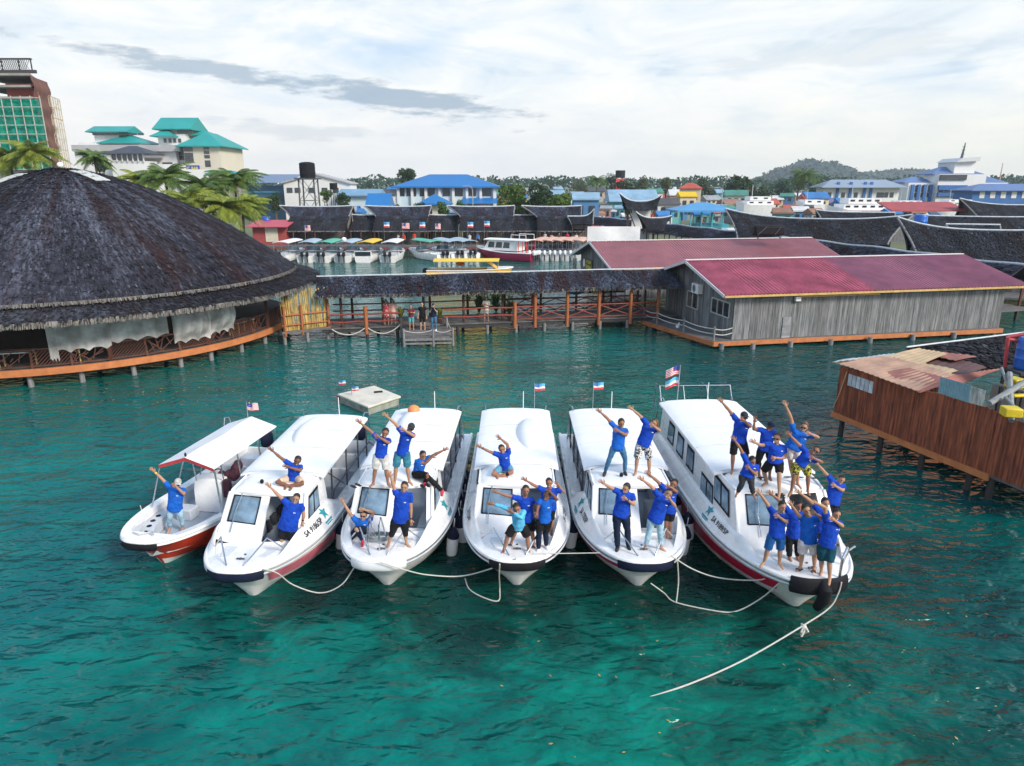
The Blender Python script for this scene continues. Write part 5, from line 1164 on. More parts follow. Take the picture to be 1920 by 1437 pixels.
# ------------------------------------------------------------------ white floating pontoon
pc = [G(632, 738, .42), G(690, 762, .42), G(752, 742, .42), G(702, 722, .42)]; po = sum(pc, Vector())/4
pt = thing('pontoon', 'worn white floating pontoon with a red end anchored behind the boats', 'pontoon', po)
k = MB(); k.prism([q-po+Vector((0, 0, -.12)) for q in pc], (0, 0, .10)); k.build('deck', mat('worn_white_deck', (.62, .58, .50), .7, .2, 1.5, grime=.25), pt, bevel=.03)
k = MB(); k.prism([(q-po)*.93+Vector((0, 0, -.62)) for q in pc], (0, 0, .48)); k.build('float', mat('pontoon_float', (.28, .30, .26), .7, .4, 2, grime=.4), pt, bevel=.05)
k = MB(); a, b = pc[0]-po, pc[3]-po; k.beam(a*1.01+Vector((0, 0, -.2)), (a+(b-a)*.55)*1.01+Vector((0, 0, -.2)), .05, .22); k.build('red_trim', FLAGR, pt)
k = MB(); k.beam((.1, .4, .0), (.45, .5, .0), .2, .03); k.build('hatch', BLACK, pt)
for x, y in ((636, 733), (660, 745)): flag_at(pt, P(x, y, G(x, y, .35).y)-po, .5, 'state', .3, .2)

# ================================================================== FAR SIDE OF THE BASIN
# ---- row of thatched huts along the far landing
HUTW = mat('grey_brown_plank', (.15, .14, .14), .85, .35, 2, island=.35)
hutdefs = [(546, 652, 'leftmost thatched hut of the far row, above the red kiosk', 2.4), (707, 802, 'second thatched hut of the far row with flags in front', 2.2), (866, 962, 'third thatched hut of the far row, left of the maroon boat', 2.2), (1010, 1090, 'fourth thatched hut of the far row behind the salmon canopies', 2.4)]
for x0, x1, lab, ov in hutdefs:
    ov = (ov, .25)
    saddle('thatched_hut', lab, (P(x0, 420, 100).x, 100), (P(x1, 420, 100).x, 100), 4.55, 6.0, 6.1, .15, .15, ov, THX, group='thatched huts of the far row', porch=2.98, ntuft=1100, zfloor=1.2, wallm=HUTW)
saddle('thatched_hut', 'dark thatched annex with one raised horn at the right end of the far row', (P(1072, 420, 97).x, 97), (P(1112, 420, 97).x, 97), 4.0, 5, 4.9, .0, 1.0, .4, THD, porch=None, ntuft=400, wallm=HUTW)
for x0, x1, y0, lab in ((660, 700, 402, 'low dark roofed passage between the first and second far huts'), (803, 856, 400, 'low dark roofed passage between the second and third far huts'), (960, 1008, 408, 'low dark roofed passage between the third and fourth far huts')):
    saddle('link_hut', lab, (P(x0, y0, 101).x, 101), (P(x1, y0, 101).x, 101), 3.7, 4, 4.9, .1, .1, .5, THD, ntuft=300, porch=2.9, pw=2.2, wallm=HUTW)
# long quay deck in front of the huts
qa, qb = P(470, 466, 96), P(1085, 466, 96); qa.z = qb.z = 1.2; T = thing('quay', 'long timber quay in front of the far thatched huts', 'quay', qa); L_ = (qb-qa).length
k = MB(); k.box((L_/2, 2.0, -.1), (L_, 5.5, .16)); k.build('deck', DECKW, T)
for i in range(26): pile(T, i*L_/25, -.5, -1.35+1.2, .13, DPOST, z0=-2)
k = MB(); k.beam((0, -.7, -.3), (L_, -.7, -.3), .1, .25); k.build('edge_beam', mat('red_brown_edge', (.20, .05, .04), .7), T)
# red kiosk
kc = P(507, 462, 97); T = thing('kiosk', 'small red-roofed kiosk with a pale shutter on the far quay', 'kiosk', (kc.x, 97, 1.2))
k = MB(); k.box((0, 1.6, 1.3), (4.6, 3, 2.6)); k.build('wall', mat('dull_red_wall', (.33, .06, .06), .7, .2, 2), T)
k = MB(); k.grid(lambda u, v: Vector(((u-.5)*5.6, -.8+4.4*v, 2.5+.7*v)), 10, 3, thick=(0, 0, -.1)); k.build('roof', mat('red_sheet_roof', (.46, .06, .09), .5, .2, 2), T)
k = MB(); k.box((.3, .06, 1.35), (1.7, .08, 1.9)); k.build('shutter', mat('cream_shutter', (.60, .55, .45), .6, .1, 2), T)
barrel(P(501, 424, 100.5), .55, 1.3, 'blue water drum standing behind the red kiosk roof')
# flags on thin poles along the quay
for x, y, kind, lab in ((572, 436, 'stripes', 'striped flag drooping before the leftmost far hut'), (720, 430, 'state', 'blue, white and red flag at the left of the second far hut'), (754, 432, 'stripes', 'striped flag with a blue canton at the middle of the second far hut'), (787, 430, 'state', 'blue, white and red flag at the right of the second far hut'), (816, 433, 'stripes', 'thin striped flag between the second and third far huts'), (877, 430, 'state', 'small flag at the left of the third far hut'), (908, 428, 'state', 'small flag at the right of the third far hut')):
    q = P(x, y, 95.6); T = thing('flag_on_pole', lab, 'flag', (q.x, 95.6, 1.2), 0, 'flags along the far quay'); flag_at(T, (0, 0, 0), q.z-.2, kind, 1.0 if 'canton' in lab else .75, .75, 1, pole_r=.035)

# ---- boats moored at the far quay
CANG = mat('green_canopy', (.10, .42, .30), .6, .15, 2); CANB = mat('blue_grey_canopy', (.36, .47, .56), .6, .12, 2); CANY = mat('yellow_canopy', (.75, .50, .05), .6, .1, 2); CANS = mat('salmon_canopy', (.68, .42, .33), .6, .12, 2); CANR = mat('red_white_canopy', (.55, .25, .22), .6, .1, 2)
MAROON = mat('maroon_hull', (.30, .02, .07), .35, .15, 2); YHULL = mat('yellow_hull', (.78, .45, .04), .4, .1, 2); WSH = mat('white_engine', (.70, .72, .74), .35, .05, 4)
def speedboat(label, pos, yaw, L=7.5, B=1.1, hullm=WHITE, canm=WHITE2, can=(.28, .86), eng=2, engm=BLACK, grp='speedboats moored at the far quay', zc=2.35, screen=True, bottom=WHITE, fb=0.0):
    T = thing('speedboat', label, 'boat', pos, R(yaw), grp); H = Hull(L, B, 2.8, 1.1+fb, .85+fb, .9); H.shell(T, [hullm, bottom]); H.rim(T, WHITE, .05)
    k = MB(); k.grid(lambda u, v: (lambda y: Vector(((u*2-1)*H.b(y)*.97, y, H.zg(y)+.02)))(.03+L*.3*v), 8, 8, thick=(0, 0, -.05)); k.grid(lambda u, v: (lambda y: Vector(((u*2-1)*(H.b(y)-.1), y, .45)))(L*.3+L*.68*v), 6, 6); k.build('deck', WHITE, T)
    k = MB(); k.box((0, L-.15, .75), (2*B*.85, .14, .5)); k.box((0, L*.55, .7), (1.5*B, .45, .5)); k.box((0, L*.72, .7), (1.5*B, .45, .5)); k.build('seat', LGREY, T)
    if screen: k = MB(); k.grid(lambda u, v: Vector(((u*2-1)*B*.8, L*.30+.35*v+.2*(u*2-1)**2, 1.05+.55*v)), 8, 3, thick=(0, .04, 0)); k.build('windscreen', GLASS, T)
    a, b = can[0]*L, can[1]*L
    k = MB(); k.grid(lambda u, v: Vector(((u*2-1)*B*.92, a+(b-a)*v, zc+.16*(1-(u*2-1)**2)-.03*v)), 10, 8, thick=(0, 0, -.07)); k.build('canopy', canm, T)
    for sd in (1, -1):
        for y in (a+.15, (a+b)/2, b-.15): k = MB(); k.tube([(sd*(H.b(y)-.1), y, H.zg(y)), (sd*B*.86, y, zc)], .028, 6); k.build('canopy_post', STEEL, T)
    for i in range(eng): outboard(T, (i-(eng-1)/2)*.62, L+.28, engm)
    return T, H
for x, cm, em, lab, sh in ((528, WHITE2, BLACK, 'speedboat with plain white canopy half hidden by the thatched dome', 0), (563, CANB, BLACK, 'stern of a speedboat with blue-grey canopy and big twin black engines, second from left', 1), (606, CANG, BLACK, 'stern of a speedboat with green canopy and twin black engines', 2), (647, CANB, BLACK, 'stern of a speedboat with blue-grey canopy and round white aerial dome', 3), (687, CANY, WHITE, 'white closed-stern boat with yellow canopy and a dark window strip', 4), (730, WHITE2, BLACK, 'stern of a speedboat with white canopy, last before the open water', 5)):
    q = G(x, 494, 0); T, H = speedboat(lab, (q.x, q.y+8.2, 0), 180+random.uniform(-5, 5), 7.6, 1.08, WHITE, cm, (.2, .86), 0 if sh == 4 else 2, em)
    if sh == 4:
        k = MB(); k.box((0, 7.55, 1.05), (1.9, .1, .55)); k.build('stern_window', DGLASS, T); k = MB(); k.box((0, 7.5, .9), (2.1, .12, 1.0)); k.build('stern_board', WHITE, T)
    if sh == 3: k = MB(); k.ell((.1, 6, 2.7), (.32, .32, .26)); k.build('aerial_dome', WHITE, T)
q = G(780, 477, 0); speedboat('speedboat with pale green canopy lying diagonally with its bow to the left', (-13.4, 93.6, 0), -143, 8.3, 1.1, WHITE, CANG, (.22, .8), 2)
q = G(828, 488, 0); speedboat('speedboat with blue-grey canopy and dark engines right of the green-canopied one', (-10.4, 94.6, 0), -151, 7.8, 1.1, WHITE, CANB, (.22, .9), 2)
q = G(868, 492, 0); speedboat('low speedboat with blue-grey canopy left of the maroon boat', (-7.9, 95.0, 0), -157, 7.4, 1.1, WHITE, CANB, (.22, .9), 2)
# maroon cabin boat
q = G(903, 478, 0); T = thing('passenger_boat', 'maroon-hulled passenger boat with white cabin roof and roof rails', 'boat', (-4.4, 91.4, 0), R(-119))
H = Hull(8.3, 1.35, 3.2, 1.5, 1.0, 1.0); H.shell(T, [MAROON, MAROON]); H.rim(T, WHITE, .08)
k = MB(); k.grid(lambda u, v: (lambda y: Vector(((u*2-1)*H.b(y)*.97, y, H.zg(y)+.02)))(.03+8.2*v), 8, 20, thick=(0, 0, -.05)); k.build('deck', WHITE, T)
k = MB(); k.loft([[Vector((x*w_, y, z)) for x, y, w_ in ((-1, 1.3+s_, w0), (1, 1.3+s_, w0), (1, 6.3, w0), (-1, 6.3, w0))] for z, s_, w0 in ((1.2, 0, 1.15), (2.5, .9, 1.02))]); cb = k.build('cabin', WHITE, T, bevel=.06)
for sd in (1, -1):
    for y in (2.6, 3.7, 4.8): k = MB(); k.add([(sd*1.13, y-.48, 1.55), (sd*1.13, y+.48, 1.55), (sd*1.06, y+.48, 2.25), (sd*1.06, y-.30, 2.25)], [[0, 1, 2, 3]]); k.build('window', DGLASS, cb)
k = MB(); k.add([(-.95, 1.42, 1.6), (.95, 1.42, 1.6), (.88, 1.95, 2.3), (-.88, 1.95, 2.3)], [[0, 1, 2, 3]]); k.build('windscreen', DGLASS, cb)
k = MB(); k.grid(lambda u, v: Vector(((u*2-1)*1.28, 1.6+6.2*v, 2.55+.1*(1-(u*2-1)**2))), 8, 10, thick=(0, 0, -.08)); k.build('canopy', WHITE2, T)
for sd in (1, -1):
    pole_rail(T, [(sd*1.1, 5.5, 2.6), (sd*1.1, 5.5, 3.2), (sd*1.1, 7.6, 3.2), (sd*1.1, 7.6, 2.6)], .04, WHITE, 'roof_rail')
    for y in (6.6, 7.2, 7.7): k = MB(); k.tube([(sd*1.2, y, 1.0), (sd*1.2, y, 2.5)], .05, 6); k.build('canopy_post', FLAGR, T)
for x in (-.8, -.27, .27, .8): outboard(T, x, 8.55, WSH)
for i in range(2): c = bpy.data.objects.new('fender_roll', fproto); COL.objects.link(c); c.parent = T; c.location = (-1.5, 1.8+2.4*i, 1.2); c.scale = (1.6, 1.6, 1.6)
for i, x in enumerate((978, 997, 1016, 1035, 1054)):
    q = G(x, 489, 0); w_ = ['nearest the maroon boat', 'second right of the maroon boat', 'third right of the maroon boat', 'second from the grey house', 'nearest the grey house'][i]
    speedboat('speedboat with salmon canopy and white engines, '+w_, (q.x+3.5, q.y+7.4, 0), 180-16, 7.8, 1.05, WHITE, CANS, (.15, .82), 2, WSH, 'salmon-canopied speedboats')
# yellow boat behind the pier
q = G(880, 533, 0); T, H = speedboat('yellow boat with long flat yellow canopy just behind the covered pier', (.1, 68.5, 0), 89.0, 8.4, 1.15, YHULL, CANY, (.16, .92), 1, BLACK, None, 2.12, False, YHULL, .34)
k = MB(); k.grid(lambda u, v: Vector(((u*2-1)*1.0, 1.2+1.3*v, 1.1+.95*v)), 6, 4, thick=(0, .05, 0)); k.build('front_screen', YHULL, T)
k = MB(); k.ell((0, 5.2, 1.75), (.5, .4, .22)); tag(k.build('life_jackets', mat('orange_vest', (.75, .12, .04), .7), loc=T.location, org=(0, 0, 0)), 'orange life jackets stowed under the long yellow canopy', 'life jackets').rotation_euler = T.rotation_euler

# ================================================================== BUILDINGS ON LAND
TEALR = mat('teal_roof', (.012, .27, .26), .5, .12, .15); CREAM = mat('cream_wall', (.60, .56, .47), .8, .08, .1); WALLW = mat('white_wall', (.66, .67, .68), .8, .08, .1); BLUER = mat('blue_roof', (.015, .15, .42), .45, .12, .12)
PBLUE = mat('pale_blue_wall', (.50, .62, .70), .8, .1, .2); SLATE = mat('slate_blue_roof', (.14, .20, .32), .5, .12, .12); WIN = mat('dark_window', (.03, .04, .055), .2, .4, .5, spec=.8); DROOF = mat('dark_hip_roof', (.045, .05, .07), .6, .2, .3); TRIMG = mat('grey_trim', (.38, .38, .40), .7, .1, .5)
def block(T, c, d, m, name='wall'):
    k = MB(); k.box((c[0], c[1], c[2]+d[2]/2), d); return k.build(name, m, T, smooth=False)
def hip(T, c, d, h, m, ov=1.0, gable=False, name='roof'):
    x, y, z = c; a, b = d[0]/2+ov, d[1]/2+ov; rl = max(.2, a-b) if a >= b else .2; rw = 0 if a >= b else b-a
    if gable: rl = a; rw = 0
    k = MB(); k.add([(x-a, y-b, z), (x+a, y-b, z), (x+a, y+b, z), (x-a, y+b, z), (x-rl, y-rw, z+h), (x+rl, y-rw, z+h), (x+rl, y+rw, z+h), (x-rl, y+rw, z+h)],
        [[0, 1, 5, 4], [1, 2, 6, 5], [2, 3, 7, 6], [3, 0, 4, 7], [4, 5, 6, 7], [0, 3, 2, 1]])
    k.box((x, y-b+.0, z-.12), (2*a, .25, .3)); k.box((x-a, y, z-.13), (.25, 2*b-.5, .3)); k.box((x+a, y, z-.13), (.25, 2*b-.5, .3))
    return k.build(name, m, T, smooth=False)
def window(T, x, y, z, w_, h, m=WIN, fr=WALLW, side=0, name='window'):
    k = MB(); s = (w_, .12, h) if not side else (.12, w_, h); k.box((x, y, z), s); o = k.build(name, m, T, smooth=False); return o
def base_at(x, y, Y, z=.9): q = P(x, y, Y); return Vector((q.x, Y, z))
def Z(y, Y): return P(960, y, Y).z
def XX(x, Y, y=330): return P(x, y, Y).x
# hotel with teal roofs
Y = 215; T = thing('hotel', 'large white and cream hotel with teal hip roofs and two blocks', 'hotel', (XX(300, Y), Y, .9)); ox = T.location.x
def hx(x, yo=0): return P(x, 290, Y+yo).x-ox
def hz(y, yo=0): return Z(y, Y+yo)-.9
def bl(x0, x1, ytop, d, m, yo=0, zb=0, name='wall'):
    k = MB(); z1 = hz(ytop, yo); k.box(((hx(x0, yo)+hx(x1, yo))/2, yo+d/2, (zb+z1)/2), (hx(x1, yo)-hx(x0, yo), d, z1-zb)); return k.build(name, m, T, smooth=False)
def hp(x0, x1, yb, yt, d, yo, m=TEALR, ov=1.2, gable=False): hip(T, ((hx(x0, yo)+hx(x1, yo))/2, yo+d/2, hz(yb, yo)), (hx(x1, yo)-hx(x0, yo), d), Z(yt, Y+yo+d/2)-Z(yb, Y+yo), m, ov, gable)
bl(140, 330, 277, 22, WALLW, 2); bl(182, 228, 248, 10, WALLW, 8, 8); bl(150, 262, 268, 14, WALLW, 5, 9); bl(300, 352, 252, 12, WALLW, 10); bl(345, 413, 275, 18, CREAM, 0); bl(318, 345, 277, 8, WALLW, 4); bl(304, 356, 240, 9, CREAM, 11, 10)
hp(178, 240, 247, 237, 8, 7, gable=True); hp(196, 262, 268, 254, 13, 4); hp(150, 205, 275, 266, 12, 6); hp(343, 413, 274, 250, 18, 0, ov=1.4); hp(302, 358, 242, 221, 11, 10, gable=True); hp(296, 325, 255, 243, 8, 8); hp(372, 392, 253, 247, 8, 13); hp(203, 272, 288, 274, 8, -8, DROOF, 1.2); hp(392, 430, 325, 319, 8, -14)
bl(206, 270, 302, 7, WALLW, -7.5); k = MB(); k.box(((hx(208, -7.6)+hx(268, -7.6))/2, -7.6, (hz(290, -7.6)+hz(300, -7.6))/2), (hx(268, -7.6)-hx(208, -7.6), .3, 1.7)); k.build('balcony_opening', WIN, T)
for x in np.linspace(208, 268, 7): k = MB(); k.box((hx(x, -7.9), -7.9, hz(295, -7.9)), (.3, .3, 2.4)); k.build('column', WALLW, T)
k = MB(); k.box(((hx(140)+hx(330))/2, 1.6, hz(278)), (hx(330)-hx(140)+2, 2, 1.8)); k.build('cornice', TRIMG, T)
rr = random.Random(2)
for x in (322, 329, 336, 342):
    for y in (279, 287, 296): window(T, hx(x, 3.9), 3.9, hz(y, 3.9), 1.0, 1.3)
for x in (313, 322, 331, 340): window(T, hx(x, 9.9), 9.9, hz(264, 9.9), .9, 1.2)
for x in (344, 352):
    for y in (280, 291, 300): window(T, hx(x+6), -.06, hz(y), 1.3, 1.3)
for y in (278, 286, 294, 304, 310): window(T, hx(388), -.06, Z(y, Y)-.9, 1.6, .9)
for x in (150, 157, 163): window(T, hx(x), 1.9, Z(296, Y)-.9, .9, 2.2)
for x in (190, 196, 203, 216, 222, 300, 306, 312): window(T, hx(x), 1.9, Z(311, Y)-.9, 1.1, 2.0)
for x in range(185, 270, 12): window(T, hx(x, 7.9), 7.9, hz(252, 7.9), 1.8, .6)
k = MB(); k.box((hx(352, 10.9), 10.9, hz(246, 10.9)), (4.5, .2, 1.5)); k.build('loggia_opening', WIN, T)
k = MB(); k.box(((hx(330)+hx(372))/2, -.3, Z(316, Y)-.9), (hx(372)-hx(330), .2, 1.7)); sgn = k.build('sign_board', mat('blue_sign', (.03, .06, .40), .4), T)
writing('lettering', 'MAGIC BAR', 1.15, YEL, sgn, Matrix.Translation(((hx(330)+hx(372))/2, -.45, Z(316, Y)-.9)) @ Matrix.Rotation(pi/2, 4, 'X'), .02)
bl(225, 330, 308, 5, WALLW, -14); bl(330, 385, 318, 5, WALLW, -15)
# scaffolded building, far left
Y = 120; ox = XX(60, Y); T = thing('building_under_construction', 'unfinished tall building wrapped in green netting and brown scaffolding', 'building', (ox, Y, .9))
gx = lambda x: P(x, 230, Y).x-ox
def gq(xp, yo): return P(xp, 310, Y+yo).x-ox
def zz(y): return P(60, y, Y).z-.9
CONC = mat('raw_concrete', (.28, .27, .26), .9, .25, .4); GNET = net_mat('green_scaffold_net', (.01, .30, .22), .72); BNET = mat('brown_scaffold_mat', (.17, .07, .05), .9, .35, .6, stretch=(1, 1, .3), bump=.5); PALEN = net_mat('pale_scaffold_net', (.60, .55, .45), .38)
xa, xb = gx(-60), gx(78)
for i in range(9):
    z = zz(312)+(zz(140)-zz(312))*i/8; k = MB(); k.prism([(xa, 1, z), (gq(85, 1), 1, z), (gq(112, 15), 15, z), (xa, 15, z)], (0, 0, .35)); k.build('floor_slab', CONC, T, smooth=False)
for x in np.linspace(xa+.3, gq(112, 15)-1.2, 6):
    for y in (1.5, 14): k = MB(); k.box((x, y, zz(140)/2), (.5, .5, zz(140))); k.build('column', CONC, T)
k = MB(); k.box(((xa+gq(110, 13))/2-1, 8, zz(185)/2), (gq(110, 13)-xa-2, 10, zz(185))); k.build('wall', WALLW, T, smooth=False)
for x in (10, 22, 35, 50):
    for y in (200, 216, 250, 270): window(T, gx(x), 2.9, zz(y), 1.5, 1.6)
k = MB(); k.box((gx(30), 3, zz(165)), (5, .3, 2)); k.build('red_panel', mat('brick_red_panel', (.30, .07, .05), .8), T)
k = MB(); k.grid(lambda u, v: Vector((xa+(gx(82)-xa)*u, .3+.15*math.sin(u*30)+.1*math.sin(v*20), zz(318)+(zz(186)-zz(318))*v)), 40, 26); k.build('green_net', GNET, T)
k = MB(); k.grid(lambda u, v: Vector((gq(88, .5)+(gq(116, 16)-gq(88, .5))*u+.2*math.sin(v*30), .5+15.5*u, zz(318)+(Z(142, Y+8*u)-.9-zz(318))*v)), 24, 26, thick=(.1, 0, 0)); k.build('brown_screen', BNET, T)
k = MB()
for x in np.linspace(xa, gx(84), 9): k.beam((x, -.2, zz(320)), (x, -.2, zz(180)), .1, .1)
for i in range(9): z = zz(318)+(zz(184)-zz(318))*i/8; k.beam((xa, -.25, z), (gx(84), -.25, z), .1, .1)
k.build('scaffold', mat('scaffold_pole', (.45, .44, .40), .6), T)
k = MB(); A_ = Vector((gq(112, 13), 13, 0)); B_ = Vector((gq(132, 20), 20, 0))
for q in np.linspace(0, 1, 6): p = A_+(B_-A_)*q; k.beam(p, p+Vector((0, 0, zz(160))), .1, .1)
for i in range(14): z = zz(160)*i/13; k.beam(A_+Vector((0, 0, z)), B_+Vector((0, 0, z)), .09, .09)
for i in range(7): z = zz(160)*i/7; k.beam(A_+Vector((0, 0, z)), B_+Vector((0, 0, z+zz(160)/7)), .07, .07)
k.build('side_scaffold', mat('scaffold_pole_tan', (.50, .42, .30), .6), T)
k = MB(); k.grid(lambda u, v: A_+(B_-A_)*u+Vector((.1*math.sin(v*20), .15, zz(162)*v)), 14, 20); k.build('pale_net', PALEN, T)
k = MB(); k.beam((xa, 2, zz(131)), (gx(70), 2, zz(131)), .4, .5); k.beam((xa, 1.8, zz(107)), (gx(66), 1.8, zz(107)), .5, .2)
for i in range(-8, 16):
    x = gx(8)+i*.35
    for s_ in (1, -1):
        a = Vector((x, 2, zz(131))); b = Vector((x+s_*(zz(108)-zz(131))*.6, 2, zz(108)))
        if gx(-20) < b.x < gx(64) and gx(-20) < a.x < gx(64): k.beam(a, b, .06, .06)
for x in (8, 40, 63): k.beam((gx(x), 2, zz(132)), (gx(x), 2, zz(106)), .15, .15)
k.beam((gx(1), 2, zz(110)), (gx(-1), 2, zz(72)), .14, .14); k.beam((gx(-4), 2, zz(85)), (gx(6), 2, zz(85)), .1, .1); k.build('roof_lattice', mat('dark_lattice', (.05, .045, .05), .7), T)
# warehouse and blue shed left of centre
Y = 165; T = thing('warehouse', 'white gabled warehouse wall with small dark windows beside the water tower', 'warehouse', (XX(590, Y), Y, .9)); ox = T.location.x; gx2 = lambda x: XX(x, Y)-ox
k = MB(); k.prism([(gx2(530), 0, 0), (gx2(655), 0, 0), (gx2(655), 0, Z(343, Y)-.9), (gx2(590), 0, Z(326, Y)-.9), (gx2(530), 0, Z(341, Y)-.9)], (0, 7, 0)); k.build('wall', WALLW, T, smooth=False)
k = MB(); za, zb_ = Z(342, Y)-.9, Z(325, Y)-.9; k.prism([(gx2(527), -.5, za), (gx2(590), -.5, zb_), (gx2(658), -.5, za-.2), (gx2(658), -.5, za-.45), (gx2(590), -.5, zb_-.3), (gx2(527), -.5, za-.3)], (0, 8, 0)); k.build('roof', TRIMG, T, smooth=False)
for x in (541, 556, 582, 607, 628): window(T, gx2(x), -.06, Z(357, Y)-.9, 1.3, 1.1)
Y = 172; T = thing('blue_shed', 'long blue-grey shed with a slate blue sheet roof behind the palms', 'shed', (XX(500, Y), Y, .9)); ox = T.location.x
k = MB(); k.box((0, 6, 4), (10.5, 10, 8)); k.build('wall', mat('blue_shed_wall', (.09, .20, .32), .7, .2, .3), T)
k = MB(); za, zb_ = Z(343, Y)-.9, Z(326, Y)-.9; k.add([(XX(466, Y)-ox, -2, za), (XX(545, Y)-ox, -2, za), (XX(545, Y)-ox, 10, zb_), (XX(466, Y)-ox, 10, zb_)], [[0, 1, 2, 3]]); k.build('roof', SLATE, T)
k = MB(); k.box((0, -3, Z(360, Y)-.9), (9, 5, .2)); k.build('awning', mat('blue_awning', (.05, .22, .38), .6), T)
# water tower
Y = 106; T = thing('water_tower', 'black water tank on a tall dark steel tower', 'water tower', (XX(577, Y), Y, .9)); zb_ = Z(334, Y)-.9; zt_ = Z(304, Y)-.9; hw = (XX(592, Y)-XX(563, Y))/2
k = MB(); k.tube([(0, 0, zb_+(zt_-zb_)*q) for q in (0, .05, .3, .33, .36, .6, .63, .66, .9, .96, 1)], [1.05, 1.12, 1.12, 1.18, 1.12, 1.12, 1.18, 1.12, 1.12, .9, .45], 20); k.build('tank', BLACK, T)
k = MB(); k.box((0, 0, zb_-.1), (3.2, 3.0, .2)); k.build('platform', DSTEEL, T)
for sx in (-1, 1):
    for sy in (-1, 1): k = MB(); k.beam((sx*1.25, sy*1.2, 0), (sx*1.1, sy*1.05, zb_-.2), .16, .16); k.build('leg', DSTEEL, T)
k = MB()
for i in range(3):
    z0_, z1_ = (zb_-.2)*i/3, (zb_-.2)*(i+1)/3
    for sy in (-1.1, 1.1): k.beam((-1.15, sy, z0_), (1.15, sy, z1_), .06, .06); k.beam((1.15, sy, z0_), (-1.15, sy, z1_), .06, .06); k.beam((-1.15, sy, z1_), (1.15, sy, z1_), .07, .07)
k.build('bracing', DSTEEL, T)
T = thing('water_tank', 'small black water tank on a stand right of the water tower', 'water tank', (XX(624, 112), 112, .9)); k = MB(); k.cyl((0, 0, Z(356, 112)-.9), .6, 1.0, 14); k.build('tank', BLACK, T); k = MB()
for a in range(4): k.beam((.5*math.cos(a*pi/2), .5*math.sin(a*pi/2), 0), (.5*math.cos(a*pi/2), .5*math.sin(a*pi/2), Z(356, 112)-.9), .1, .1)
k.build('stand', DSTEEL, T)
# blue-roofed two-storey building
Y = 148; T = thing('blue_roofed_building', 'two-storey pale blue building with a broad bright blue hip roof', 'building', (XX(832, Y), Y, .9)); ox = T.location.x; g3 = lambda x: XX(x, Y)-ox
w_ = g3(928)-g3(745); block(T, ((g3(745)+g3(928))/2, 6, 0), (w_, 12, Z(350, Y)-.9), PBLUE); hip(T, ((g3(742)+g3(930))/2, 6, Z(350, Y)-.9), (w_-1, 11), Z(326.5, Y)-Z(350, Y), BLUER, 1.6)
for x, ww in ((752, 1.2), (770, 2.0), (793, 1.5), (808, 1.4), (836, 1.5), (857, 2.2), (883, 2.0), (911, 2.2)): window(T, g3(x), -.05, Z(360, Y)-.9, ww, 1.7)
for x in np.linspace(746, 927, 8): k = MB(); k.box((g3(x), -.3, (Z(350, Y)-.9)/2), (.5, .5, Z(350, Y)-.9)); k.build('pillar', WALLW, T)
k = MB(); z_ = Z(381, Y)-.9; k.add([(g3(865), -5, z_), (g3(938), -5, z_), (g3(930), 0, Z(371, Y)-.9), (g3(868), 0, Z(371, Y)-.9)], [[0, 1, 2, 3]]); k.build('lower_roof', BLUER, T)
hip(T, (g3(720), -6, Z(384, Y)-.9), (g3(738)-g3(702), 6), Z(362, Y)-Z(384, Y), BLUER, .4, True, 'side_roof'); block(T, (g3(720), -6, 0), (g3(738)-g3(702)-.4, 5.6, Z(384, Y)-.9), PBLUE)
hip(T, (g3(820), -6, Z(380, Y)-.9), (5.2, 5), Z(364, Y)-Z(380, Y), BLUER, .6, False, 'porch_roof'); block(T, (g3(820), -6, 0), (4.2, 4, Z(380, Y)-.9), CREAM)
T = thing('low_blue_house', 'low house with a pale blue roof left of the large blue-roofed building', 'house', (XX(670, 160), 160, .9)); block(T, (0, 4, 0), (8, 7, Z(366, 160)-.9), PBLUE); hip(T, (0, 4, Z(366, 160)-.9), (8, 7), Z(355, 160)-Z(366, 160), mat('faded_blue_roof', (.16, .30, .46), .5, .15, .3), .8, True)
# government complex on the right
GB = mat('government_blue_roof', (.10, .17, .36), .5, .12, .12); GBL = mat('royal_blue_wall', (.02, .12, .36), .6, .12, .3)
Y = 250; T = thing('port_offices', 'blue and white port office complex with a stepped tower and mast', 'offices', (XX(1815, Y), Y, .9)); ox = T.location.x; g4 = lambda x: XX(x, Y)-ox; zf = lambda y: Z(y, Y)-.9
def bx(x0, x1, yt, d, yo, m, zb=0): k = MB(); k.box(((g4(x0)+g4(x1))/2, yo+d/2, (zb+zf(yt))/2), (g4(x1)-g4(x0), d, zf(yt)-zb)); return k.build('wall', m, T, smooth=False)
bx(1712, 1900, 343, 8, 2, WALLW); bx(1761, 1850, 327, 9, 0, WALLW); bx(1797, 1836, 302, 10, 3, WALLW)
hip(T, ((g4(1761)+g4(1850))/2, 8, zf(326)), (g4(1850)-g4(1761)-1, 8), zf(312)-zf(326), GB, 1.2); hip(T, ((g4(1820)+g4(1905))/2, 10, zf(343)), (g4(1905)-g4(1820), 9), zf(329)-zf(343), GB, 1.2); hip(T, ((g4(1715)+g4(1770))/2, 10, zf(342)), (g4(1770)-g4(1715), 9), zf(331)-zf(342), GB, 1.2)
k = MB(); k.prism([(g4(1794), 1.5, zf(304)), (g4(1838), 1.5, zf(302)), (g4(1838), 1.5, zf(294)), (g4(1806), 1.5, zf(296))], (0, 12, 0)); k.build('tower_cap', mat('pale_tower_cap', (.55, .57, .60), .6), T, smooth=False)
k = MB(); k.tube([(g4(1817), 6, zf(298)), (g4(1820), 6, zf(266))], [.5, .15], 8)
for y in (288, 280, 274): k.beam((g4(1815), 6, zf(y)), (g4(1822), 6, zf(y)), .15, .15)
k.build('mast', DSTEEL, T)
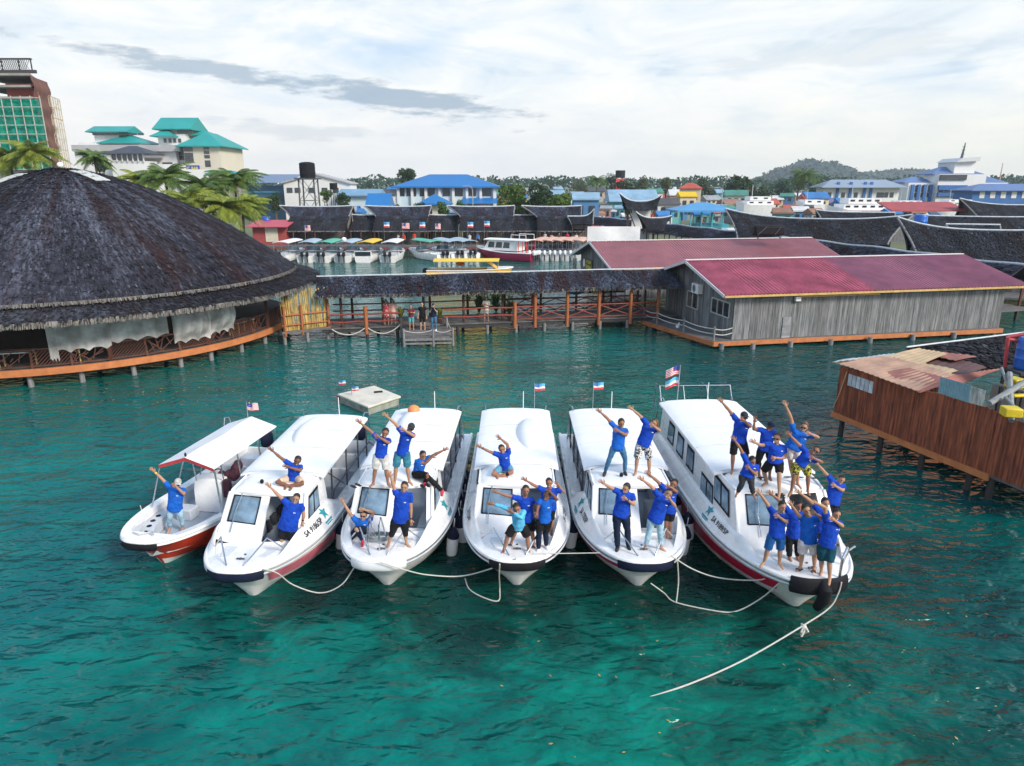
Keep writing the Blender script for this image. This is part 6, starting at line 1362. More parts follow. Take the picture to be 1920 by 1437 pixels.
k = MB(); k.box(((g4(1762)+g4(1812))/2, -.2, zf(333)), (g4(1812)-g4(1762), .6, zf(328)-zf(338))); k.build('window_band', WIN, T)
k = MB(); k.box(((g4(1762)+g4(1815))/2, -.4, zf(352)), (g4(1815)-g4(1762), .8, 1.6)); k.box(((g4(1762)+g4(1815))/2, -.4, zf(365)), (g4(1815)-g4(1762), .8, 1.2)); k.build('balcony', GBL, T)
for x in np.linspace(1720, 1895, 16): k = MB(); k.box((g4(x), 1.7, zf(372)/2+zf(343)/2-2), (1.0, .6, 8)); k.build('pilaster', GBL, T)
for x in (1730, 1742, 1754, 1828, 1842, 1856, 1870, 1884): window(T, g4(x), 1.9, zf(354), 1.6, 2.2); window(T, g4(x), 1.9, zf(366), 1.6, 1.6)
for x in (1768, 1780, 1792, 1804): window(T, g4(x), -.3, zf(358.5), 1.8, 1.5)
Y = 235; T = thing('long_office', 'long white hall with a pale slate hip roof left of the port offices', 'building', (XX(1622, Y), Y, .9)); ox = T.location.x; g5 = lambda x: XX(x, Y)-ox
block(T, (0, 4, 0), (g5(1696)-g5(1553), 6, Z(350, Y)-.9), WALLW); hip(T, (0, 4, Z(351, Y)-.9), (g5(1697)-g5(1553), 7), Z(337, Y)-Z(351, Y), mat('pale_slate_roof', (.24, .30, .40), .5, .1, .1), 1.5)
for x in (1576, 1600, 1627, 1639): k = MB(); k.box((g5(x), .8, 5), (.8, .6, 8)); k.build('pilaster', GBL, T)
for x in (1562, 1588, 1612, 1655, 1662, 1670, 1680): window(T, g5(x), .95, Z(366, Y)-.9, 1.2, 1.6)
T = thing('office_annex', 'blue-roofed office annex at the far right edge of the port offices', 'building', (XX(1905, 228), 228, .9)); block(T, (0, 6, 0), (24, 10, Z(357, 228)-.9), GBL); hip(T, (0, 6, Z(357, 228)-.9), (24, 10), Z(345, 228)-Z(357, 228), GB, 1.2)
for i in range(6): window(T, -9+i*3.4, .95, Z(366, 228)-.9, 1.6, 2.0, WALLW)
T = thing('radio_mast', 'thin red and white radio mast beyond the port offices', 'mast', (XX(1876, 400), 400, .9)); k = MB(); k.tube([(0, 0, 0), (0, 0, Z(309, 400))], [.6, .2], 6); k.build('mast', mat('mast_paint', (.5, .3, .3), .6), T)
# town in the middle distance: single houses on stilts and shop houses
RC = [('pale blue roof', (.22, .36, .50)), ('rusty roof', (.26, .14, .10)), ('grey tin roof', (.28, .30, .33)), ('white tin roof', (.55, .57, .60)), ('red roof', (.42, .08, .05)), ('green roof', (.06, .22, .17)), ('dark roof', (.07, .07, .08)), ('blue roof', (.03, .16, .42))]
WC = [('white walls', (.58, .58, .58)), ('turquoise walls', (.10, .34, .36)), ('grey walls', (.25, .26, .28)), ('cream walls', (.55, .48, .36)), ('blue walls', (.07, .20, .40)), ('pink walls', (.50, .27, .25))]
def town_house(x, ytop, Y, wpx, ri, wi, lab, rz=0, tall=None, hipd=False, z=.9, grp='small houses of the town'):
    q = P(x, ytop, Y); w_ = wpx*Y/1350; hgt = max(3.2, q.z-z); T = thing('town_house', lab, 'house', (q.x, Y, z), rz, grp); rh = min(hgt*.4, w_*.22); d = w_*.75
    block(T, (0, d/2, 0), (w_*.92, d*.92, hgt-rh), mat('town_'+WC[wi][0].replace(' ', '_'), WC[wi][1], .85, .2, .2)); hip(T, (0, d/2, hgt-rh), (w_*.9, d*.9), rh, mat('town_'+RC[ri][0].replace(' ', '_'), RC[ri][1], .6, .25, .3), w_*.06, not hipd)
    n = max(2, int(w_/2.2))
    for i in range(n): window(T, (i+.5-n/2)*w_*.84/n, d*.04-.06, (hgt-rh)*.66, w_/n*.42, min(1.5, (hgt-rh)*.3))
    return T
rr = random.Random(21); used = set()
def lab_for(ri, wi, where):
    return '%s and %s house %s' % (RC[ri][0], WC[wi][0], where)
spots = []
for i in range(64):
    x = 640+i*15.2+rr.uniform(-8, 8)+(110 if i > 30 else 0)*0
    Y = rr.choice((190, 230, 280, 340, 420)); hz = rr.uniform(3.6, 7.0)
    yt = 718.5-FPX*math.tan(math.atan((hz+.9-CAM_H)/Y)+PITCH); spots.append((x, yt, Y))
spots.sort(key=lambda s: s[0])
marks = [(700, 'left of the big blue roof'), (950, 'behind the big blue roof'), (1080, 'behind the round green bushes'), (1170, 'left of the boat-shaped roof gable'), (1270, 'between boat-shaped gable and red-roofed villa'), (1330, 'around the red-roofed villa'), (1460, 'behind the blue pavilion'), (1560, 'left of the long white hall'), (1700, 'below the long white hall'), (2000, 'below the port offices')]
cnt = {}
for x, yt, Y in spots:
    if 1520 < x < 1960 and Y > 225: Y = 205; yt = Z(0, Y)*0+718.5-FPX*math.tan(math.atan((4.5+.9-CAM_H)/Y)+PITCH)
    ri, wi = rr.randrange(8), rr.randrange(6); mk = next(m for lim, m in marks if x < lim)
    for _ in range(48):
        if (ri, wi, mk) not in used: break
        ri, wi = rr.randrange(8), rr.randrange(6)
    used.add((ri, wi, mk)); town_house(x, yt, Y, rr.uniform(22, 44)*190/Y+8, ri, wi, lab_for(ri, wi, mk), rr.uniform(-.35, .35))
T = town_house(1296, 343, 200, 42, 4, 3, 'villa with a bright red hip roof among trees', -.2, hipd=True)
town_house(1292, 360, 180, 34, 2, 3, 'bright yellow two-storey house front in the town', .1).children[0].data.materials[0] = mat('yellow_wall', (.62, .42, .02), .8, .1, .3)
town_house(1255, 372, 165, 46, 6, 0, 'dark-roofed open shop house left of the blue pavilion', .15)
T = town_house(1100, 361, 128, 52, 0, 4, 'grey-blue flat shop building with a red base behind the bushes', 0); block(T, (0, -.15, 0), (5.4, .2, 2.2), FLAGR, 'red_base')
town_house(1040, 357, 140, 40, 0, 1, 'turquoise shed with a pale blue tin roof behind the bushes', .05); town_house(1190, 356, 170, 92, 0, 1, 'long turquoise market hall with a pale blue tin roof', 0)
for i in range(110):
    x = rr.uniform(640, 1960); Y = rr.choice((132, 142, 155, 170, 185)) if x < 1520 else rr.choice((128, 140, 150)); hz_ = rr.uniform(2.6, 4.4)
    yt = 718.5-FPX*math.tan(math.atan((hz_+.9-CAM_H)/Y)+PITCH); ri, wi = rr.randrange(8), rr.randrange(6); mk = 'low down '+next(m for lim, m in marks if x < lim)
    for _ in range(48):
        if (ri, wi, mk) not in used: break
        ri, wi = rr.randrange(8), rr.randrange(6)
    used.add((ri, wi, mk)); town_house(x, yt, Y, rr.uniform(16, 34)*150/Y, ri, wi, lab_for(ri, wi, mk), rr.uniform(-.4, .4), grp='low houses of the town')
# blue pavilion and quay road with cars
Y = 118; T = thing('blue_pavilion', 'open market pavilion with a bright mid-blue hip roof by the car park', 'pavilion', (XX(1333, Y), Y, .9)); hip(T, (0, 4, Z(395, Y)-.9), ((XX(1388, Y)-XX(1275, Y)), 8), Z(381, Y)-Z(395, Y), mat('pavilion_blue', (.07, .28, .55), .5, .12, .3), .3)
for i in range(6):
    for yy in (.4, 7.6): k = MB(); k.beam((-4.5+i*1.8, yy, 0), (-4.5+i*1.8, yy, Z(395, Y)-.9), .18, .18); k.build('column', mat('turquoise_column', (.05, .35, .42), .6), T)
k = MB(); k.box((1.5, 4.5, .9), (5.5, 5, 1.8)); k.build('stall_wall', mat('turquoise_column', (.05, .35, .42)), T)
CARC = [('white', (.70, .71, .72)), ('silver', (.45, .47, .50)), ('pale blue', (.35, .50, .62)), ('dark grey', (.06, .065, .075)), ('dark red', (.30, .03, .03))]
def car(pos, rz, ci, lab):
    T = thing('parked_car', lab, 'car', pos, rz, 'cars parked by the market'); m = mat('car_paint_'+CARC[ci][0].replace(' ', '_'), CARC[ci][1], .3, .05, 2, coat=.5)
    prof = [(-2.1, .35), (2.1, .35), (2.15, .7), (1.3, .92), (.6, 1.42), (-1.0, 1.45), (-1.75, .95), (-2.15, .85)]
    k = MB(); k.loft([[Vector((x, y*s_, z)) for x, z in prof] for y, s_ in ((-.82, 1), (.82, 1))]); k.build('body', m, T, bevel=.08)
    for sd in (1, -1): k = MB(); k.add([(1.12, sd*.845, .95), (.58, sd*.845, 1.34), (-.95, sd*.845, 1.37), (-1.55, sd*.845, .97)], [[0, 1, 2, 3]]); k.build('side_window', DGLASS, T)
    k = MB(); k.add([(1.34, -.7, .93), (1.34, .7, .93), (.66, .66, 1.40), (.66, -.66, 1.40)], [[0, 1, 2, 3]]); k.build('windscreen', DGLASS, T)
    for x in (-1.3, 1.3):
        for sd in (1, -1): k = MB(); k.tube([(x, sd*.7, .33), (x, sd*.86, .33)], .33, 14); k.build('wheel', BLACK, T)
carpts = [(1190, 407, 0), (1206, 409, 3), (1222, 410, 1), (1240, 409, 2), (1256, 411, 0), (1272, 412, 1), (1288, 411, 3), (1305, 413, 4), (1322, 413, 1), (1335, 415, 0), (1350, 415, 3), (1364, 414, 2), (1376, 417, 0), (1336, 407, 1), (1355, 408, 0), (1372, 409, 4)]
for i, (x, y, c) in enumerate(carpts):
    q = G(x, y+6, .9); q.y = min(q.y, 117); w_ = ['at the left end of the car row', 'second from left in the row', 'third from left in the row', 'fourth from left, under the small gable', 'left of the middle of the row', 'in the middle of the row', 'right of the middle of the row', 'in front of the pavilion left side', 'before the pavilion middle', 'before the pavilion right half', 'near the street lamp', 'just right of the lamp', 'last at the right, beside the thatch', 'in the back row, left', 'in the back row, middle', 'in the back row, right'][i]
    car(q, R(90+rr.uniform(-15, 15)), c, '%s car parked by the market, %s' % (CARC[c][0], w_))
k = MB(); a, b = G(1210, 408, 1.2), G(1315, 408, 1.2); k.beam(a-a, b-a, .3, .9); tag(k.build('orange_barrier', mat('orange_barrier_paint', (.62, .16, .05), .6), loc=a, org=(0, 0, 0)), 'long orange barrier wall left of the parked cars', 'barrier')
# small raised boat-shaped gable
saddle('gate_gable', 'small boat-shaped gable roof with two high horns standing on white posts', (P(1176, 392, 100).x, 100), (P(1232, 392, 100).x, 100), Z(393, 100), 3.5, Z(379, 100), 1.15, .95, .9, THD, ntuft=300, wall=False)
T = thing('gate_wall', 'white panel wall carrying the small boat-shaped gable', 'wall', (XX(1207, 101), 101, .9)); k = MB(); k.box((0, .5, (Z(393, 100)-.9)/2), (2.6, .3, Z(393, 100)-.9)); k.build('wall', WALLW, T)
for x in (-1.9, 1.9): k = MB(); k.beam((x, .5, 0), (x, .5, Z(392, 100)-.9), .25, .25); k.beam((x*.2, .4, 1.5), (x, .4, Z(393, 100)-.9), .15, .15); k.build('post', BRAIL, T)
saddle('gate_gable', 'small dark boat-shaped gable lying over the long walkway roof', (P(1212, 424, 93).x, 93), (P(1246, 424, 93).x, 93), 3.6, 3, 4.9, .8, .3, 1.2, THD, ntuft=250, wall=False)
# street lamps
for x, yt, Y, lab in ((1030, 347, 135, 'tall street lamp behind the round green bushes'), (1356, 352, 128, 'tall street lamp rising from the car park by the pavilion'), (1512, 358, 190, 'tall street lamp left of the white ferry'), (886, 349, 120, 'thin pole in front of the big blue roof'), (595, 330, 108, 'thin street lamp beside the water tower')):
    q = P(x, yt, Y); T = thing('street_lamp', lab, 'lamp', (q.x, Y, .9), 0, 'street lamps of the town'); h = q.z-.9
    k = MB(); k.tube([(0, 0, 0), (0, 0, h*.9), (-.15, 0, h*.97), (-.6, 0, h), (-1.2, 0, h)], [.09, .06, .05, .05, .05], 8); k.build('pole', TRIMG, T); k = MB(); k.box((-1.35, 0, h-.03), (.6, .2, .1)); k.build('lamp_head', TRIMG, T)
# white ferries in the harbour beyond
def ferry(x0, x1, ydeck, ytop, Y, label, decks=2):
    a, b = XX(x0, Y), XX(x1, Y); L_ = b-a; T = thing('ferry', label, 'ship', (a, Y, .0), 0, 'white ships in the harbour'); zd = max(2.2, Z(ydeck, Y)); zt_ = Z(ytop, Y)
    k = MB(); k.loft([[Vector((x, sy*w_, z)) for sy, w_ in ((-1, 2.6*e), (1, 2.6*e))]+[Vector((x, 1.8*e, .3)), Vector((x, -1.8*e, .3))] for x, e, z in ((-L_*.04, .1, zd+.8), (L_*.10, .8, zd+.3), (L_*.3, 1, zd), (L_, .95, zd))]); k.build('hull', WHITE, T)
    hh = (zt_-zd)/decks
    for i in range(decks):
        x0_, x1_ = L_*(.18+.09*i), L_*(.95-.07*i); k = MB(); k.box(((x0_+x1_)/2, 0, zd+hh*(i+.46)), (x1_-x0_, 4.2-.6*i, hh*.9)); dk_ = k.build('superstructure', WHITE, T)
        n = int((x1_-x0_)/1.5)
        for j in range(n): k = MB(); k.box((x0_+(j+.5)*(x1_-x0_)/n, -2.12+.3*i, zd+hh*(i+.55)), (.8, .06, hh*.32)); k.build('window', WIN, dk_)
    k = MB(); k.tube([(L_*.4, 0, zt_-.1), (L_*.4, 0, zt_+2.2)], .08, 6); k.build('mast', TRIMG, T)
ferry(1388, 1452, 384, 368, 150, 'white ferry with a row of square windows left of the harbour'); ferry(1562, 1662, 393, 371, 135, 'long white ferry with a pale blue top in front of the long white hall'); ferry(1668, 1735, 388, 376, 150, 'white ferry moored right of the longest ferry'); ferry(1500, 1545, 383, 374, 165, 'small white launch left of the longest ferry', 1); ferry(1760, 1830, 385, 374, 170, 'white launch below the port offices', 2)
k = MB(); a = P(1672, 398, 112); k.prism([(0, 0, 0), (12, 0, 0), (12, 5, 1.2), (0, 5, 1.2)], (0, 0, .15)); tag(k.build('shed_roof', mat('dull_red_sheet', (.33, .055, .06), .6, .2, .6), loc=(a.x, 112, Z(397, 112)), org=(0, 0, 0)), 'low red sheet roof in front of the ferries', 'roof')
# ================================================================== TREES
TRUNK = mat('tree_trunk', (.10, .075, .055), .9, .3, 4, bump=.4)
FOL = [leaf_mat('foliage_deep', (.010, .035, .012), (.045, .095, .028)), leaf_mat('foliage_bright', (.035, .085, .010), (.13, .22, .03)), leaf_mat('foliage_blue_green', (.014, .050, .030), (.05, .12, .065)), leaf_mat('foliage_olive', (.035, .055, .012), (.11, .14, .04))]
def crown_mesh(seed, r, n, lf, lobes=9):
    rr = random.Random(seed); k = MB(); cs = []
    for i in range(lobes):
        a = rr.random()*2*pi; d = rr.uniform(.0, .75); cs.append((Vector((r[0]*d*math.cos(a), r[1]*d*math.sin(a), r[2]*rr.uniform(-.5, .7))), rr.uniform(.3, .55)))
    for _ in range(n):
        c, q = rr.choice(cs); v = Vector((rr.gauss(0, 1), rr.gauss(0, 1), rr.gauss(0, 1))).normalized()*rr.uniform(.6, 1.05); p = c+Vector((v.x*r[0]*q, v.y*r[1]*q, v.z*r[2]*q))
        a = Vector((rr.gauss(0, 1), rr.gauss(0, 1), rr.gauss(0, 1))).normalized()*lf*rr.uniform(.5, 1.3); b = a.cross(Vector((rr.gauss(0, 1), rr.gauss(0, 1), rr.gauss(0, 1)))).normalized()*lf*rr.uniform(.4, .9)
        k.quad(p-a, p-b*.8, p+a, p+b*.8)
    return k
def tree(x, ytop, Y, wpx, fi, label, seed, z=.9, n=900, grp='trees of the town'):
    q = P(x, ytop, Y); h = max(3.0, q.z-z); w_ = wpx*Y/1350/2; T = thing('leafy_tree', label, 'tree', (q.x, Y, z), 0, grp); ch = min(h*.46, w_*1.0); n = int(n*1.35)
    k = MB(); rr = random.Random(seed); k.tube([(0, 0, 0), (rr.uniform(-.2, .2), 0, h*.4), (rr.uniform(-.4, .4), 0, h*.75)], [h*.035, h*.025, h*.01], 8)
    for i in range(5): a = rr.random()*6.28; k.tube([(0, 0, h*rr.uniform(.3, .5)), (math.cos(a)*w_*.6, math.sin(a)*w_*.6, h*rr.uniform(.6, .8))], [h*.016, h*.005], 6)
    k.build('trunk', TRUNK, T); c = crown_mesh(seed, (w_, w_*.9, ch), n, max(.16, w_*.10)); c.v = [p+Vector((0, 0, h-ch)) for p in c.v]; c.build('crown', FOL[fi], T, smooth=False)
for i, (x, yt, Y, w_, fi, n, lab) in enumerate(((965, 343, 132, 62, 1, 2600, 'broad bright green bushy tree, left one of the clump behind the fourth hut'), (1010, 348, 128, 60, 0, 2400, 'dark round tree in the middle of the clump behind the fourth hut'), (1050, 356, 122, 52, 1, 2400, 'light green bushy tree, right one of the clump behind the fourth hut'), (763, 313, 230, 42, 0, 1500, 'tall dark tree rising behind the left of the big blue roof'), (640, 362, 128, 36, 0, 1200, 'dark bushy tree right of the water tower'), (612, 358, 140, 26, 1, 900, 'narrow green tree behind the water tower'), (482, 372, 120, 40, 1, 1200, 'light green bush left of the water tower'), (515, 362, 150, 40, 0, 1000, 'dark green bush below the blue-grey shed'), (180, 290, 165, 36, 0, 1400, 'dark tree in front of the white hotel'), (1033, 331, 420, 24, 2, 700, 'round tree on the skyline above the street lamp'), (1147, 327, 300, 30, 2, 800, 'round-headed tree left of the small black tank on the skyline'), (1205, 331, 330, 36, 3, 800, 'spreading tree behind the small black tank'), (1325, 334, 300, 40, 0, 900, 'dark tree left of the large skyline tree'), (1385, 330, 260, 64, 0, 1300, 'large dark spreading tree on the skyline left of the hill'), (1250, 336, 280, 40, 3, 800, 'olive tree left of the red-roofed villa'), (1500, 320, 300, 42, 0, 1000, 'dark tree in front of the wooded hill'), (1535, 331, 280, 46, 2, 1000, 'blue-green tree right of the tall dark tree under the hill'), (1690, 335, 290, 44, 3, 900, 'olive tree between the long hall and the port offices'), (1470, 337, 320, 50, 2, 900, 'blue-green tree at the left foot of the hill'), (850, 340, 330, 30, 2, 600, 'tree tip behind the blue roof ridge'), (1088, 338, 350, 34, 3, 700, 'low olive tree on the skyline above the bushes'), (1175, 337, 260, 50, 0, 900, 'dark low tree behind the market hall'), (1430, 345, 230, 44, 0, 900, 'dark tree behind the ferry with square windows'), (905, 340, 300, 26, 0, 600, 'small dark tree right of the blue roof'), (830, 378, 118, 26, 1, 700, 'light green shrub before the porch of the blue-roofed building'), (790, 377, 116, 30, 0, 800, 'dark low shrub before the blue-roofed building'), (745, 380, 116, 22, 0, 600, 'dark low shrub left of the blue-roofed building'), (862, 376, 117, 22, 1, 600, 'small green shrub right of the blue porch'), (1178, 378, 112, 30, 0, 700, 'green tree beside the small boat-shaped gable'), (690, 333, 420, 30, 2, 500, 'distant tree on the skyline left of the blue roof'))):
    tree(x, yt, Y, w_, fi, lab, 100+i, n=n)
def palm(x, y, Y, hcr, label, seed, fi=3, nfr=34, z=.9):
    q = P(x, y, Y); T = thing('coconut_palm', label, 'palm', (q.x, Y, z), 0, 'coconut palms'); h = q.z-z; hcr *= 1.02; rr = random.Random(seed); bx_ = rr.uniform(-.5, .5)
    k = MB(); k.tube([(bx_, 0, 0), (bx_*.6, 0, h*.5), (0, 0, h)], [.22, .15, .12], 10); k.build('trunk', TRUNK, T)
    k = MB()
    for i in range(nfr):
        a = 2*pi*i/nfr+rr.uniform(-.25, .25); el_ = rr.uniform(-.15, 1.25); L_ = hcr*rr.uniform(.8, 1.15); d = Vector((math.cos(a), math.sin(a), 0)); pts = []
        for s in np.linspace(0, 1, 12): pts.append(Vector((0, 0, h))+d*(L_*s*math.cos(el_*(1-s*.5)))+Vector((0, 0, L_*(math.sin(el_)*s-(.42+.22*math.cos(el_))*s*s))))
        k.tube(pts, [.045*(1-s*.8) for s in np.linspace(0, 1, 12)], 5)
        for j in range(1, 12):
            for m_ in range(4):
                p = pts[j-1]+(pts[j]-pts[j-1])*(m_/4); t_ = (pts[j]-pts[j-1]).normalized(); sd_ = t_.cross(Vector((0, 0, 1))).normalized(); ll = L_*.26*math.sin(pi*min(1, .15+j/12*.85))*rr.uniform(.8, 1.1)+.1
                for s_ in (1, -1):
                    e = p+sd_*s_*ll*.75+t_*ll*.45+Vector((0, 0, -ll*.45)); w_ = t_*.036
                    k.add([p-w_, p+w_, p+(e-p)*.6+w_*.8, e, p+(e-p)*.6-w_*.8], [[0, 1, 2, 3, 4]])
    k.build('crown', PALML[fi % 2], T, smooth=False)
PALML = [leaf_mat('palm_green', (.03, .085, .015), (.16, .24, .045)), leaf_mat('palm_yellow', (.08, .13, .012), (.34, .38, .05))]
for i, (x, y, Y, hc, fi, lab) in enumerate(((310, 335, 78, 3.4, 0, 'tall coconut palm, left one of the group right of the dome'), (382, 352, 76, 3.6, 0, 'coconut palm in the middle of the group right of the dome'), (438, 340, 80, 3.6, 0, 'coconut palm at the right of the group beside the warehouse'), (420, 388, 72, 3.4, 1, 'yellowish coconut palm lowest against the dome edge'), (262, 338, 84, 2.6, 1, 'small yellowish palm at the left of the group by the dome'), (455, 385, 75, 2.8, 1, 'yellowish palm at the right edge of the dome'), (355, 380, 72, 3.2, 1, 'yellowish palm half hidden by the dome'), (18, 300, 82, 3.2, 1, 'yellowish palm at the left edge before the green netting'), (62, 288, 80, 3.4, 1, 'yellow-green palm in front of the scaffolded building'), (1510, 330, 240, 6, 0, 'dark palm under the wooded hill'), (1119, 338, 280, 5, 0, 'small palm on the skyline left of the black tank'), (176, 296, 100, 2.6, 0, 'dark palm in front of the white hotel'))):
    palm(x, y, Y, hc, lab, 300+i, fi)
T = thing('skyline_tank', 'black water tank on a red-roofed tower on the skyline', 'water tank', (XX(1163, 300), 300, .9)); k = MB(); k.cyl((0, 0, Z(334, 300)-.9), 2.0, 3.0, 14); k.build('tank', BLACK, T); block(T, (0, 0, 0), (4, 4, Z(335, 300)-1.0), FLAGR)
# far-off wood along the horizon and mangrove under the town
k = MB(); rr = random.Random(77)
for i in range(17000):
    x = rr.uniform(440, 1960); Y = rr.choice((520, 620, 720)); hh = 12.5+4.5*mnoise.noise(Vector((x*.012, Y*.01, 2)))+2.5*mnoise.noise(Vector((x*.06, Y*.01, 5))); X_ = XX(x, Y); z_ = .5+rr.random()**.5*hh
    s_ = rr.uniform(.7, 1.7); a = Vector((rr.gauss(0, 1), rr.gauss(0, 1), rr.gauss(0, 1))).normalized()*s_; b = a.cross(Vector((rr.gauss(0, 1), rr.gauss(0, 1), 1))).normalized()*s_*.8; p = Vector((X_, Y+rr.uniform(-12, 12), z_)); k.quad(p-a, p-b, p+a, p+b)
tag(k.build('far_wood', FOL[2], smooth=False), 'far wooded shore along the horizon', 'wood', kind='stuff')
# leaves and scraps drifting on the water
k = MB(); rr = random.Random(31)
for i in range(370):
    if i < 260: q = G(rr.uniform(20, 760), rr.uniform(655, 760), .012)
    elif i < 330: q = G(rr.uniform(1180, 1900), rr.uniform(655, 700), .012)
    else: q = G(rr.uniform(900, 1900), rr.uniform(1080, 1430), .012)
    a = rr.random()*6.28; s_ = rr.uniform(.03, .09)*(1 if i < 330 else .6); d = Vector((math.cos(a), math.sin(a), 0))*s_; e = Vector((-d.y, d.x, 0))*.45; k.quad(q-d, q-e, q+d, q+e)
tag(k.build('floating_leaves', mat('dry_leaf', (.30, .20, .06), .8, .4, 3, island=.6), smooth=False), kind='stuff')

# ================================================================== PEOPLE
SKINS = [mat('skin_%s' % n, c, .55, .12, 6, spec=.35) for n, c in (('brown', (.31, .15, .095)), ('tan', (.43, .235, .15)), ('deep_brown', (.21, .095, .06)), ('light', (.50, .31, .22)))]
HAIR = mat('black_hair', (.014, .011, .010), .6, .3, 20, bump=.5, bscale=60); HAIRB = mat('brown_hair', (.13, .065, .03), .6, .3, 20, bump=.5, bscale=60)
EYE = mat('dark_eye', (.015, .01, .01), .3); LIP = mat('lips', (.20, .05, .045), .5); TEETH = mat('teeth', (.75, .73, .68), .4, .03)
def cloth(name, c, c2=None, scale=6, var=.25, **k): return mat(name, c, .85, var, scale, bump=.35, bscale=9, second=c2, spec=.2, **k)
ROYAL = cloth('royal_blue_shirt', (.008, .056, .43)); AZURE = cloth('azure_shirt', (.010, .11, .50)); SKYB = cloth('sky_blue_rash_vest', (.10, .42, .68))
KBLACK = cloth('black_cloth', (.012, .012, .014)); KNAVY = cloth('navy_cloth', (.010, .018, .045)); KGREY = cloth('charcoal_cloth', (.035, .04, .048)); JEAN = cloth('blue_jeans', (.03, .10, .20), (.06, .17, .30), 3, .3); LJEAN = cloth('washed_jeans', (.16, .33, .45), (.35, .50, .60), 4, .3)
KTEAL = cloth('teal_shorts', (.02, .14, .22), (.05, .22, .30), 5, .4); KBLUE = cloth('blue_shorts', (.012, .09, .28)); DTEAL = cloth('dark_teal_shorts', (.008, .06, .09)); LBLUE = cloth('pale_blue_shorts', (.10, .30, .45)); KHAKI = cloth('cream_shorts', (.55, .42, .32))
PALEG = cloth('pale_grey_shorts', (.45, .45, .44), (.62, .61, .60), 5, .25); PINKW = cloth('white_pink_shorts', (.55, .44, .44), (.68, .62, .62), 4, .2)
def patch_mat(name, a, b, scale, thr):
    m = bpy.data.materials.new(name); m.use_nodes = True; t = m.node_tree; new_nodes(t); oc = N(t, 'ShaderNodeTexCoord').outputs['Object']
    nz = N(t, 'ShaderNodeTexNoise', None, Vector=oc, Scale=scale, Detail=2.0, Distortion=1.5).outputs[0]
    b_ = N(t, 'ShaderNodeBsdfPrincipled', None, Base_Color=ramp(t, nz, [(thr-.01, a), (thr+.01, b)]), Roughness=.8); t.links.new(b_.outputs[0], N(t, 'ShaderNodeOutputMaterial').inputs[0]); return m
PATBW = patch_mat('black_white_print', (.012, .012, .015), (.70, .70, .70), 16, .5); PATY = patch_mat('yellow_black_camouflage', (.012, .014, .01), (.45, .42, .05), 11, .5)
SHOE = mat('dark_shoe', (.02, .02, .026), .5, .2, 8); RSHOE = mat('red_shoe', (.55, .04, .07), .5, .15, 8); SANDAL = mat('black_sandal', (.015, .015, .016), .6); GLASSES = mat('sunglasses_lens', (.006, .006, .008), .15, spec=.8)
PENDING = []
def remesh_obj(k, name, mats, parent, origin, vox, smooth=5):
    o = bpy.data.objects.new(name, k.mesh(name, mats, org=origin)); COL.objects.link(o); o.parent = parent
    m = o.modifiers.new('r', 'REMESH'); m.mode = 'VOXEL'; m.voxel_size = vox; m.use_smooth_shade = True
    s = o.modifiers.new('s', 'SMOOTH'); s.factor = .5; s.iterations = smooth
    PENDING.append([o, None]); return o
def flush():
    bpy.context.view_layer.update(); dg = bpy.context.evaluated_depsgraph_get()
    new = [(o, ex, bpy.data.meshes.new_from_object(o.evaluated_get(dg))) for o, ex in PENDING]
    for o, ex, me in new:
        mats = [m for m in o.data.materials]; o.modifiers.clear(); old = o.data; o.data = me
        if len(me.materials) < len(mats):
            me.materials.clear(); [me.materials.append(m) for m in mats]
        if ex:
            bm = bmesh.new(); bm.from_mesh(me); e = ex.mesh('x', mats, angle=60); bm.from_mesh(e)
            bm.to_mesh(me); bm.free(); bpy.data.meshes.remove(e)
        me.polygons.foreach_set('use_smooth', [True]*len(me.polygons)); bpy.data.meshes.remove(old)
    PENDING.clear()
def lerp(a, b, t): return a+(b-a)*t
def hand(k, w, d, fw, s=1.0, fist=False, thumb=1):
    d = d.normalized(); side = d.cross(fw)
    if side.length < .05: side = d.cross(Vector((0, 0, 1)))
    side.normalize(); nn = side.cross(d).normalized(); s *= 1.08
    q = Matrix((side, d, nn)).transposed(); k.ell(w+d*.045*s, (.036*s, .056*s, .019*s), 10, 7, rot=q)
    for i, (ox, ln, sp) in enumerate(((-.028, .062, -.22), (-.010, .076, -.06), (.010, .071, .08), (.027, .056, .24))):
        b = w+d*.085*s+side*ox*s; dd = (d+side*sp).normalized(); c = -nn if not fist else -nn
        if fist: pts = [b, b+dd*.025*s+c*.02*s, b+dd*.008*s+c*.045*s, b-dd*.02*s+c*.035*s]
        else: pts = [b, b+dd*ln*.5*s, b+dd*ln*s+c*.010*s]
        k.tube(pts, [.0095*s, .009*s, .0065*s] if not fist else [.0095*s, .0095*s, .009*s, .007*s], 7)
    b = w+d*.025*s+side*thumb*.030*s; td = (d*.75+side*thumb*.75).normalized(); k.tube([b, b+td*.035*s, b+(td+d*.3).normalized()*.066*s], [.013*s, .0105*s, .0075*s], 7)
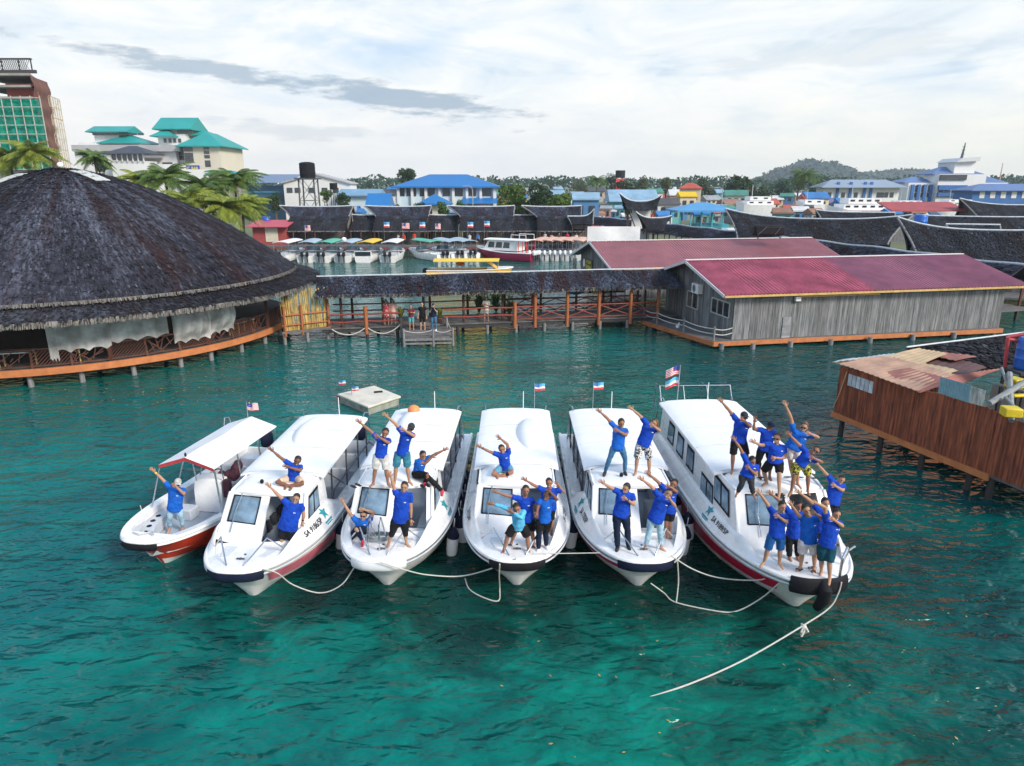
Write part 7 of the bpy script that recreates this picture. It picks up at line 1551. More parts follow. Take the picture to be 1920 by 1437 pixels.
def person(label, J, o=None):
    """J: joints as world points; o: options"""
    o = dict(o or {}); vox = o.get('vox', .0165); fat = o.get('fat', 1.0); sk = SKINS[o.get('skin', 0)]; s = o.get('s', 1.0)
    base = o.get('base') or (J['al']+J['ar'])/2; base = Vector((base.x, base.y, o.get('z', base.z))); T = thing('person', label, 'person', base, 0, o.get('group', 'men in blue shirts posing on the boats'))
    Nk = (J['sl']+J['sr'])/2+Vector((0, 0, .02)); Pc = J['hp']; u = (Nk-Pc).normalized(); lat = (J['sr']-J['sl']); lat = (lat-u*lat.dot(u)*.65).normalized(); fw = lat.cross(u).normalized()
    if o.get('back'): pass
    wk = min(1.12, max(.80, (J['sr']-J['sl']).length/.36))*s
    lh = Vector((lat.x, lat.y, 0)).normalized(); hl = Pc-lh*.095*s; hr = Pc+lh*.095*s
    def torso(k, g, lo, top=1.06, rows=None):
        rows = rows or ((lo, .184, .140), (0, .182, .138), (.2, .172, .126), (.42, .166, .118), (.66, .178, .122), (.86, .178, .108), (.965, .135, .085), (top, .072, .064)); L = (Nk-Pc).length; rings = []
        for t_, rx, ry in rows:
            c = Pc+u*L*t_; b = fat if t_ < .7 else 1+(fat-1)*.4; bulge = fw*(.05*(fat-1)*3 if .0 < t_ < .6 else 0)
            rings.append([c+bulge+lat*math.cos(a)*(rx*wk*b+g)+fw*math.sin(a)*(ry*s*b+g) for a in np.linspace(0, 2*pi, 16, endpoint=False)])
        k.loft(rings)
    # body: skin
    k = MB(); torso(k, -.016, -.1); hd = J['hd']; hu = (hd-Nk); hu = (hu.normalized()*.6+Vector((0, 0, .6))+Vector((o.get('tilt', 0), 0, 0))).normalized()
    yaw = R(o.get('look', 0)); f0 = Vector((math.sin(yaw), -math.cos(yaw), o.get('up', .42))); f0 = (f0-hu*f0.dot(hu)).normalized(); hx_ = f0.cross(hu).normalized()*-1; hx_ = hu.cross(f0)*-1 if False else f0.cross(hu)
    HM = Matrix((hx_, f0, hu)).transposed(); hs = s*o.get('hs', 1.0); hp = lambda x, y, z: hd+HM @ Vector((x*hs, y*hs, z*hs))
    k.tube([Nk-u*.03, lerp(Nk, hd, .5), hd-hu*.03], [.062*s, .054*s, .052*s], 12)
    k.ell(hp(0, -.008, .025), (.077*hs, .095*hs, .092*hs), 16, 12, rot=HM); k.ell(hp(0, .018, -.045), (.060*hs, .072*hs, .075*hs), 14, 10, rot=HM); k.ell(hp(0, .055, -.092), (.030*hs, .028*hs, .026*hs), 10, 8, rot=HM)
    k.ell(hp(0, .094, -.018), (.015*hs, .022*hs, .028*hs), 8, 6, rot=HM)
    for e in (-1, 1): k.ell(hp(e*.077, -.005, -.008), (.016*hs, .022*hs, .034*hs), 8, 6, rot=HM)
    ex = MB()
    armr = .88+.12*fat
    for sh, el, wr, th in (('sl', 'el', 'wl', 1), ('sr', 'er', 'wr', -1)):
        a, b, c = J[sh], J[el], J[wr]; a2 = a+(Nk-a)*.12-u*.02
        k.tube([a2, lerp(a, b, .3), lerp(a, b, .7), b, lerp(b, c, .3), lerp(b, c, .75), c, c+(c-b).normalized()*.02], [.062*s*armr, .054*s*armr, .045*s*armr, .039*s, .042*s*armr, .032*s, .026*s, .024*s], 10)
        hdv = (J['h'+el[1]+'h'] - c) if ('h'+el[1]+'h') in J else (c-b)
        hand(ex, c, hdv, fw, s, o.get('fist') == el[1], th)
    for hp_, kn, an, to in ((hl, 'kl', 'al', 'tl'), (hr, 'kr', 'ar', 'tr')):
        a, b, c = hp_, J[kn], J[an]; k.tube([a, lerp(a, b, .35), lerp(a, b, .8), b, lerp(b, c, .28), lerp(b, c, .65), lerp(b, c, .92), c], [.092*s*fat, .080*s*fat, .060*s, .054*s, .055*s, .042*s, .034*s, .034*s], 12)
        if to in J: t_ = J[to]
        else: t_ = c+Vector((0, -.16*s, -.05))
        d = (t_-c); d.z *= .3; d = d.normalized() if d.length > .01 else Vector((0, -1, 0)); fl = Vector((0, 0, -.045*s)) if o.get('stand', True) else Vector((0, 0, 0))
        heel = c-d*.045*s+fl; toe = c+d*.17*s+fl+Vector((0, 0, -.008)); mid = c+d*.07*s+fl*.6+Vector((0, 0, .008))
        J[to] = toe; k.tube([c+Vector((0, 0, .02)), c+d*.02*s+fl*.4], [.036*s, .040*s], 10); k.tube([heel, lerp(heel, mid, .5)+Vector((0, 0, .006)), mid, lerp(mid, toe, .6), toe], [.030*s, .034*s, .036*s, .034*s, .018*s], 10, flat=.8)
        J['_foot'+an] = (heel, mid, toe, d)
    bo = remesh_obj(k, 'body', [sk, EYE, LIP, TEETH, HAIR], T, base, vox, 3)
    # face details in the same mesh
    if not o.get('noface'):
        for e in (-1, 1):
            if not o.get('shades'): ex.ell(hp(e*.030, .083, .008), (.0125*hs, .008*hs, .0065*hs), 8, 6, 1, rot=HM)
            ex.ell(hp(e*.030, .088, .028), (.020*hs, .008*hs, .0045*hs), 8, 5, 4, rot=HM)
        sm = o.get('smile', True); ex.ell(hp(0, .083, -.060), (.026*hs, .010*hs, .009*hs if sm else .006*hs), 10, 6, 2, rot=HM)
        if sm: ex.ell(hp(0, .087, -.059), (.021*hs, .009*hs, .0055*hs), 10, 6, 3, rot=HM)
    PENDING[-1][1] = ex; ex.v = [q-base for q in ex.v]
    # hair or hat
    hm = o.get('hair', HAIR); ht = o.get('hat')
    k = MB(); keepf = lambda p: (p.z > .80-.40*abs(p.x) if p.y > .22 else p.z > -.45+1.3*max(0, p.y+.15)); k.ell(hp(0, -.010, .030), (.085*hs, .103*hs, (.102 if not o.get('spiky') else .118)*hs), 20, 14, rot=HM, keep=keepf)
    rr = random.Random(len(label)*7)
    for _ in range(70 if not ht else 10):
        p = Vector((rr.gauss(0, 1), rr.gauss(0, 1)-.4, abs(rr.gauss(0, 1))+.3)).normalized(); 
        if p.y > .3: continue
        b = hp(p.x*.080, -.010+p.y*.098, .030+p.z*.096); n_ = HM @ p; t_ = n_.cross(Vector((rr.gauss(0, 1), rr.gauss(0, 1), rr.gauss(0, 1)))).normalized(); k.add([b-t_*.012, b+t_*.012, b+n_*.016+t_*.02], [[0, 1, 2]])
    if o.get('longhair'):
        k.tube([hp(.05, -.06, .06), hp(.085, -.05, -.05), hp(.10, -.04, -.16)], [.045, .05, .02], 8); k.tube([hp(-.05, -.06, .06), hp(-.085, -.05, -.05), hp(-.09, -.04, -.14)], [.045, .05, .02], 8)
    k.build('hair', hm, T, org=base, loc=None)
    if ht:
        kind, hmat = ht; k = MB(); k.ell(hp(0, -.008, .04), (.090*hs, .108*hs, .098*hs), 18, 12, rot=HM, keep=lambda p: p.z > .12)
        if kind == 'cap': k.add([hp(x*.075, y, .056+.012*(1-x*x)) for y in (.085, .165) for x in (-1, -.5, 0, .5, 1)], [[i, i+1, i+6, i+5] for i in range(4)])
        if kind == 'band': k = MB(); k.tube([hp(.088*math.sin(a), -.008+.106*math.cos(a), .055) for a in np.linspace(0, 2*pi, 18)], .012, 6)
        k.build('cap' if kind != 'band' else 'headband', hmat, T, org=base)
    if o.get('shades'):
        k = MB()
        for e in (-1, 1): k.ell(hp(e*.033, .092, .010), (.030*hs, .010*hs, .021*hs), 10, 6, rot=HM); k.tube([hp(e*.055, .085, .014), hp(e*.082, .0, .012)], .004, 5)
        k.tube([hp(-.01, .099, .014), hp(.01, .099, .014)], .005, 5); k.build('sunglasses', GLASSES, T, org=base)
    # shirt
    sf = .56 if o.get('sleeve', 'short') == 'short' else 1.72
    k = MB(); torso(k, .008, o.get('hem', -.10))
    for sh, el, wr in (('sl', 'el', 'wl'), ('sr', 'er', 'wr')):
        a, b, c = J[sh], J[el], J[wr]; a2 = a+(Nk-a)*.30-u*.03
        pts = [a2, a, lerp(a, b, min(1, sf)*.5), lerp(a, b, min(1, sf))]; rr_ = [.078*s, .074*s*armr, .067*s*armr, .066*s*armr]
        if sf > 1: pts += [lerp(b, c, .4), lerp(b, c, .9)]; rr_ = [.078*s, .070*s, .060*s, .05*s, .048*s, .037*s]
        k.tube(pts, rr_, 12)
    sh_ = remesh_obj(k, 'shirt', o.get('shirt', ROYAL), T, base, vox, 3)
    tx = bpy.data.textures.get('folds') or bpy.data.textures.new('folds', 'CLOUDS'); tx.noise_scale = .075; d_ = sh_.modifiers.new('f', 'DISPLACE'); d_.texture = tx; d_.strength = .034; d_.mid_level = .5
    if o.get('mark', True):
        k = MB(); c = lerp(Pc, Nk, .74)+lat*.085*wk; nrm = (fw+lat*.30).normalized(); c = c+fw*(.118*s+.004)*(1+(fat-1)*.5); w_ = lat-nrm*lat.dot(nrm); w_.normalize()
        k.ell(c-w_*.014, (.013, .010, .013), 8, 6); k.ell(c+w_*.014, (.013, .010, .012), 8, 6); mo = k.build('chest_print', WPRINT, sh_, org=base)
    if not o.get('nocollar'):
        k = MB(); k.tube([Nk+u*.012+lat*math.cos(a)*.068*s+fw*(math.sin(a)*.062*s)-u*(.03*max(0, math.sin(a))) for a in np.linspace(-.3*pi, 1.3*pi, 14)], .013, 6); k.build('collar', o.get('shirt', ROYAL), sh_, org=base)
    # trousers / shorts / leggings
    def legs(m, frac, name, g=.012, loose=1.0):
        k = MB(); k.loft([[Pc+u*t_+lat*math.cos(a)*(rx*s*min(1.1, wk)*fat)+fw*math.sin(a)*(ry*s*fat) for a in np.linspace(0, 2*pi, 16, endpoint=False)] for t_, rx, ry in ((-.10, .150, .110), (-.03, .168, .124), (.06, .160, .118), (.12, .150, .110))])
        for a, kn, an in ((hl, 'kl', 'al'), (hr, 'kr', 'ar')):
            b, c = J[kn], J[an]; pts = [a, lerp(a, b, .35*min(1, frac)), lerp(a, b, min(1, frac))]; rr_ = [.098*s*fat, .092*s*fat*loose, (.080*s if frac <= 1 else .066*s)*loose]
            if frac > 1: pts += [lerp(b, c, .35*(frac-1)), lerp(b, c, frac-1)]; rr_ += [.066*s*loose, .052*s*loose]
            k.tube(pts, rr_, 12)
        lo = remesh_obj(k, name, m, T, base, vox, 3); d_ = lo.modifiers.new('f', 'DISPLACE'); d_.texture = tx; d_.strength = .026; d_.mid_level = .5
    for l in o.get('legs', (('shorts', KBLACK, .95),)): legs(l[1], l[2], l[0], loose=l[3] if len(l) > 3 else 1.0)
    # footwear
    ft = o.get('feet')
    if ft:
        for an in ('al', 'ar'):
            heel, mid, toe, d = J['_foot'+an]; k = MB(); up_ = Vector((0, 0, 1))
            if ft[0] == 'shoe': k.tube([heel-d*.01, lerp(heel, mid, .5)+up_*.012, mid+up_*.006, lerp(mid, toe, .6), toe+d*.012], [.036*s, .044*s, .046*s, .044*s, .026*s], 12, flat=.85); k.tube([heel-d*.0+up_*-.026, toe+d*.01+up_*-.024], [.034, .034], 8, flat=.3); k.build('shoe', ft[1], T, org=base)
            else: k.tube([heel-d*.01-up_*.026, mid-up_*.03, toe+d*.015-up_*.02], [.04, .046, .036], 10, flat=.25); k.tube([lerp(mid, toe, .35)+up_*.034*math.sin(a)+d.cross(up_)*.045*math.cos(a) for a in np.linspace(-.1, pi+.1, 8)], .011, 5); k.build('sandal', ft[1], T, org=base)
    if o.get('watch'):
        c, b = J['w'+o['watch']], J['e'+o['watch']]; d = (c-b).normalized(); k = MB(); k.tube([c-d*.02, c-d*.045], .033*s, 10); k.build('wristband', o.get('watchm', INK), T, org=base)
    return T
CROPS = {'A': (630, 760, .11834), 'B': (630, 890, .11134), 'C': (720, 760, .11829), 'D': (880, 800, .07653), 'E': (900, 890, .1183), 'F': (1110, 750, .11138), 'G': (1110, 870, .12526), 'H': (480, 820, .15306), 'I': (1340, 740, .15309), 'J': (1400, 900, .14618), 'K': (210, 720, .23669)}
def pose(cr, z, pts, dy=None, Y=None, seat=None, dab=True, arms=None):
    """joints from the photo: feet on the floor z, the rest on the upright plane above them, with depth offsets (metres, towards the camera negative)"""
    x0, y0, s = CROPS[cr]; q = {k: (x0+s*v[0], y0+s*v[1]) for k, v in pts.items()}; J = {}; dy = dict(dy or {})
    fz = z+.075
    if seat: Yb = G(*q['seat'], z).y
    elif Y: Yb = Y
    else: Yb = (G(*q['al'], fz).y+G(*q['ar'], fz).y)/2
    if dab:
        dy.setdefault('er', -.10); dy.setdefault('wr', -.24); dy.setdefault('hd', -.02)
    for n, (x, y) in q.items():
        if n == 'seat': continue
        if n in ('al', 'ar') and not seat and not Y: J[n] = G(x, y, fz); continue
        if n in ('tl', 'tr'): continue
        J[n] = P(x, y, Yb+dy.get(n, 0))
    for n, an in (('tl', 'al'), ('tr', 'ar')):
        if n in q and not seat and not Y: J[n] = G(*q[n], z+.02)
    if not seat:
        for kn, an in (('kl', 'al'), ('kr', 'ar')):
            x, y = q[kn]; J[kn] = P(x, y, lerp(Yb, J[an].y, .5)-.04+dy.get(kn, 0))
    # keep limbs within human length
    for a, b, c, l1, l2 in (('sl', 'el', 'wl', .30, .27), ('sr', 'er', 'wr', .30, .27)):
        for p_, c_, L_ in ((a, b, l1), (b, c, l2)):
            d = J[c_]-J[p_]
            if d.length > L_*1.12: 
                n_ = J[p_]+d.normalized()*L_*1.12
                if c_ == b: J[c] = J[c]+(n_-J[c_])
                J[c_] = n_
    return J
DK, RF_ = 1.10, 2.07
def man(label, cr, z, pts, dy=None, Y=None, seat=None, dab=True, **o):
    J = pose(cr, z, pts, dy, Y, seat, dab)
    if seat or Y: b = J['hp'].copy(); o['base'] = Vector((b.x, b.y, z)); 
    o['z'] = z
    if seat: o['stand'] = False
    return person(label, J, o)
SH = lambda m, f=.95, l=1.0: (('shorts', m, f, l),); TR = lambda m, f=1.93, l=1.0: (('trousers', m, f, l),)
# ---- open boat
man('man in grey cap and pale jeans dabbing in the red open boat', 'K', .44, dict(hd=(520, 788), sl=(452, 815), sr=(568, 845), el=(392, 748), wl=(340, 700), er=(572, 875), wr=(505, 812), hp=(498, 985), kl=(458, 1070), kr=(553, 1075), al=(455, 1150), ar=(562, 1140)), legs=TR(LJEAN, 1.75), skin=1, hat=('cap', PALEG), look=30, tilt=.15, shades=True, shirt=AZURE, watch='l', watchm=FLAGY)
# ---- pink-striped boat
man('man sitting cross-legged and pointing on the roof of the pink-striped boat', 'H', RF_, dict(hd=(508, 290), sl=(405, 325), sr=(548, 365), el=(300, 250), wl=(212, 175), er=(548, 412), wr=(405, 368), hp=(458, 500), kl=(255, 550), kr=(575, 570), al=(440, 610), ar=(375, 600), seat=(460, 545)), dy=dict(kl=-.30, kr=-.30, al=-.38, ar=-.34, wr=-.22, hp=0), seat=True, legs=SH(KHAKI, .8), skin=2, look=25, tilt=.1)
man('stout man with raised arm standing in the doorway of the pink-striped boat', 'H', .72, dict(hd=(492, 752), sl=(372, 800), sr=(560, 845), el=(285, 720), wl=(180, 618), er=(588, 945), wr=(574, 1030), hp=(395, 1090), kl=(320, 1240), kr=(430, 1260), al=(310, 1390), ar=(425, 1390)), Y=14.85, dab=False, fat=1.22, legs=SH(KBLACK, 1.0, 1.1), skin=1, look=10, watch='r', tilt=.1)
# ---- plain white boat
man('man in pale patterned shorts dabbing on the plain white boat roof', 'A', RF_, dict(hd=(780, 440), sl=(655, 510), sr=(838, 560), el=(530, 400), wl=(400, 292), er=(835, 602), wr=(690, 512), hp=(712, 785), kl=(622, 1020), kr=(795, 1030), al=(590, 1235), ar=(825, 1235), tl=(525, 1305), tr=(860, 1290)), legs=SH(PALEG, .95, 1.15), skin=0, look=15, tilt=.1)
man('man in sunglasses, cap and teal shorts on the plain white boat roof', 'C', RF_, dict(hd=(425, 365), sl=(278, 415), sr=(450, 470), el=(178, 292), wl=(60, 192), er=(480, 495), wr=(335, 405), hp=(290, 745), kl=(190, 985), kr=(372, 985), al=(170, 1225), ar=(400, 1205), tl=(155, 1280), tr=(460, 1270)), legs=SH(KTEAL, .95, 1.15), skin=1, shades=True, hat=('cap', KGREY), look=15)
man('man in black leggings and red shoes sitting on the roof edge pointing right', 'C', RF_, dict(hd=(615, 800), sl=(515, 890), sr=(655, 870), el=(645, 930), wl=(760, 830), er=(800, 785), wr=(935, 720), hp=(535, 1085), kl=(690, 1105), kr=(740, 1180), al=(650, 1230), ar=(925, 1365), seat=(520, 1150)), dy=dict(kl=-.38, kr=-.26, al=-.22, ar=-.30, el=-.1, wl=-.1, er=-.04, wr=-.06), seat=True, dab=False, legs=(('leggings', KBLACK, 1.95, 1.04),), skin=0, look=40, feet=('shoe', RSHOE), shirt=AZURE)
man('stout man with one hand raised standing before the plain white boat doorway', 'B', DK, dict(hd=(1150, 210), sl=(1005, 310), sr=(1250, 340), el=(970, 200), wl=(925, 45), er=(1262, 560), wr=(1262, 775), hp=(1085, 745), kl=(955, 960), kr=(1165, 965), al=(880, 1185), ar=(1185, 1155), tl=(825, 1285), tr=(1255, 1230)), dab=False, legs=(('cropped_trousers', KBLACK, 1.35, 1.15),), fat=1.12, skin=1, look=5, watch='r')
man('man lounging on the plain white bow with a hand over his head', 'B', DK, dict(hd=(465, 685), sl=(335, 775), sr=(565, 770), el=(225, 640), wl=(135, 490), er=(632, 640), wr=(490, 598), hp=(430, 930), kl=(150, 1170), kr=(340, 920), al=(320, 1265), ar=(460, 1120), seat=(440, 1040)), dy=dict(kl=-.15, kr=-.42, al=-.34, ar=-.50, er=0, wr=-.14), seat=True, dab=False, legs=TR(KNAVY), skin=1, look=0, shades=True, feet=('shoe', RSHOE), shirt=AZURE)
# ---- middle boat
man('boy sitting cross-legged with both arms up on the middle boat roof', 'D', RF_, dict(hd=(800, 560), sl=(705, 690), sr=(965, 640), el=(485, 612), wl=(300, 520), er=(935, 440), wr=(780, 310), hp=(880, 1000), kl=(570, 1165), kr=(1050, 1120), al=(935, 1265), ar=(690, 1235), seat=(860, 1140)), dy=dict(kl=-.24, kr=-.22, al=-.32, ar=-.28), seat=True, dab=False, legs=SH(LBLUE, .7), skin=0, look=-5, tilt=-.15, watch='l')
man('man in black shorts pointing left behind the man in long sky blue sleeves', 'E', DK, dict(hd=(725, 255), sl=(598, 375), sr=(820, 400), el=(440, 340), wl=(292, 290), er=(868, 510), wr=(888, 575), hp=(740, 700), kl=(560, 900), kr=(825, 900), al=(500, 1070), ar=(850, 1100), tl=(465, 1150), tr=(850, 1170)), dab=False, legs=SH(KBLACK, .95, 1.1), skin=0, look=10, feet=('sandal', SANDAL), smile=False)
man('man in sky blue long sleeves bowing his head in a wide stance', 'E', DK, dict(hd=(580, 535), sl=(530, 605), sr=(690, 595), el=(372, 510), wl=(215, 475), er=(650, 690), wr=(525, 605), hp=(612, 815), kl=(440, 975), kr=(752, 990), al=(372, 1215), ar=(765, 1205), tl=(305, 1300), tr=(795, 1270)), dy=dict(hd=-.20, sl=-.12, sr=-.12, wr=-.36, er=-.30, el=-.12, wl=-.12), legs=SH(KBLACK, .95, 1.2), skin=0, look=10, up=-.45, shirt=SKYB, sleeve='long', noface=False, mark=False)
man('man in black shorts over leggings holding a pink phone, hand on his head', 'E', DK, dict(hd=(1065, 335), sl=(945, 425), sr=(1135, 420), el=(915, 525), wl=(905, 590), er=(1225, 400), wr=(1100, 268), hp=(1022, 715), kl=(935, 925), kr=(1040, 925), al=(925, 1175), ar=(1050, 1125), tl=(920, 1235), tr=(1080, 1185)), dy=dict(wl=-.18, el=-.08, wr=-.14), dab=False, legs=(('leggings', KNAVY, 1.95, 1.04), ('shorts', KBLACK, .85, 1.1)), skin=2, look=-25, feet=('shoe', WHITE), shirt=AZURE)
man('man with both arms spread in the middle boat doorway', 'E', 1.02, dict(hd=(1095, 135), sl=(975, 230), sr=(1235, 250), el=(862, 172), wl=(745, 103), er=(1335, 290), wr=(1255, 190), hp=(1080, 520), kl=(1020, 730), kr=(1130, 730), al=(1010, 930), ar=(1130, 930)), Y=15.25, dab=False, legs=SH(KBLACK), skin=0, look=-5)
# ---- boat with two men on its roof
man('man in blue jeans dabbing on the roof beside the man in printed shorts', 'F', RF_, dict(hd=(492, 400), sl=(372, 445), sr=(575, 520), el=(252, 305), wl=(152, 217), er=(580, 602), wr=(405, 502), hp=(432, 795), kl=(292, 1000), kr=(560, 1000), al=(222, 1205), ar=(552, 1210), tl=(200, 1275), tr=(595, 1315)), legs=TR(JEAN, 1.95, .95), skin=0, look=15, feet=('shoe', SHOE), spiky=True, shirt=AZURE)
man('man in black and white printed shorts dabbing on the roof', 'F', RF_, dict(hd=(1045, 400), sl=(890, 362), sr=(1070, 500), el=(790, 252), wl=(690, 172), er=(1145, 522), wr=(1040, 442), hp=(872, 735), kl=(760, 985), kr=(960, 1010), al=(735, 1225), ar=(965, 1230), tl=(680, 1305), tr=(1000, 1315)), legs=SH(PATBW, .98, 1.2), skin=1, look=-35, hair=HAIRB, longhair=True, tilt=.15)
man('man in navy trousers standing before the windscreen, one arm bent', 'G', DK, dict(hd=(512, 370), sl=(380, 410), sr=(610, 475), el=(275, 355), wl=(190, 300), er=(628, 612), wr=(505, 522), hp=(432, 750), kl=(372, 1000), kr=(532, 1000), al=(380, 1235), ar=(545, 1235), tl=(368, 1325), tr=(575, 1325)), legs=TR(KNAVY, 1.97, 1.15), skin=1, look=-40, feet=('shoe', SHOE), watch='r', spiky=True)
man('barefoot man in torn pale jeans dabbing on the right bow, before the doorway', 'G', DK, dict(hd=(1145, 445), sl=(972, 440), sr=(1180, 545), el=(880, 332), wl=(772, 252), er=(1245, 640), wr=(1145, 502), hp=(955, 825), kl=(855, 1020), kr=(1018, 1020), al=(798, 1255), ar=(1040, 1260), tl=(740, 1355), tr=(1140, 1355)), legs=TR(LJEAN, 1.78, 1.05), skin=1, look=-20, tilt=.2, up=-.1)
man('man with arm outstretched behind the one in torn jeans', 'G', DK, dict(hd=(1222, 300), sl=(1060, 345), sr=(1245, 435), el=(975, 258), wl=(872, 170), er=(1265, 415), wr=(1155, 342), hp=(1150, 690), kl=(1110, 860), kr=(1170, 870), al=(1115, 1030), ar=(1165, 1035)), legs=SH(KBLACK, .9), skin=0, look=-15, tilt=.15)
# ---- largest boat, roof
RB = 2.33
man('man in dark hat and sunglasses standing leftmost on the largest boat roof', 'I', RB, dict(hd=(360, 275), sl=(258, 300), sr=(420, 370), el=(170, 185), wl=(95, 100), er=(440, 395), wr=(335, 300), hp=(295, 560), kl=(225, 745), kr=(392, 745), al=(215, 925), ar=(398, 925), tl=(195, 990), tr=(410, 985)), legs=SH(KBLACK, .92, 1.1), skin=0, look=10, shades=True, hat=('cap', KGREY))
man('man with palm raised behind the man in black shorts and sunglasses', 'I', RB, dict(hd=(680, 400), sl=(575, 435), sr=(740, 465), el=(475, 425), wl=(487, 345), er=(775, 540), wr=(750, 620), hp=(622, 660), kl=(535, 810), kr=(680, 840), al=(545, 985), ar=(672, 1000), tr=(695, 1055)), dab=False, legs=TR(KBLACK, 1.5, 1.1), skin=2, look=-30, hat=('cap', KNAVY))
man('man in sunglasses with clenched fist crouching slightly in black shorts', 'I', RB, dict(hd=(762, 535), sl=(668, 610), sr=(850, 645), el=(565, 622), wl=(502, 592), er=(865, 775), wr=(705, 778), hp=(745, 815), kl=(600, 935), kr=(790, 965), al=(640, 1075), ar=(790, 1205), tl=(580, 1115), tr=(785, 1260)), dy=dict(er=-.02, wr=-.2), dab=False, legs=SH(KBLACK, .95, 1.15), skin=1, look=-35, shades=True, fist='r')
man('short man in charcoal trousers at the front edge of the largest roof', 'I', RB, dict(hd=(460, 815), sl=(378, 795), sr=(520, 885), el=(310, 655), wl=(252, 570), er=(505, 985), wr=(402, 882), hp=(392, 985), kl=(335, 1090), kr=(450, 1105), al=(280, 1200), ar=(472, 1220), tl=(262, 1245), tr=(495, 1270)), legs=TR(KGREY, 1.9, 1.1), skin=0, look=20, s=.92)
man('man with arm straight up and mirrored goggles at the back right of the roof', 'I', RB, dict(hd=(1095, 400), sl=(965, 440), sr=(1165, 500), el=(928, 255), wl=(872, 125), er=(1270, 525), wr=(1155, 475), hp=(965, 650), kl=(930, 850), kr=(1015, 850), al=(960, 1040), ar=(1015, 1090), tr=(1050, 1140)), legs=SH(PINKW, .7), skin=1, look=-30, shades=True, hair=HAIRB, spiky=True, shirt=AZURE)
man('man in yellow and black camouflage shorts leaning right on the roof', 'I', RB, dict(hd=(1235, 690), sl=(1110, 690), sr=(1190, 790), el=(1002, 585), wl=(932, 512), er=(1315, 830), wr=(1195, 772), hp=(1055, 845), kl=(980, 985), kr=(1145, 990), al=(935, 1195), ar=(1140, 1175), tl=(895, 1255), tr=(1175, 1250)), dy=dict(hd=-.08, sl=-.05, sr=-.05), legs=SH(PATY, .92, 1.15), skin=0, look=-15, shades=True, tilt=.3, feet=None)
man('man dabbing on the right side deck below the roof crowd', 'I', 1.16, dict(hd=(1548, 1050), sl=(1425, 1040), sr=(1580, 1125), el=(1340, 945), wl=(1268, 862), er=(1570, 1180), wr=(1440, 1095), hp=(1440, 1310), kl=(1410, 1460), kr=(1490, 1460), al=(1412, 1600), ar=(1492, 1600)), legs=SH(KBLACK), skin=1, look=-10, tilt=.15, up=-.1)
# ---- largest boat, bow
man('man in bright blue shorts dabbing at the left of the bow group', 'J', 1.27, dict(hd=(455, 345), sl=(318, 400), sr=(500, 475), el=(250, 285), wl=(178, 188), er=(515, 550), wr=(375, 445), hp=(385, 700), kl=(270, 890), kr=(430, 895), al=(225, 1055), ar=(420, 1065), tl=(172, 1115), tr=(465, 1135)), legs=SH(KBLUE, 1.0, 1.1), skin=1, look=15)
man('smiling man in black trousers half hidden behind the bow group', 'J', 1.2, dict(hd=(668, 345), sl=(548, 415), sr=(690, 430), el=(430, 268), wl=(325, 185), er=(712, 540), wr=(700, 650), hp=(592, 705), kl=(545, 850), kr=(650, 850), al=(545, 985), ar=(650, 985)), dab=False, legs=TR(KBLACK, 1.9, 1.1), skin=0, look=5)
man('man in azure polo and white pink shorts in the middle of the bow group', 'J', 1.25, dict(hd=(762, 385), sl=(705, 490), sr=(895, 490), el=(655, 445), wl=(572, 320), er=(985, 500), wr=(852, 415), hp=(792, 765), kl=(710, 945), kr=(870, 955), al=(692, 1115), ar=(868, 1135), tl=(650, 1165), tr=(850, 1205)), dy=dict(el=-.08, wl=-.16), legs=SH(PINKW, .98, 1.15), skin=1, look=0, fat=1.12, shirt=AZURE, feet=('sandal', SANDAL))
man('man in dark teal shorts dabbing at the right of the bow group', 'J', 1.25, dict(hd=(1150, 445), sl=(1010, 500), sr=(1185, 555), el=(1005, 350), wl=(900, 300), er=(1230, 595), wr=(1060, 470), hp=(1030, 815), kl=(960, 1020), kr=(1062, 1050), al=(958, 1180), ar=(1065, 1265), tl=(945, 1230), tr=(1058, 1320)), dy=dict(el=-.1, wl=-.2), legs=SH(DTEAL, 1.0, 1.15), skin=1, look=5, fat=1.08)
man('man hidden behind the bow group with only his pointing arm and hair showing', 'J', 1.2, dict(hd=(1005, 300), sl=(900, 360), sr=(1020, 420), el=(815, 268), wl=(700, 182), er=(1050, 510), wr=(1010, 610), hp=(940, 640), kl=(925, 810), kr=(985, 810), al=(930, 955), ar=(985, 955)), dab=False, legs=TR(KBLACK), skin=1, look=10, up=-.2)
# ---- people on the pier and the landing stage
def stander(label, foot, h, o, face=0.0, arms='down', grp='people on the pier', sit=False):
    s = h/1.70; f = Vector(foot); rz = Matrix.Rotation(R(face), 3, 'Z'); L_ = lambda x, y, z: f+rz @ Vector((x*s, y*s, z*s))
    J = dict(hd=L_(0, -.02, 1.585), sl=L_(-.185, 0, 1.38), sr=L_(.185, 0, 1.38), hp=L_(0, 0, .92), kl=L_(-.11, -.03, .50), kr=L_(.11, -.03, .50), al=L_(-.12, 0, .075), ar=L_(.13, 0, .075))
    if arms == 'down': J.update(el=L_(-.25, .02, 1.10), wl=L_(-.26, -.06, .86), er=L_(.25, .02, 1.10), wr=L_(.26, -.06, .86))
    elif arms == 'camera': J.update(el=L_(-.24, -.10, 1.14), wl=L_(-.07, -.24, 1.42), er=L_(.24, -.10, 1.14), wr=L_(.07, -.24, 1.42))
    elif arms == 'phone': J.update(el=L_(-.23, -.05, 1.12), wl=L_(-.08, -.28, 1.22), er=L_(.23, -.05, 1.12), wr=L_(.08, -.28, 1.22))
    o = dict(o); o.setdefault('mark', False); o['group'] = grp; o['s'] = s; o['z'] = f.z; o['vox'] = o.get('vox', .02); return person(label, J, o)
TEE = lambda n, c: cloth(n, c)
W1 = P(0, 0, 40)
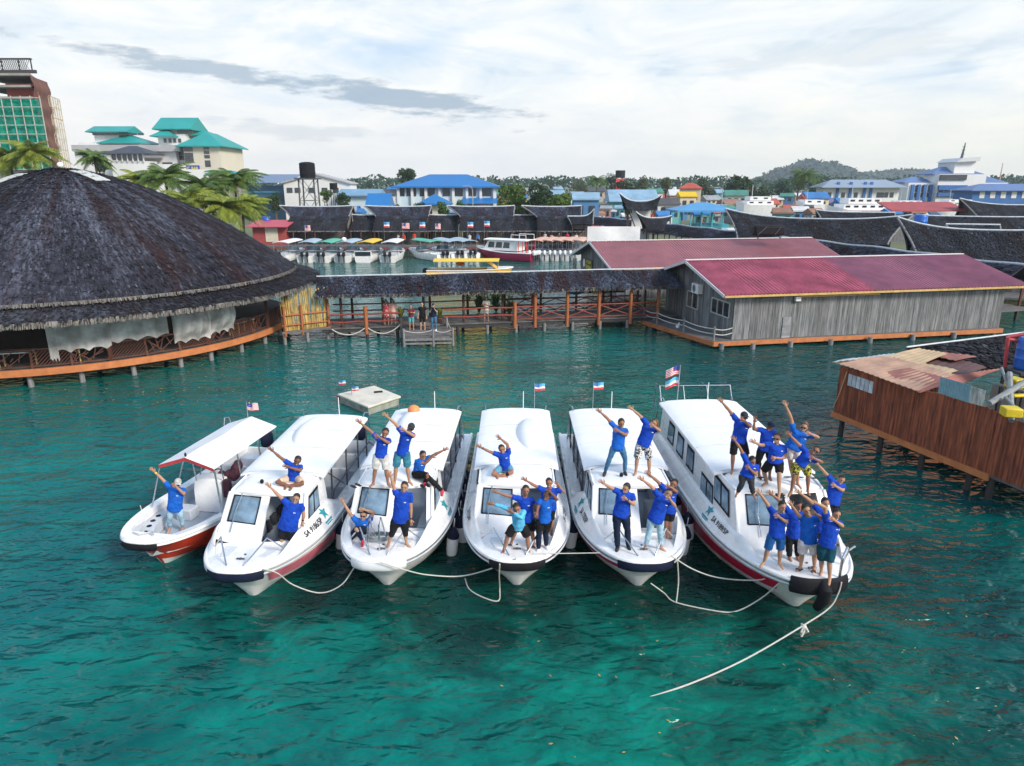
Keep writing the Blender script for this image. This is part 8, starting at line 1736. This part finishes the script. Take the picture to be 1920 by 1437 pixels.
def on_pier(x, b=.5): s = px_s(x); return pA+pp(s, b, 0)
stander('woman in a red patterned dress standing behind the pier rail', on_pier(725, .5), 1.6, dict(shirt=patch_mat('red_white_print', (.50, .03, .05), (.65, .5, .48), 9, .56), hem=-1.0, legs=(('leggings', KBLACK, 1.0, .8),), skin=3, longhair=True), 0)
stander('woman in a pale pink dress standing right of the woman in red', on_pier(738, .5), 1.6, dict(shirt=cloth('pale_pink_dress', (.58, .36, .34)), hem=-1.0, legs=(('leggings', KBLACK, .6, .8),), skin=3, longhair=True), 10)
def on_stage(x, y): return G(x, y, .62)
stander('person in a maroon shirt and teal shorts on the landing stage', on_stage(772, 619), 1.58, dict(shirt=cloth('maroon_shirt', (.13, .02, .04)), legs=SH(cloth('aqua_shorts', (.08, .35, .42))), skin=1), 5, 'phone')
stander('man dressed all in black in the middle of the landing stage', on_stage(793, 619), 1.72, dict(shirt=KBLACK, hem=-.3, legs=SH(KBLACK, 1.0), skin=3), -5)
T = stander('photographer in dark top and jeans on the landing stage', on_stage(814, 620), 1.68, dict(shirt=KNAVY, legs=TR(JEAN), skin=3, hat=('cap', KGREY), feet=('shoe', WHITE)), 0, 'camera')
q = on_stage(814, 620)+Vector((0, -.30, 1.44)); k = MB(); k.box((0, 0, 0), (.15, .08, .10)); k.tube([(0, -.03, 0), (0, -.14, 0)], .04, 12); tag(k.build('camera', BLACK, loc=q, org=(0, 0, 0)), 'black camera held up by the photographer on the landing stage', 'camera')
stander('woman in a white dress between the potted plants on the pier', on_pier(914, .45), 1.56, dict(shirt=cloth('white_dress', (.62, .58, .55)), hem=-.75, legs=(('leggings', PINKW, .6, .8),), skin=3, longhair=True, hair=HAIRB), 0, 'phone')
stander('person in red walking on the right part of the covered pier', on_pier(1010, 1.6), 1.65, dict(shirt=cloth('brick_red_shirt', (.28, .05, .04)), legs=SH(KGREY), skin=1, vox=.03), 60)
FARP = [(748, 'white', (.65, .65, .65), KGREY, 'in a white shirt by the second far hut'), (757, 'red', (.55, .03, .03), KBLACK, 'in a red top beside the white-shirted one on the far quay'), (776, 'bright red', (.62, .05, .04), JEAN, 'in bright red near the bow of the green-canopied boat'), (881, 'white', (.66, .66, .64), KNAVY, 'in a white shirt before the third far hut'), (896, 'blue', (.03, .15, .42), KBLACK, 'in a blue shirt near the maroon boat'), (1022, 'white', (.66, .64, .62), KGREY, 'in a white shirt behind the salmon canopies, left'), (1034, 'pink', (.62, .28, .28), KBLACK, 'in pink behind the middle salmon canopy'), (1048, 'dark', (.04, .04, .05), KGREY, 'in dark clothes behind the salmon canopies'), (1064, 'crimson', (.50, .03, .08), KBLACK, 'in crimson at the right end of the far quay'), (1080, 'cream', (.60, .52, .40), JEAN, 'in cream beside the white hoarding')]
for i, (x, cn, c, lg, lab) in enumerate(FARP):
    q = P(x, 466, 96.4); stander('person '+lab, Vector((q.x, 96.2+(i % 3)*.5, 1.18)), 1.62+.06*(i % 3), dict(shirt=cloth('far_%s_shirt' % cn.replace(' ', '_'), c), legs=TR(lg) if i % 2 else SH(lg), skin=i % 4, vox=.045, nocollar=True), (i*37) % 90-45, 'down', 'people on the far quay')
# loose things on the boats
def flipflop(q, rz, label):
    k = MB()
    for dx in (-.07, .07):
        k.tube([(dx, -.11, 0), (dx, 0, 0), (dx, .11, 0)], [.04, .05, .038], 10, flat=.3); k.tube([(dx-.04, 0, .01), (dx, -.06, .045), (dx+.04, 0, .01)], .009, 5)
    o = k.build('sandals', SANDAL, loc=q, org=(0, 0, 0)); o.rotation_euler = (0, 0, rz); return tag(o, label, 'sandals')
flipflop(G(667, 911, RF_), .8, 'dark sandals lying left of the men on the plain white roof'); flipflop(G(797, 911, RF_), .4, 'dark sandals beside the seated man with red shoes'); flipflop(G(1463, 930, RB), 1.2, 'black sandals by the feet of the man in camouflage shorts')
k = MB(); k.box((0, 0, 0), (.075, .012, .15)); q = P(900+940*.1183, 890+625*.1183, 14.4); tag(k.build('phone', mat('pink_phone', (.65, .16, .28), .4), loc=q, org=(0, 0, 0)), 'pink phone held by the man with leggings', 'phone')
flush()

# ================================================================== HAZE
hz_m = bpy.data.materials.new('haze_air'); hz_m.use_nodes = True; t = hz_m.node_tree; new_nodes(t)
pv = N(t, 'ShaderNodeVolumePrincipled', None, Color=(.80, .90, 1.0, 1), Density=.0002)
t.links.new(pv.outputs[0], N(t, 'ShaderNodeOutputMaterial').inputs['Volume'])
k = MB(); k.box((0, 1300, 45), (5000, 2760, 96))
tag(k.build('haze', hz_m, smooth=False), kind='stuff')
